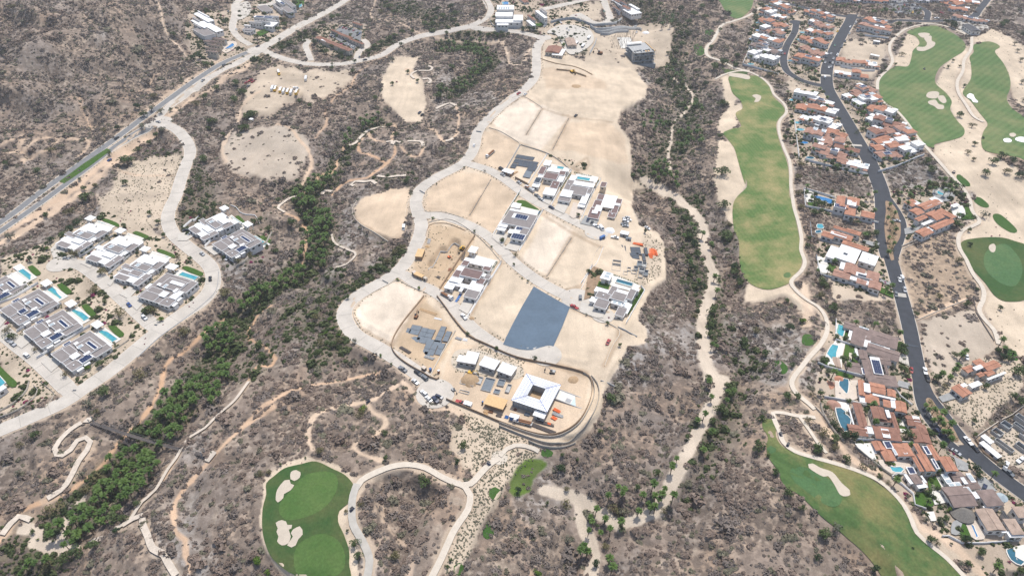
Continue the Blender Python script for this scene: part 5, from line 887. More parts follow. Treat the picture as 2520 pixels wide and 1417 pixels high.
WIN = win_mesh(); FRAME = boxes('frame', [(-1.0, -.03, -.72, 1.0, .1, -.6), (-1.0, -.03, .6, 1.0, .1, .72), (-1.0, -.03, -.6, -.9, .1, .6), (.9, -.03, -.6, 1.0, .1, .6), (-.04, -.03, -.6, .04, .1, .6)], 'roof_white')
GDOOR = boxes('garage_door', [(-2.4, -.05, -1.2, 2.4, .06, 1.2)], 'wood')
PAN = boxes('solar_panel', [(-.5, -.85, 0, .5, .85, .05)], 'panel_blue')
def frame_of(a, b):
    A = gp(*a); B = gp(*b); return math.atan2(B.y-A.y, B.x-A.x)
class House:
    def __init__(s, T, dirp, cen, name, label, cat='house', walls='wall_white', zadd=0.2, z=None):
        s.T = T; (d0, d1) = T(*dirp); s.ang = frame_of(d0, d1); c = T(*cen)[0]; g_ = gp(*c)
        s.o = g_; s.o.z += zadd; 
        if z is not None: s.o.z = z
        s.e = link(name, None, None, s.o, s.ang); s.e.empty_display_size = 1; tag(s.e, label, cat); s.walls = walls; s.ca, s.sa = math.cos(s.ang), math.sin(s.ang); s.k = 0; s.used = []
    def loc(s, x, y, h):     # survey point at height h above the base -> local metres
        (u, v), = s.T(x, y); X, Y = flat(u, v, s.o.z+h); dx, dy = float(X)-s.o.x, float(Y)-s.o.y
        return dx*s.ca+dy*s.sa, -dx*s.sa+dy*s.ca
    def rect(s, x0, y0, x1, y1, h):
        a = s.loc(x0, y0, h); b = s.loc(x1, y1, h); return min(a[0], b[0]), min(a[1], b[1]), max(a[0], b[0]), max(a[1], b[1])
    def block(s, kind, x0, y0, x1, y1, h=4.0, local=False):
        X0, Y0, X1, Y1 = (x0, y0, x1, y1) if local else s.rect(x0, y0, x1, y1, h)
        if kind != 'P': ex = .7 if kind in 'TBKAp' and not local else .45 if kind == 'g' else .25; X0 -= ex; Y0 -= ex; X1 += ex; Y1 += ex
        if X1-X0 < .6 or Y1-Y0 < .6: return
        s.k += 1; h = h+.006*s.k; w_, d_ = X1-X0, Y1-Y0; e = s.e; ins = .02+.004*(s.k % 9)
        cx, cy = (X0+X1)/2, (Y0+Y1)/2; gx, gy = s.o.x+cx*s.ca-cy*s.sa, s.o.y+cx*s.sa+cy*s.ca
        EXCL.append((gx, gy, min(w_, d_)*.5+.8)); 
        if max(w_, d_) > min(w_, d_)*1.6:
            for t in (-1, 1):
                ax, ay = (cx+t*(w_-d_)*.4, cy) if w_ > d_ else (cx, cy+t*(d_-w_)*.4); EXCL.append((s.o.x+ax*s.ca-ay*s.sa, s.o.y+ax*s.sa+ay*s.ca, min(w_, d_)*.5+.8))
        tile_ = kind in 'TBKApS'
        if kind == 'P':            # open pavilion: posts, white slab roof, back wall
            link('roof', boxes('roof', [(X0, Y0, h-.32, X1, Y1, h)], 'roof_white'), e)
            link('wall', boxes('wall', [(X0+.6, Y1-1.2, -1.5, X1-.6, Y1-.9, h-.32), (X0+.6, Y0+d_*.45, -1.5, X0+.85, Y1-1.2, h-.32)], s.walls), e)
            for px_, py_ in ((X0+.5, Y0+.5), (X1-.8, Y0+.5), (X1-.8, Y1-.8)): link('post', boxes('post', [(px_, py_, -1.2, px_+.3, py_+.3, h-.32)], s.walls), e)
            return
        ov = .45 if tile_ else .30; wb = boxes('wall', [(X0+ov+ins, Y0+ov+ins, -3.4, X1-ov-ins, Y1-ov-ins, h-.36)], s.walls); link('wall', wb, e)
        if tile_:
            m = {'T': 'tile_orange', 'B': 'tile_brown', 'K': 'tile_redbrown', 'A': 'tile_beige', 'p': 'tile_pink', 'S': 'tile_slate'}[kind]
            pit = .20; q_ = min(w_, d_)/2; rz = h+q_*pit; hip = s.k % 2 == 0; z0 = h-.34
            if w_ >= d_: r0, r1 = (X0+(q_ if hip else 0), cy), (X1-(q_ if hip else 0), cy)
            else: r0, r1 = (cx, Y0+(q_ if hip else 0)), (cx, Y1-(q_ if hip else 0))
            V_ = [(X0, Y0, z0), (X1, Y0, z0), (X1, Y1, z0), (X0, Y1, z0), (X0, Y0, h-.12), (X1, Y0, h-.12), (X1, Y1, h-.12), (X0, Y1, h-.12), (*r0, rz), (*r1, rz)]
            F = [(3, 2, 1, 0), (0, 1, 5, 4), (1, 2, 6, 5), (2, 3, 7, 6), (3, 0, 4, 7)]
            F += [(4, 5, 9, 8), (5, 6, 9), (6, 7, 8, 9), (7, 4, 8)] if w_ >= d_ else [(4, 5, 8), (5, 6, 9, 8), (6, 7, 9), (7, 4, 8, 9)]
            me = bpy.data.meshes.new('roof'); me.from_pydata(V_, [], F); me.materials.append(MT[m]); r = link('roof', me, e)
            a, b = np.array([*r0, rz+.04]), np.array([*r1, rz+.04]); link('ridge', tris_mesh('ridge', tube([a, b], [.16, .16], 5), MT[m]), r)
        else:
            r = link('roof', boxes('roof', [(X0, Y0, h-.36, X1, Y1, h-.08)], 'roof_white'), e)
            pw = .22; par = [(X0, Y0, h-.08, X1, Y0+pw, h+.06), (X0, Y1-pw, h-.08, X1, Y1, h+.06), (X0, Y0+pw, h-.08, X0+pw, Y1-pw, h+.06), (X1-pw, Y0+pw, h-.08, X1, Y1-pw, h+.06)]
            link('parapet', boxes('parapet', par, 'roof_white'), r)
            if kind in ('g', 'b', 'd'): link('gravel_top' if kind != 'd' else 'glass_roof', boxes('gravel_top', [(X0+pw, Y0+pw, h-.079, X1-pw, Y1-pw, h-.02)], {'g': 'gravel_grey', 'b': 'gravel_brown', 'd': 'glass_dark'}[kind]), r)
            if kind == 's':
                n = max(1, int(max(w_, d_)/2.6))
                for i in range(n):
                    t = (i+.5)/n; (ax, ay) = (X0+w_*t, cy) if w_ > d_ else (cx, Y0+d_*t); hw, hd = (w_/n*.32, d_*.34) if w_ > d_ else (w_*.34, d_/n*.32)
                    link('skylight', boxes('skylight', [(ax-hw, ay-hd, h-.08, ax+hw, ay+hd, h+.12)], 'skylight'), r)
            if kind == 'x':        # array of solar panels in a frame
                nx_ = max(1, int((w_-.5)/1.12)); ny_ = max(1, int((d_-.5)/1.85)); 
                for i in range(min(nx_, 9)):
                    for j in range(min(ny_, 5)):
                        p = link('solar_panel', PAN, r, (X0+.5+(i+.5)*(w_-1.0)/nx_, Y0+.4+(j+.5)*(d_-.8)/ny_, h+.12)); p.scale = ((w_-1.0)/nx_/1.1, (d_-.8)/ny_/1.85, 1); p.rotation_euler = (.04, 0, 0)
            if kind in 'wgb' and min(w_, d_) > 5 and s.k % 3 == 0:
                link('vent', boxes('vent', [(cx-.4, cy-.4, h-.08, cx+.4, cy+.4, h+.55)], 'roof_white'), r)
        # windows on the two sides that face outward
        hh = h-.36
        if hh > 2:
            zc = hh*.5 if hh > 3 else hh*.5
            for side in range(4):
                ln = (w_ if side % 2 == 0 else d_)-2*ov-.6
                n = int(ln/(3.2 if ln > 7 else 2.8)); n = min(n, 4)
                for i in range(n):
                    t = (i+.5)/n-.5
                    if side == 0: px_, py_, rr = cx+t*ln, Y0+ov+ins, 0
                    elif side == 2: px_, py_, rr = cx+t*ln, Y1-ov-ins, math.pi
                    elif side == 1: px_, py_, rr = X1-ov-ins, cy+t*ln, math.pi/2
                    else: px_, py_, rr = X0+ov+ins, cy+t*ln, -math.pi/2
                    if any(a-.2 < px_ < c+.2 and b-.2 < py_ < d+.2 for a, b, c, d in s.used): continue
                    wv_ = s.ang+rr-math.pi/2; 
                    if math.sin(wv_) > .35: continue       # sides that face away are left plain, as walls between courtyards
                    wn = link('window', WIN, e, (px_, py_, zc)); wn.rotation_euler = (0, 0, rr); wn.scale = (1, 1, 1.25)
                    f = link('frame', FRAME, wn)
        s.used.append((X0+ov, Y0+ov, X1-ov, Y1-ov))
    def blocks(s, txt):
        for ln in txt.strip().split(';'):
            q_ = ln.split()
            if len(q_) < 5: continue
            s.block(q_[0], *map(float, q_[1:5]), float(q_[5]) if len(q_) > 5 else 4.0)
        return s
    def cone(s, x, y, r, h, m, name='round_roof'):
        X, Y = s.loc(x, y, h); n = 16; V_ = [(X+r*math.cos(t), Y+r*math.sin(t), h) for t in np.linspace(0, 2*math.pi, n+1)[:-1]]+[(X+r*math.cos(t), Y+r*math.sin(t), h-.3) for t in np.linspace(0, 2*math.pi, n+1)[:-1]]+[(X, Y, h+r*.5)]
        F = [(i, (i+1) % n, 2*n) for i in range(n)]+[(n+i, n+(i+1) % n, (i+1) % n, i) for i in range(n)]+[tuple(range(2*n-1, n-1, -1))]
        me = bpy.data.meshes.new(name); me.from_pydata(V_, [], F); me.materials.append(MT[m]); rf = link(name, me, s.e)
        for t in (0.6, 2.2, 3.8, 5.4): px_, py_ = X+r*.75*math.cos(t), Y+r*.75*math.sin(t); link('post', boxes('post', [(px_-.15, py_-.15, -2, px_+.15, py_+.15, h-.2)], s.walls), s.e)
        EXCL.append((s.o.x+X*s.ca-Y*s.sa, s.o.y+X*s.sa+Y*s.ca, r))
POOL = {'t': 'water_turq', 'b': 'water_blue', 'd': 'water_dark', 'g': 'water_green'}
def poly_solid(name, P, z0, z1, m, parent=None, inner=None):
    n = len(P); me = bpy.data.meshes.new(name)
    if inner is None:
        V_ = [(x, y, z0) for x, y in P]+[(x, y, z1) for x, y in P]; F = [tuple(range(2*n-1, n-1, -1))[::-1]]+[(i, (i+1) % n, n+(i+1) % n, n+i) for i in range(n)]
    else:
        V_ = [(x, y, z1) for x, y in P]+[(x, y, z1) for x, y in inner]+[(x, y, z0) for x, y in P]+[(x, y, z0) for x, y in inner]
        F = []
        for i in range(n): j = (i+1) % n; F += [(i, j, n+j, n+i), (2*n+i, 2*n+j, j, i), (n+i, n+j, 3*n+j, 3*n+i)]
    me.from_pydata(V_, [], F); me.materials.append(MT[m]); bm = bmesh.new(); bm.from_mesh(me); bmesh.ops.recalc_face_normals(bm, faces=bm.faces); bm.to_mesh(me); bm.free()
    return link(name, me, parent)
def pool(pts, kind, label, rect=None, house=None, smooth=True, z=None, group='swimming pools of the villas'):
    if rect is not None:
        h = house; X0, Y0, X1, Y1 = h.rect(*rect, .1); L_ = [(X0, Y0), (X1, Y0), (X1, Y1), (X0, Y1)]; P = np.array([(h.o.x+x*h.ca-y*h.sa, h.o.y+x*h.sa+y*h.ca) for x, y in L_]); zz = max(h.o.z+.12, float(np.max(hat(P[:, 0], P[:, 1])))+.42)
    else:
        p = np.array(pts, float); x, y, z_ = onground(p[:, 0], p[:, 1]); P = np.stack([x, y], 1); zz = float(np.max(z_))+.42
        if smooth: P = spline(P, 1.6, True)
    if z is not None: zz = z
    c = P.mean(0); EXCL.append((c[0], c[1], float(np.linalg.norm(P-c, axis=1).mean())))
    d = P-np.roll(P, 1, 0); ar = .5*np.sum(P[:, 0]*np.roll(P[:, 1], -1)-np.roll(P[:, 0], -1)*P[:, 1])
    T_ = np.roll(P, -1, 0)-np.roll(P, 1, 0); T_ /= np.linalg.norm(T_, axis=1)[:, None]+1e-9; N = np.stack([T_[:, 1], -T_[:, 0]], 1)*(1 if ar > 0 else -1)
    e = link('swimming_pool', None, None, (c[0], c[1], zz)); e.empty_display_size = .5; tag(e, label, 'pool')
    Q = P-c; wsc = .62 if len(P) == 4 else .45
    poly_solid('coping', Q+N*wsc, -1.2, .10, 'terrace_white', e, Q); poly_solid('water', Q, -1.1, -.06, POOL[kind], e)
    if len(P) == 4:                     # entry steps and a tanning ledge at one end
        A, B, D_ = Q[0], Q[1], Q[3]
        a = A+(B-A)*.05+(D_-A)*.1; b = A+(B-A)*.05+(D_-A)*.9; c2 = A+(B-A)*.22+(D_-A)*.9; d2 = A+(B-A)*.22+(D_-A)*.1
        poly_solid('step', [tuple(a), tuple(d2), tuple(c2), tuple(b)], -.4, -.055, 'water_green' if kind != 'd' else 'water_turq', e)
    return e
def flatlot(name, T, pts, m, label, off=None, kind='structure', sp=False, step=3.0):
    return drape(name, T(*pts), MT[m], off if off else nextoff(), step, closed_spline=sp, label=label, kind=kind)
def wall_line(T, pts, h=1.7, m='wall_white', label='', name='boundary_wall', cat='wall', wd=.3, smooth=False, group=None):
    p = np.array(T(*pts), float); x, y, z = onground(p[:, 0], p[:, 1]); P = np.stack([x, y], 1)
    if smooth: L_ = spline(P, 2.5)
    else:
        L_ = []
        for i in range(len(P)-1):
            k = max(1, int(np.linalg.norm(P[i+1]-P[i])/4)); L_ += [P[i]+(P[i+1]-P[i])*j/k for j in range(k)]
        L_ = np.array(L_+[P[-1]])
    v, f = boxstrip(L_, normals(L_), 0, wd, h, 0); c = v.mean(0); v[:, 2] -= 0
    o = link(name, mesh_np(name, v-c, f, MT[m])); o.location = c; return tag(o, label, cat, group)
# --- the left hand villas: one traced plan, then the same plan re-set on the other plots
C1 = tile(0, 640, 4.722); C2 = tile(110, 510, 5.0615); C3 = tile(440, 490, 8.335); C4 = tile(1160, 380, 5.905); C5 = tile(1020, 580, 6.441); C6 = tile(1430, 570, 6.162); C7 = tile(960, 730, 3.729)
C8 = tile(2000, 780, 7.873); C9 = tile(2000, 920, 5.45); C10 = tile(2160, 1140, 5.117); C11 = tile(1960, 450, 4.886); C12 = tile(1330, 40, 7.2)
PLAN_A = [('g',600,1085,830,1100,4.2),('g',722,1015,885,1045,4.3),('g',875,975,1170,990,4.9),('g',1055,1075,1285,1002,4.2),('x',990,950,1132,1000,5.3),('w',800,1105,925,1090,4.7),('x',900,1150,1075,1110,4.5),('g',760,1215,945,1205,4.0),('w',865,1250,965,1240,3.2),('w',950,1190,1040,1178,3.3),('x',722,972,832,948,3.6),('w',850,955,912,955,4.7),('s',885,1000,962,980,5.2),('w',965,1080,1040,1055,5.1),('P',1050,745,1210,745,3.6)]
PLAN_B = [('g',135,450,325,452,4.0),('w',195,385,355,395,3.8),('w',325,405,492,402,4.6),('g',280,465,420,472,3.6),('g',245,325,405,332,4.2),('g',350,320,605,332,4.9),('w',508,270,685,276,5.1),('s',398,318,482,300,5.3),('g',602,345,775,295,4.2),('w',525,382,652,374,3.6),('g',350,530,585,435,4.1),('w',500,215,640,215,3.8),('w',700,262,832,262,3.6),('P',490,145,645,125,3.6)]
DIRS = {'A': (C1, (430,1150, 1050,770)), 'B': (C2, (440,635, 855,365))}
def villa(T, a, b, plan, src, srcT, srca, srcb, poolr, lawnp, name, label, swap=None):
    # similarity between the traced villa and this plot, from two matching corners
    h0 = House(srcT, DIRS[src][1], srca, 'tmp_villa', 'x'); A0 = np.array(h0.loc(*srca, 4.0)); B0 = np.array(h0.loc(*srcb, 3.6))
    rects = [(k, *h0.rect(x0, y0, x1, y1, h), h) for k, x0, y0, x1, y1, h in plan]; pr = h0.rect(*poolr, .1); lw = [h0.loc(x, y, 0) for x, y in zip(lawnp[0::2], lawnp[1::2])]
    h0r = h0.rect(*((600,1085,1285,1002) if src == 'A' else (135,450,775,297)), 3.0)
    ang0 = h0.ang; bpy.data.objects.remove(h0.e)
    base = gp(*T(*a)[0]).z
    h = House(T, (a[0], a[1], b[0], b[1]), a, name, label)
    A1 = np.array(h.loc(*a, 4.0)); B1 = np.array(h.loc(*b, 3.6)); d0 = B0-A0; d1 = B1-A1
    ra = math.atan2(d1[1], d1[0])-math.atan2(d0[1], d0[0]); sc = float(np.clip(np.linalg.norm(d1)/np.linalg.norm(d0), .85, 1.15))
    # turn the house frame so that the plan axes fit
    ang = h.ang+ra; pA = (h.o.x+A1[0]*h.ca-A1[1]*h.sa, h.o.y+A1[0]*h.sa+A1[1]*h.ca)
    h.ang = ang; h.ca, h.sa = math.cos(ang), math.sin(ang); h.o = Vector((pA[0], pA[1], h.o.z)); h.e.location = h.o; h.e.rotation_euler = (0, 0, ang)
    h.block('g' if src == 'A' else 'w', (h0r[0]-A0[0])*sc, (h0r[1]-A0[1])*sc, (h0r[2]-A0[0])*sc, (h0r[3]-A0[1])*sc, 2.9, local=True)
    for i, (k, X0, Y0, X1, Y1, hh) in enumerate(rects):
        hh = hh-.9 if k != 'P' else hh
        if swap: k = swap.get(i, k)
        if k == '-': continue
        h.block(k, (X0-A0[0])*sc, (Y0-A0[1])*sc, (X1-A0[0])*sc, (Y1-A0[1])*sc, hh, local=True)
    def W(x, y): x, y = (x-A0[0])*sc, (y-A0[1])*sc; return h.o.x+x*h.ca-y*h.sa, h.o.y+x*h.sa+y*h.ca
    X0, Y0, X1, Y1 = pr; z = h.o.z+.12; Pp = [W(X0, Y0), W(X1, Y0), W(X1, Y1), W(X0, Y1)]; uv = [tuple(map(float, proj(x, y, float(hat(x, y))))) for x, y in Pp]
    pool(uv, 't', 'turquoise pool behind the '+' '.join(label.split()[:12]), smooth=False)
    lx0, ly0, lx1, ly1 = X0-6.5*sc, Y0-1.5, X1+1.5, Y1+2.0
    uvt = [tuple(map(float, proj(x, y, float(hat(x, y))))) for x, y in [W(X0-7, Y0-2), W(X1+1.2, Y0-2), W(X1+1.2, Y1+1.5), W(X0-7, Y1+1.5)]]
    drape('terrace', uvt, MT['terrace_white'], nextoff(), 3, closed_spline=False, label='white pool terrace')
    uvl = [tuple(map(float, proj(*W(x, y), float(hat(*W(x, y)))))) for x, y in lw]
    drape('lawn', uvl, MT['lawn_grass'], nextoff()+.05, 3, label='small curved lawn beyond the pool')
    return h
A_ = dict(src='A', srcT=C1, srca=(600,1085), srcb=(1050,745), poolr=(1150,845,1370,925), lawnp=(1262,778, 1320,757, 1450,865, 1440,895, 1385,908)); B_ = dict(src='B', srcT=C2, srca=(135,450), srcb=(490,145), poolr=(660,185,850,240), lawnp=(715,165, 760,145, 860,180, 925,215, 930,248, 870,238))
villa(C1, (600,1085), (1050,745), PLAN_A, name='villa', label='grey gravel roofed villa at the bottom of the lower left row', **A_)
villa(C1, (275,820), (745,502), PLAN_A, name='villa', label='solar roofed villa second from the bottom of the lower left row', **A_)
villa(C1, (2,570), (460,265), PLAN_A, name='villa', label='grey roofed villa third from the bottom of the lower left row', swap={5: 'x'}, **A_)
villa(C1, (-300,360), (150,85), PLAN_A, name='villa', label='villa cut by the left edge at the top of the lower left row', **A_)
villa(C2, (135,450), (490,145), PLAN_B, name='villa', label='villa with white and grey roofs at the cul-de-sac, top of the upper left row', **B_)
villa(C2, (510,625), (862,300), PLAN_B, name='villa', label='mostly white roofed villa, second of the upper left row', swap={3: 'w', 4: 'w', 5: 'g', 0: 'g'}, **B_)
villa(C2, (860,860), (1172,530), PLAN_B, name='villa', label='mostly grey roofed villa, third of the upper left row', swap={1: 'g', 2: 'g', 5: 'g'}, **B_)
villa(C2, (1170,1100), (1495,750), PLAN_A, name='villa', label='grey roofed villa without solar panels at the lower end of the upper left row', swap={4: 'w', 6: 'w', 10: 'w'}, **A_)
villa(C3, (205,590), (822,180), PLAN_B, name='villa', label='white and grey roofed villa, left one of the pair on the ridge', **B_)
villa(C3, (700,915), (1292,505), PLAN_A, name='villa', label='solar roofed villa, right one of the pair on the ridge', **A_)
for T, p in [(C1, (480,1190, 545,1120, 600,1110, 710,1210, 600,1305)), (C1, (165,970, 215,900, 275,845, 370,945, 255,1030)), (C1, (-60,640, 0,610, 90,680, 0,790, -60,740)), (C2, (75,530, 130,470, 270,530, 230,610, 110,640)), (C2, (440,700, 520,655, 600,720, 570,760)), (C2, (780,960, 870,880, 900,890, 820,985)), (C2, (930,1085, 1060,990, 1150,1040, 1050,1150)), (C2, (1010,1150, 1130,1100, 1250,1180, 1150,1290)), (C3, (-20,720, 100,690, 240,690, 330,750, 170,860, -20,860)), (C3, (500,1000, 690,960, 890,1100, 730,1160))]: flatlot('driveway', T, p, 'drive', 'pale driveway in front of a left hand villa')
for T, p in [(C1, (430,1150, 1050,770)), (C1, (200,840, 720,510)), (C1, (0,510, 190,430, 450,275)), (C2, (440,635, 855,365)), (C2, (800,840, 1090,590)), (C3, (540,990, 1050,620)), (C3, (100,600, 420,380))]: wall_line(T, p, 1.8, 'wall_grey' if T is C2 else 'wall_white', f'pale garden wall {near(*T(*p)[0])}')
wall_line(C3, (1180,1417, 1400,1260, 1480,1080, 1640,990, 1800,920, 1860,800, 1917,700), 2.2, 'stone_wall', 'curved grey stone retaining wall below the pair of villas on the ridge', smooth=True, name='retaining_wall')
wall_line(C3, (1060,130, 1180,180, 1260,280, 1400,330, 1560,340, 1620,430, 1670,520), .9, 'wall_white', 'low curved white wall around the lawn above the pair of villas', smooth=True)
wall_line(C1, (840,1310, 900,1345, 980,1330, 1060,1260, 1150,1150, 1260,1080, 1400,1000, 1500,930), .9, 'stone_wall', 'low curved stone wall wrapping the bottom villa garden', smooth=True, name='retaining_wall')
wall_line(T9, (0,215, 70,180, 150,120, 200,60, 215,0), 1.3, 'stone_wall', 'upper curved stone terrace wall in the lower left corner', smooth=True, name='retaining_wall'); wall_line(T9, (0,265, 90,230, 180,180, 250,120, 280,60, 250,30), 1.3, 'stone_wall', 'lower curved stone terrace wall in the lower left corner', smooth=True, name='retaining_wall')
flatlot('lawn', T5, (-40,1190, 0,1240, 60,1300, 130,1370, 90,1400, 20,1340, -40,1300), 'lawn_grass', 'bright lawn at the left edge', sp=True)
pool(T5(-30,1300, 0,1320, 45,1370, 10,1400, -30,1380), 't', 'turquoise pool cut by the left edge', smooth=False)
HB = House(T5, (0,1440, 60,1400), (0,1420), 'villa', 'corner of a white roofed villa at the left edge by the terrace walls'); HB.blocks('w -60 1430 45 1395 3.6')
# --- central villas
h = House(C4, (700,1417, 1040,820), (650,1000), 'villa', 'villa with four solar arrays and a pool beside a curved lawn'); EX = h
h.blocks('g 555 815 850 1070 4.4; x 625 855 800 955 4.7; w 440 960 510 1060 3.8; P 610 695 690 785 3.6; w 570 785 690 830 4.0; w 395 1055 480 1112 3.2; w 660 1040 790 1180 3.8; g 745 1070 800 1165 4.1; x 610 1140 750 1250 4.1; w 560 1085 605 1150 3.0; x 660 1050 735 1105 4.0')
pool(None, 'b', 'blue pool at the foot of the curved lawn', rect=(765,782,972,885), house=h); flatlot('lawn', C4, (655,690, 720,670, 800,690, 880,740, 985,820, 760,770, 710,750), 'lawn_grass', 'curved lawn', sp=True)
flatlot('terrace', C4, (715,760, 985,825, 950,915, 570,830, 590,790), 'terrace_white', 'white pool terrace'); flatlot('driveway', C4, (590,1235, 745,1290, 665,1417, 480,1370), 'drive', 'pale driveway'); flatlot('driveway', C4, (370,1120, 545,1170, 450,1340, 290,1210), 'drive', 'pale driveway')
wall_line(C4, (715,530, 510,850, 310,1190), 1.8, 'wall_white', 'long white wall on the left side of the villa with the curved lawn'); wall_line(C4, (1040,820, 870,1110, 690,1417), 1.9, 'wall_white', 'long white wall on the right side of the villa with the curved lawn')
DV = (1580,990, 1880,365)
h = House(C4, DV, (1150,330), 'villa', 'brown gravel roofed villa with pool, left one of the row of three villas')
h.blocks('P 1075 80 1135 165 3.6; b 1020 175 1040 290 4.2; w 1125 195 1270 262 3.7; b 1085 260 1230 370 4.9; b 1295 240 1350 305 4.3; b 1190 385 1240 500 4.2; w 1085 480 1200 600 4.0; d 945 335 985 415 4.1; w 910 410 975 478 3.2; w 1290 300 1320 400 3.6; w 990 285 1030 335 3.7; w 1340 215 1410 250 3.4')
pool(None, 't', 'turquoise pool of the left villa in the row of three', rect=(1190,162,1332,218), house=h); flatlot('terrace', C4, (1140,140, 1440,215, 1370,330, 1050,250), 'terrace_white', 'white terrace'); flatlot('driveway', C4, (1060,600, 1190,625, 1135,740, 1030,690), 'drive', 'pale driveway')
h = House(C4, DV, (1560,500), 'villa', 'grey gravel roofed villa with pool, middle one of the row of three villas')
h.blocks('P 1740 320 1820 402 3.6; w 1455 300 1500 380 3.8; g 1410 370 1430 515 4.2; w 1510 382 1770 482 4.6; g 1460 455 1650 600 4.5; g 1700 440 1730 570 4.3; w 1330 510 1440 625 4.7; g 1295 590 1420 690 4.1; w 1635 560 1660 720 4.0; w 1570 700 1640 770 3.2; w 1360 490 1400 540 3.9')
pool(None, 't', 'turquoise pool of the middle villa in the row of three', rect=(1545,322,1712,388), house=h); flatlot('terrace', C4, (1520,290, 1850,340, 1800,430, 1500,380), 'terrace_white', 'white terrace'); flatlot('driveway', C4, (1260,690, 1425,725, 1345,870, 1200,800), 'drive', 'pale driveway'); flatlot('driveway', C4, (1480,700, 1660,760, 1600,900, 1480,940, 1420,900), 'terrace_tan', 'planted entrance court')
h = House(C4, DV, (1980,700), 'villa', 'unfinished brown roofed villa, right one of the row of three villas', walls='wall_cream')
h.blocks('b 1850 575 1925 665 4.2; b 1800 660 1895 785 4.0; b 1740 770 1840 940 4.3; b 2100 640 2160 750 4.4; b 2070 730 2110 860 4.2; b 2010 820 2080 922 4.0; w 1945 585 2060 785 4.6; w 1820 735 1880 825 4.7; w 1765 810 1825 860 4.9; w 2080 705 2150 745 4.6; b 1895 400 1945 475 3.4; w 1880 920 1890 940 1')
flatlot('driveway', C4, (1650,890, 1860,950, 1800,1060, 1580,1010), 'drive_grey', 'grey driveway')
for p, l in [((1100,10, 820,450), 'white wall left of the row of three villas'), ((1455,240, 1150,760), 'white wall between the left and middle villas of the row of three'), ((1880,365, 1580,990), 'white wall between the middle and right villas of the row of three')]: wall_line(C4, p, 1.9, 'wall_white', l)
wall_line(C4, (635,350, 830,450), 1.8, 'wall_brown', 'brown hoarding beside the street at the dark membrane foundation', name='hoarding')
h = House(C5, (830,1330, 1375,440), (880,650), 'villa', 'new courtyard villa with white and brown gravel roofs beside the deep excavation')
h.blocks('P 900 160 960 275 3.8; w 815 345 1190 500 3.5; b 785 390 830 480 4.2; b 1110 480 1190 560 4.2; b 795 505 1020 690 5.0; w 710 475 750 555 4.0; b 665 540 700 660 4.1; b 1020 665 1080 772 4.1; w 590 650 680 738 4.2; w 545 710 1040 880 3.3; w 735 640 720 762 3.6; w 935 690 930 822 3.6; w 960 760 1040 885 4.2; w 515 755 600 852 3.1; w 750 805 745 885 3.0; g 850 850 970 1000 4.2; g 1140 620 1175 690 3.6; w 1060 590 1110 650 4.1')
flatlot('terrace', C5, (930,300, 1320,400, 1230,580, 860,460), 'terrace_white', 'unfinished white pool deck'); flatlot('driveway', C5, (795,990, 960,1040, 840,1250, 700,1170), 'drive', 'pale driveway'); wall_line(C5, (1375,440, 1100,870, 820,1330), 2.0, 'wall_white', 'long white wall right of the new courtyard villa'); wall_line(C5, (960,10, 700,400, 400,860), 2.0, 'wall_brown', 'brown wall between the excavation and the courtyard villa')
h = House(C6, (680,1417, 960,910), (500,1000), 'villa', 'large white villa with dark pool and its own putting green')
h.blocks('P 345 595 430 740 3.8; g 475 825 490 960 4.6; g 270 900 405 1035 4.5; w 235 835 430 960 3.7; g 510 905 640 1060 4.9; g 755 870 765 1030 4.5; g 260 1010 370 1170 4.3; g 580 1140 635 1287 4.3; w 490 1010 690 1150 3.6; w 540 865 700 965 3.9; w 720 1090 700 1240 3.4; w 165 985 270 1090 3.6; s 680 1040 650 1130 4.0; s 505 1010 600 1120 4.1; w 790 850 870 900 3.6; s 380 610 430 700 4.0')
pool(None, 'd', 'dark blue pool of the villa with the putting green', rect=(550,715,765,828), house=h); flatlot('terrace', C6, (290,690, 480,650, 900,830, 830,930, 500,850, 300,740), 'terrace_white', 'white pool terrace')
flatlot('lawn', C6, (265,750, 440,815, 410,885, 235,830), 'lawn_grass', 'small lawn'); drape('putting_green', C6(180,650, 230,645, 265,680, 265,740, 230,820, 150,810, 155,720), MT['low_putting_grass'], .3, 2, label='private putting green beside the large white villa'); flatlot('lawn', C6, (925,850, 962,895, 720,1270, 680,1240, 830,1000), 'lawn_grass', 'narrow lawn'); flatlot('driveway', C6, (0,1070, 370,1190, 330,1310, 230,1310, -20,1215), 'drive', 'pale forecourt')
wall_line(C6, (905,840, 962,905, 680,1400), 1.8, 'wall_white', 'white wall right of the villa with the putting green'); wall_line(C6, (170,520, 100,640, 0,800), 1.8, 'wall_white', 'white wall left of the villa with the putting green'); flatlot('planting_bed', C6, (170,525, 340,590, 280,740, 240,830, 160,1000, 40,1040, 100,700), 'dark_soil', 'planted bed')
# --- right hand houses
h = House(C8, (450,460, 1250,775), (1200,450), 'house', 'brown roofed villa with a narrow lap pool and long white courtyard')
h.blocks('B 640 90 800 245 4.6; B 830 180 960 555 5.0; w 735 190 725 440 4.0; B 1075 230 1610 610 4.8; B 1095 510 1640 850 5.0; w 1010 370 1085 590 4.8; w 1110 385 1485 625 4.3; d 1140 415 1375 570 4.5; s 915 180 1080 245 5.3')
pool(None, 't', 'narrow lap pool of the brown roofed villa', rect=(472,202,556,438), house=h); flatlot('terrace', C8, (440,60, 620,140, 580,480, 450,450), 'terrace_tan', 'pool terrace'); flatlot('lawn', C8, (585,150, 700,260, 640,430, 610,500, 578,490), 'lawn_grass', 'strip of lawn'); flatlot('driveway', C8, (1690,700, 1840,780, 1865,960, 1620,850), 'drive', 'pale driveway'); flatlot('lawn', C8, (1580,620, 1660,480, 1740,500, 1820,740), 'lawn_grass', 'lawn by the street')
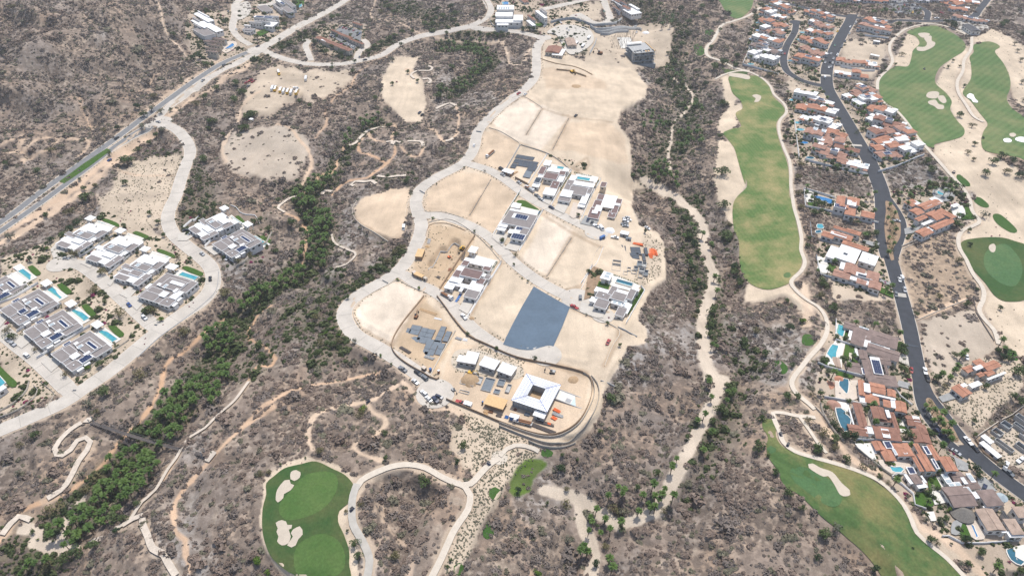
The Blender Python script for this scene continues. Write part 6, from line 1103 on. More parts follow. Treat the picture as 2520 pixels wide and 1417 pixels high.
h = House(C8, (260,960, 1200,1180), (1200,1000), 'house', 'brown roofed villa with a big red framed solar array')
h.blocks('B 900 645 1060 805 4.6; B 960 790 1240 1190 4.4; B 1250 780 1500 920 4.5; B 1390 880 1450 1080 4.3; x 1110 768 1370 1112 5.4; B 1060 1080 1640 1340 4.4; B 650 870 920 1060 3.8; x 945 985 1020 1105 4.1; A 400 790 530 960 3.6; w 820 612 885 745 4.0')
pool(C8(370,570, 470,600, 440,720, 440,795, 370,822, 260,770), 't', 'bright angular pool of the brown villa with the red framed solar array'); flatlot('terrace', C8, (440,450, 625,530, 560,800, 560,1000, 280,940, 230,800), 'terrace_white', 'pool terrace'); flatlot('lawn', C8, (630,540, 820,600, 780,800, 900,900, 570,860, 600,700), 'lawn_grass', 'lawn with stepping paths'); flatlot('path', C8, (700,700, 760,710, 740,890, 690,880), 'terrace_tan', 'paved garden path'); flatlot('driveway', C8, (1660,1230, 1870,1290, 1910,1417, 1620,1340), 'drive_grey', 'slate driveway'); flatlot('lawn', C8, (120,880, 200,800, 290,850, 280,940, 220,930), 'lawn_grass', 'small lawn'); flatlot('lawn', C8, (450,1040, 800,1150, 760,1200, 560,1160, 450,1130), 'lawn_grass', 'lawn below the wall')
wall_line(C8, (440,60, 445,460, 620,520, 810,590, 1250,775), 1.8, 'wall_white', 'white wall round the lap pool of the brown villa'); wall_line(C8, (90,900, 250,980, 440,1030, 860,1140, 1260,1230), 1.8, 'wall_white', 'white wall below the villa with the red framed solar array')
h = House(C9, (700,100, 1100,225), (900,250), 'house', 'orange tiled villa with round gazebos and a green terrace pool', walls='wall_white')
h.blocks('T 625 85 690 280 5.5; w 690 120 770 245 6.0; T 775 115 960 262 5.5; T 715 255 880 400 4.6; w 810 265 1105 345 5.1; T 960 350 1050 440 4.4; T 1015 210 1100 300 5.2; w 1050 345 1108 455 4.7; T 1110 365 1250 510 4.5; w 630 250 712 385 4.4; T 190 105 280 205 3.5; w 240 200 330 290 3.2; S 885 360 955 430 4.2')
h.cone(365, 75, 3.0, 3.0, 'tile_orange'); h.cone(95, 235, 4.2, 3.0, 'thatch', 'thatched_roof'); h.cone(350, 280, 3.4, 2.8, 'thatch', 'thatched_roof')
pool(C9(360,105, 460,98, 455,270, 380,235, 355,170), 'd', 'green blue pool on the tiled terrace of the orange villa'); flatlot('terrace', C9, (290,100, 600,90, 610,330, 540,360, 300,330), 'terrace_tan', 'tiled terrace'); wall_line(C9, (150,320, 330,350, 550,390, 720,440), 1.7, 'wall_white', 'white wall between the orange villa and the brown courtyard villa'); wall_line(C9, (1110,210, 1170,300, 1330,420), 1.2, 'wall_white', 'curved white wall by the street beside the orange villa', smooth=True)
h = House(C9, (700,400, 1160,500), (800,650), 'house', 'large red brown courtyard villa with a curved dark pool')
h.blocks('K 555 395 725 705 5.2; w 485 455 550 670 4.3; K 790 445 980 600 4.7; K 1050 520 1160 765 4.6; K 480 680 725 820 4.9; K 820 700 1180 885 4.8; w 700 705 815 797 5.3; w 920 735 1040 852 5.4; K 820 560 1050 635 3.9; w 975 482 1045 580 5.6')
h.cone(285, 415, 3.6, 3.0, 'tile_pink')
pool(C9(300,480, 360,485, 410,540, 410,600, 470,680, 460,772, 420,770, 350,650), 'd', 'curved dark blue pool of the red brown courtyard villa'); pool(C9(840,660, 1012,700, 1005,732, 838,692), 'd', 'small dark pool inside the courtyard of the red brown villa', smooth=False); flatlot('terrace', C9, (320,370, 480,400, 485,690, 420,600, 415,530, 330,480), 'terrace_white', 'curved terrace'); flatlot('terrace', C9, (730,500, 1060,600, 1050,760, 730,700), 'terrace_tan', 'inner court')
h = House(C9, (1330,740, 1580,790), (1420,740), 'house', 'red brown guest house and garage beside the street', 'house')
h.blocks('K 1250 560 1450 690 4.0; w 1340 565 1442 637 4.5; K 1325 745 1580 920 4.6; K 1395 680 1530 785 5.2; S 1250 630 1312 690 3.0')
flatlot('terrace', C9, (1160,580, 1330,650, 1320,780, 1160,790), 'terrace_white', 'entrance court'); flatlot('lawn', C9, (1158,700, 1260,712, 1258,750, 1158,740), 'lawn_grass', 'clipped lawn rectangle')
wall_line(C9, (575,890, 900,900, 1150,925, 1540,950), 1.8, 'wall_white', 'white wall above the long orange villa'); 
h = House(C9, (1000,950, 1400,985), (1300,1100), 'house', 'long orange tiled villa with several solar arrays')
h.blocks('T 810 915 950 1005 5.0; T 895 975 1105 1145 4.6; x 945 905 1080 990 5.3; T 1080 940 1345 1080 5.0; x 1350 968 1415 1080 5.3; T 1370 945 1480 1072 4.7; x 1475 970 1590 1072 5.1; T 1550 960 1705 1140 4.6; T 1340 1095 1470 1285 4.3; T 1420 1085 1620 1285 4.8; x 1590 1140 1700 1265 5.1; T 1705 1125 1935 1285 4.6; x 1255 1250 1390 1335 2.8; w 765 940 850 1060 3.4; s 1070 1010 1135 1080 5.0; w 1200 1010 1265 1065 5.2')
pool(C9(1010,1238, 1080,1265, 1160,1270, 1202,1300, 1170,1335, 1100,1325, 1020,1290), 't', 'kidney shaped turquoise pool of the long orange villa'); flatlot('terrace', C9, (870,1160, 1100,1140, 1340,1150, 1410,1310, 1250,1345, 1020,1340, 890,1210), 'terrace_tan', 'pool terrace'); flatlot('terrace', C9, (560,940, 770,935, 850,1150, 770,1150, 620,1020), 'terrace_white', 'pale patio'); flatlot('driveway', C9, (1790,1060, 1950,1140, 2080,1210, 2080,1310, 1940,1290, 1890,1130), 'drive_grey', 'grey driveway')
wall_line(C9, (560,985, 760,1150, 900,1260, 1060,1370), 1.5, 'stone_wall', 'stone garden wall below the long orange villa'); wall_line(C9, (95,400, 140,550, 230,700, 330,840, 420,900), 1.6, 'stone_wall', 'stepped stone wall below the curved dark pool', name='retaining_wall', smooth=True)
h = House(C10, (930,511, 1560,506), (1100,350), 'house', 'grey brown tiled villa with rows of glass skylights')
h.blocks('B 820 310 1240 512 5.0; B 1265 350 1572 506 4.8; B 910 130 1115 222 4.5; s 802 140 942 245 4.7; s 885 245 1082 318 4.6; B 1090 225 1285 300 4.4; s 1115 130 1232 226 4.9; w 1045 180 1130 250 5.0; s 1085 302 1190 370 5.1; w 1185 362 1280 430 5.4')
h.cone(1565, 425, 2.6, 2.6, 'skylight'); flatlot('terrace', C10, (640,352, 790,345, 862,497, 712,527), 'terrace_white', 'cream deck'); flatlot('lawn', C10, (445,400, 640,340, 705,530, 640,565, 470,540), 'lawn_grass', 'lawn'); flatlot('lawn', C10, (620,190, 730,165, 810,300, 760,345, 640,330), 'lawn_grass', 'lawn'); flatlot('driveway', C10, (1240,180, 1340,180, 1445,270, 1475,335, 1505,352, 1280,352), 'drive_grey', 'grey cobbled driveway'); flatlot('terrace', C10, (725,170, 800,160, 900,300, 800,310), 'terrace_white', 'side terrace')
h = House(C10, (335,250, 625,240), (480,210), 'guest_house', 'small white cabana with grey brown roof left of the villa with skylights', 'cabana'); h.blocks('w 335 140 440 247 3.5; B 415 150 550 232 4.0; w 545 157 610 232 3.6; w 465 232 625 292 3.3')
wall_line(C10, (170,175, 200,150, 330,140), 1.4, 'wall_white', 'short white wall beside the kidney pool'); wall_line(C10, (175,185, 300,270, 440,390, 460,530, 600,580), 1.4, 'wall_white', 'white garden wall above the cart path bend')
h = House(C10, (1250,590, 1590,605), (1500,740), 'house', 'beige tiled villa with white bays beside a thatched round palapa')
h.blocks('A 1250 590 1592 822 4.8; A 1600 710 1830 872 4.6; w 1270 682 1372 812 3.4; w 1510 770 1625 862 4.3; w 1625 862 1842 918 3.5; A 1710 555 1900 660 4.6; S 1565 600 1652 690 3.2; w 1330 540 1430 590 4.2'); h.cone(1060, 615, 5.6, 3.4, 'thatch', 'thatched_roof')
pool(C10(1115,775, 1140,757, 1195,795, 1215,850, 1250,925, 1225,948, 1180,920), 'b', 'bright blue pool beside the thatched palapa'); flatlot('terrace', C10, (1080,720, 1250,620, 1390,830, 1330,960, 1230,970, 1170,930), 'terrace_tan', 'tan terrace'); flatlot('lawn', C10, (1030,770, 1070,725, 1110,800, 1160,930, 1090,960, 1030,900), 'lawn_grass', 'small lawn', sp=True); flatlot('terrace', C10, (610,620, 700,610, 740,730, 662,732), 'terrace_white', 'white viewing patio'); flatlot('terrace', C10, (940,740, 1060,730, 1030,840, 1030,900, 920,890), 'drive_grey', 'gravel court', sp=True)
pool(C10(1620,1090, 1690,1075, 1722,1125, 1722,1180, 1832,1250, 1792,1287, 1680,1220), 'd', 'winding green blue pool at the right edge below the beige villa'); flatlot('terrace', C10, (1700,1060, 1860,1020, 1860,1310, 1740,1215), 'terrace_white', 'white terrace'); wall_line(C10, (800,920, 880,920, 960,960, 1060,1010, 1300,1010, 1640,985), 1.3, 'wall_white', 'thin white garden wall below the bright blue pool')
h = House(C11, (100,290, 980,490), (580,300), 'house', 'orange roofed house with solar panels inside a long white walled plot')
h.blocks('T 500 160 615 300 6.4; T 640 168 745 265 6.4; w 620 205 712 280 6.9; x 462 245 590 312 6.7; S 585 180 600 262 6.9; T 600 290 695 392 5.0; T 795 335 925 425 4.2'); pool(C11(205,165, 250,162, 440,215, 420,262, 300,215, 250,205), 'b', 'long deep blue pool inside the white walled plot'); flatlot('terrace', C11, (85,85, 210,120, 200,245, 120,240), 'terrace_white', 'white terrace'); flatlot('lawn', C11, (130,240, 240,245, 250,290, 150,285), 'lawn_grass', 'small lawn')
wall_line(C11, (85,80, 250,125, 460,190), 1.8, 'wall_white', 'upper white wall of the walled orange house'); wall_line(C11, (85,80, 105,290, 400,350, 980,490), 1.8, 'wall_white', 'lower white wall of the walled orange house')
h = House(C11, (570,690, 850,780), (560,620), 'house', 'orange roofed villa with two teal pools above the white flat roofed house')
h.blocks('T 465 515 640 592 5.0; T 620 550 755 628 4.2; T 335 580 430 665 4.2; T 430 570 650 692 4.9; w 425 582 595 662 5.4; T 575 690 852 818 4.2'); pool(C11(248,512, 300,508, 328,535, 300,556, 250,548), 't', 'upper small teal pool of the orange roofed villa'); pool(C11(230,582, 290,572, 300,598, 240,612), 'd', 'lower small dark pool of the orange roofed villa'); flatlot('driveway', C11, (790,690, 1000,735, 960,785, 800,730), 'drive_grey', 'cobbled driveway'); wall_line(C11, (160,480, 180,650, 300,700, 520,750), 1.5, 'wall_grey', 'grey wall below the two teal pools')
h = House(C11, (465,890, 700,970), (600,860), 'house', 'new white flat roofed house in two connected blocks'); h.blocks('w 545 738 700 970 5.0; w 420 755 445 910 4.6; w 800 826 940 996 4.2')
for x, y in ((590, 850),): h.block('d', x-20, y-15, x+20, y+22, 5.1)
h = House(C11, (290,1110, 960,1320), (740,1120), 'house', 'pink tiled villa with white courtyards and a pale green pool')
h.blocks('p 605 965 700 1100 5.0; p 700 1010 810 1080 4.9; p 465 1040 625 1155 4.5; p 870 1055 975 1172 4.9; p 890 1175 1000 1285 4.6; p 740 1150 830 1222 4.3; w 700 1050 910 1165 4.7; d 745 1088 890 1160 4.8; w 620 1110 750 1185 4.2; w 810 1170 862 1227 4.3; w 540 952 592 1045 4.2')
pool(None, 'g', 'pale green pool of the pink tiled villa', rect=(275,972,352,1068), house=h); flatlot('terrace', C11, (240,890, 350,900, 400,1090, 280,1100), 'terrace_white', 'terrace'); flatlot('lawn', C11, (385,980, 478,1010, 440,1070, 390,1062), 'lawn_grass', 'lawn'); wall_line(C11, (235,885, 285,1110, 600,1200, 960,1325), 1.8, 'wall_white', 'white wall around the pink tiled villa'); flatlot('driveway', C11, (985,1150, 1130,1200, 1140,1245, 1000,1200), 'drive_grey', 'grey driveway'); flatlot('lawn', C11, (970,1310, 1010,1260, 1160,1330, 1165,1395), 'lawn_grass', 'lawn')
h = House(C11, (1260,770, 1860,510), (1580,260), 'house', 'orange roofed house with an oval pool, upper one of the pair right of the road')
h.blocks('T 1460 272 1740 240 5.0; w 1600 192 1762 222 5.2; T 1365 332 1530 352 4.3; T 1305 232 1480 242 4.4; w 1395 235 1490 245 4.8; w 1550 265 1625 262 5.4'); pool(C11(1685,120, 1720,92, 1775,92, 1810,115, 1800,142, 1750,158, 1700,148), 't', 'oval turquoise pool under the palms right of the road'); flatlot('terrace', C11, (1660,80, 1830,70, 1900,180, 1780,230, 1640,160), 'drive_grey', 'grey terrace', sp=True)
h = House(C11, (1260,770, 1860,510), (1700,420), 'house', 'orange roofed villa with a curved blue pool right of the planted median')
h.blocks('T 1560 372 1790 400 5.3; T 1700 330 1915 402 5.4; T 1430 432 1570 412 4.4; w 1500 492 1690 442 3.9; T 1610 522 1900 462 4.7; w 1560 542 1662 562 3.9; T 1435 587 1637 592 4.5; P 1850 272 1967 266 3.6; S 1668 332 1840 428 5.6'); pool(C11(1925,312, 1970,303, 2012,335, 2008,385, 1980,408, 1955,395, 1960,360, 1930,345), 'b', 'curved blue pool at the end of the lower orange villa'); flatlot('terrace', C11, (1850,300, 1990,280, 2060,400, 1960,440, 1880,400), 'terrace_white', 'terrace'); flatlot('driveway', C11, (1290,560, 1490,500, 1530,530, 1400,610, 1300,630), 'drive_grey', 'slate driveway'); wall_line(C11, (1255,775, 1500,670, 1860,510), 1.4, 'wall_cream', 'long wall below the pair of orange villas'); flatlot('lawn', C11, (2010,260, 2060,300, 2140,440, 1990,450, 1970,420, 2030,390), 'lawn_grass', 'garden lawn')
h = House(T8, (1480,1400, 1780,1290), (1700,1280), 'house', 'low orange roofed house below the cactus garden')
h.blocks('T 1555 1270 1630 1275 4.0; T 1625 1225 1700 1235 4.6; T 1680 1250 1800 1250 4.8; w 1620 1265 1690 1262 5.0; T 1700 1300 1760 1300 4.2; w 1715 1340 1840 1300 4.0; T 1650 1310 1690 1312 3.8; w 1590 1380 1680 1375 3.4')
h = House(T12, (1540,210, 1615,180), (1550,170), 'garage', 'orange roofed garage with small skylight at the end of a drive', 'garage'); h.blocks('T 1492 150 1615 180 4.0; w 1545 128 1590 130 4.4'); flatlot('driveway', T12, (1390,215, 1500,170, 1560,210, 1420,250), 'drive_grey', 'driveway')
# --- town houses, smaller and farther
PALS = {'T': ('T', 'orange tiled'), 'p': ('p', 'pink tiled'), 'K': ('K', 'red brown tiled'), 'B': ('B', 'grey brown tiled'), 'w': ('w', 'white flat roofed'), 'g': ('g', 'grey gravel roofed'), 'A': ('A', 'beige tiled')}
ORD = {}
ORDN = 'first second third fourth fifth sixth seventh eighth ninth tenth eleventh twelfth thirteenth fourteenth fifteenth sixteenth seventeenth eighteenth nineteenth twentieth twenty-first twenty-second twenty-third'.split()
def town(T, x, y, L, W, dx, dy, pal, where, hi=1, pool_at=None, walls='wall_white'):
    """a compact house of L x W metres centred on a survey point, its long side along (dx,dy) in the survey"""
    (u, v), = T(x, y); (u2, v2), = T(x+dx, y+dy); k = PALS[pal][0]; ORD[where] = ORD.get(where, 0)+1; od = ORDN[ORD[where]-1]; rg = np.random.default_rng(int(x*7+y)); acc = rg.choice(['a white stair tower', 'white roof terraces', 'a solar array', 'glass skylights', 'a stepped roofline', 'a small patio'])
    h = House(PX, (u, v, u2, v2), (u, v), 'town_house', f'{PALS[pal][1]} house, {od} from the top in {where}', 'house', walls=walls, zadd=.1)
    n = max(2, round(L/8)); xs = np.linspace(-L/2, L/2, n+1)
    for i in range(n):
        off = rg.uniform(-.16, .16)*W; w0 = W*rg.uniform(.55, .85); hh = (3.4+rg.uniform(0, .8)) if rg.random() < .5 or not hi else 6.2+rg.uniform(0, .6)
        kk = k if (rg.random() < .8 or k == 'w') else 'w'
        h.block(kk, xs[i]-.25, off-w0/2, xs[i+1]+.25, off+w0/2, hh, local=True)
        if rg.random() < .75: sx = rg.uniform(xs[i], xs[i+1]-2); h.block(rg.choice(['w', 'w', 's', k]) if k != 'w' else 'w', sx, off+w0/2-2.5, sx+rg.uniform(3, 5.5), off+w0/2+rg.uniform(.8, 3), hh+.4*rg.random()+.2, local=True)
        if rg.random() < .65: sx = rg.uniform(xs[i], xs[i+1]-2); h.block(k, sx, off-w0/2-rg.uniform(1, 3), sx+rg.uniform(3, 6), off-w0/2+2, 3.2+rg.random()*.4, local=True)
    if acc == 'a solar array': h.block('x', -3, -1.6, 3, 2.2, 7.4 if hi else 4.7, local=True)
    if pool_at:
        (a, b), k2 = T(pool_at[0], pool_at[1])[0], pool_at[2]; c = gp(a, b); r = 2.6; tt = np.linspace(0, 2*math.pi, 9)[:-1] if len(pool_at) < 4 else None
        Pp = [(c.x+3.6*math.cos(t+.3), c.y+2.3*math.sin(t+.3)) for t in (tt if tt is not None else np.linspace(0, 2*math.pi, 9)[:-1])]
        pool([tuple(map(float, proj(px_, py_, c.z))) for px_, py_ in Pp], k2, f'small pool of the {od} house in {where}')
    return h
W1, W2, W3, W4 = 'the western terrace row', 'the row between two streets', 'the left street row', 'the right street row'
for a in [(370,78,38,14,200,70,'T',W1,1,(255,48,'d')),(300,126,34,14,200,60,'T',W1,1,(215,110,'t')),(300,188,36,14,200,60,'T',W1,1,(195,170,'t')),(295,255,32,13,200,70,'p',W1,1,(190,225,'b')),(258,318,34,13,200,60,'T',W1,1,(150,288,'b')),(235,372,34,13,200,60,'B',W1,1,(140,355,'t')),(225,440,32,14,200,70,'w',W1,1,(140,470,'t')),
 (575,108,16,12,200,60,'T',W2,1),(660,140,30,13,200,60,'T',W2,1),(640,200,32,13,200,70,'p',W2,1,(515,240,'t')),(625,265,30,13,200,70,'T',W2,1,(495,292,'t')),(590,325,34,13,200,70,'T',W2,1),(585,392,30,13,200,70,'p',W2,1),(545,458,26,14,200,50,'T',W2,1,(430,445,'d')),
 (1050,200,32,14,200,40,'T',W4,1),(1030,240,36,12,200,30,'p',W4,1),(900,475,40,12,200,20,'T',W4,0),(865,562,32,12,200,20,'T',W4,1),
 (525,720,20,11,200,40,'w',W3,1,(445,730,'t')),(640,755,24,11,200,60,'p',W3,0),(545,810,20,14,200,40,'T',W3,1),(650,840,24,13,200,50,'T',W3,1),(560,895,16,11,200,60,'T',W3,1,(485,895,'t')),(650,920,28,14,200,70,'w',W3,1,(500,945,'t')),(760,990,18,11,200,60,'T',W3,0),(620,1010,22,14,200,50,'p',W3,1,(528,1040,'b')),(700,1050,24,13,200,50,'p',W3,1),(670,1120,20,12,200,50,'p',W3,1,(570,1150,'d')),(730,1150,20,12,200,50,'p',W3,1),(870,1215,24,12,200,40,'p',W3,0),(830,1105,20,11,200,40,'K',W3,0),
 (940,680,26,15,200,-60,'p',W4,1),(870,715,18,12,200,-60,'p',W4,0),(975,755,28,14,200,-40,'T',W4,1),(1075,830,24,14,200,60,'T',W4,1),(1040,880,20,12,200,-80,'T',W4,0),(1130,922,26,14,200,40,'K',W4,1),(1060,985,20,13,200,-50,'K',W4,1),(1080,1040,18,12,200,-50,'T',W4,0),(1175,975,20,13,200,-40,'p',W4,1),(1250,1010,20,12,200,-40,'T',W4,1),(1180,1060,20,11,200,-30,'w',W4,1),(1090,1100,18,12,200,-40,'T',W4,0),(1190,1100,20,11,200,-40,'T',W4,1),(1290,1105,24,12,200,-60,'w',W4,1),(1120,1150,18,12,200,-40,'p',W4,0)]: town(T4, *a)
TOPR = 'the top edge row'
for a in [(840,12,30,12,200,20,'T',TOPR,0),(1010,18,40,12,200,10,'T',TOPR,0),(930,-10,30,12,200,10,'T',TOPR,0),(1420,14,28,14,200,20,'w',TOPR,0),(1540,35,44,16,200,30,'T',TOPR,1),(1665,25,40,16,200,10,'T',TOPR,0),(1640,80,20,12,200,40,'T',TOPR,0),(1725,158,36,12,200,30,'p',TOPR,0)]: town(T4, *a)
h = House(T4, (1680,230, 1815,225), (1745,210), 'clubhouse', 'dark thatched hall beside the palms at the upper right', 'hall'); h.blocks('S 1680 180 1815 228 4.5')
for p, l in [((530,1165, 620,1190, 800,1235, 985,1275), 'white wall below the row left of the asphalt street'), ((1060,1255, 1230,1200, 1400,1130), 'white wall below the row right of the asphalt street'), ((80,475, 250,520, 340,545), 'white wall below the western terrace row'), ((455,880, 490,1150), 'pale wall behind the blue pools left of the street'), ((790,490, 960,520, 1040,520), 'white wall under the long orange house'), ((935,260, 1140,285), 'white wall under the double orange house'), ((160,290, 80,470), 'pale wall on the fairway side of the western terrace')]: wall_line(T4, p, 2.0, 'wall_white', l)
# --- upper left mansions
h = House(T1, (1400,250, 1560,230), (1470,170), 'mansion', 'large white modern mansion on the hillside, dark roof insets', 'mansion'); h.blocks('w 1400 100 1555 150 4.0; g 1405 125 1440 150 4.6; w 1385 150 1500 200 3.4; g 1410 170 1455 200 3.9; w 1440 80 1515 125 5.0; w 1490 150 1570 235 2.6; g 1400 215 1560 245 2.0'); pool(T1(1505,145, 1535,145, 1530,168, 1505,165), 't', 'small pool of the white hillside mansion', smooth=False)
h = House(T1, (1500,330, 1620,270), (1555,320), 'house', 'dark brown roofed house with a deep blue oval pool', walls='wall_cream'); h.blocks('B 1495 290 1560 310 4.6; B 1540 270 1630 290 4.8; B 1510 320 1600 330 5.0; B 1490 345 1570 355 4.2; B 1530 300 1610 310 5.2; B 1500 370 1580 375 4.0'); pool(T1(1630,355, 1655,330, 1690,322, 1702,340, 1680,355, 1650,363), 'b', 'deep blue oval pool beside the dark brown roofed house'); flatlot('terrace', T1, (1600,350, 1640,310, 1715,310, 1710,350, 1640,390), 'terrace_tan', 'terrace', sp=True)
h = House(T2, (0,240, 180,130), (120,170), 'mansion', 'modern white framed villa with solar roofs at the upper left', 'mansion'); h.blocks('g -10 215 80 210 4.4; g 40 160 130 165 6.4; x 70 125 150 120 6.8; g 80 150 190 160 6.9; x 130 130 215 125 6.4; g 150 115 250 120 6.0; w 0 185 50 185 5.4; w 150 190 250 165 3.8; g 0 230 60 225 3.4; w 170 145 240 150 5.2'); pool(T2(135,210, 165,195, 195,200, 165,222), 't', 'small turquoise pool under the modern villa', smooth=False); flatlot('lawn', T2, (90,240, 200,200, 225,215, 120,270), 'lawn_grass', 'lawn')
h = House(T2, (90,80, 370,60), (240,60), 'mansion', 'low grey roofed villa above the modern solar villa', 'mansion'); h.blocks('g 95 50 210 75 4.0; g 210 30 280 75 4.8; x 225 -5 300 30 5.2; g 285 -20 350 50 5.0; g 270 55 365 85 4.2'); flatlot('lawn', T2, (365,-10, 435,-10, 440,40, 380,45), 'lawn_grass', 'lawn'); pool(T2(385,50, 425,48, 425,62, 390,66), 't', 'tiny pool beside the upper lawn', smooth=False)
h = House(T2, (580,290, 760,370), (660,320), 'clubhouse', 'long brown roofed clubhouse beside its crowded car park', 'clubhouse', walls='wall_cream'); h.blocks('K 525 275 620 290 4.6; K 600 285 760 370 5.0; w 560 290 600 300 5.2; K 640 215 690 240 4.4; K 700 240 775 280 4.6; K 775 280 860 320 4.2; K 800 160 850 185 4.0'); flatlot('car_park', T2, (620,260, 720,190, 860,230, 850,300, 800,370, 740,330), 'asphalt_old', 'small car park')
h = House(T3, (60,190, 240,190), (140,110), 'mansion', 'white three storey villa with two bright blue pools', 'mansion'); h.blocks('w 70 40 190 70 9.5; w 60 90 180 120 7.0; w 60 140 240 165 4.0; w 190 110 255 150 5.5; w 70 165 150 185 3.0; s 80 50 160 70 9.8'); pool(T3(100,180, 175,182, 175,205, 102,203), 'b', 'bright blue pool in front of the white three storey villa', smooth=False); pool(T3(105,18, 150,16, 152,38, 108,40), 'b', 'bright blue rooftop side pool above the white three storey villa', smooth=False)
h = House(T3, (280,190, 430,170), (350,140), 'mansion', 'white two storey villa with a pink roof corner', 'mansion'); h.blocks('w 345 80 435 130 7.0; K 290 110 345 145 5.0; w 280 150 350 185 3.6; g 380 65 430 90 7.6; K 230 -10 300 15 5'); flatlot('lawn', T3, (340,178, 400,172, 402,195, 345,198), 'lawn_grass', 'lawn')
h = House(T3, (900,80, 1110,90), (990,50), 'mansion', 'white villa with red brown roof parts at the top edge', 'mansion'); h.blocks('w 900 0 1000 60 5; K 905 -10 960 15 6; K 960 0 1010 30 6.2; K 910 45 965 75 5; K 980 45 1040 65 5.4; w 1040 30 1090 70 5; w 980 70 1120 95 3.4')
h = House(T3, (450,390, 540,400), (495,370), 'sales_office', 'red brown roofed sales office with cream annex', 'house', walls='wall_cream'); h.blocks('K 445 335 515 385 4.6; w 480 375 540 405 3.6; w 530 355 555 380 3.0')
h = House(T3, (565,330, 640,330), (600,305), 'tent', 'cream roofed marquee in the sales centre car park', 'marquee', walls='wall_cream'); h.blocks('A 565 280 645 330 3.6')
flatlot('car_park', T3, (430,240, 520,190, 640,190, 740,220, 770,300, 700,370, 600,400, 540,330, 500,260), 'drive', 'sales centre car park', sp=True)

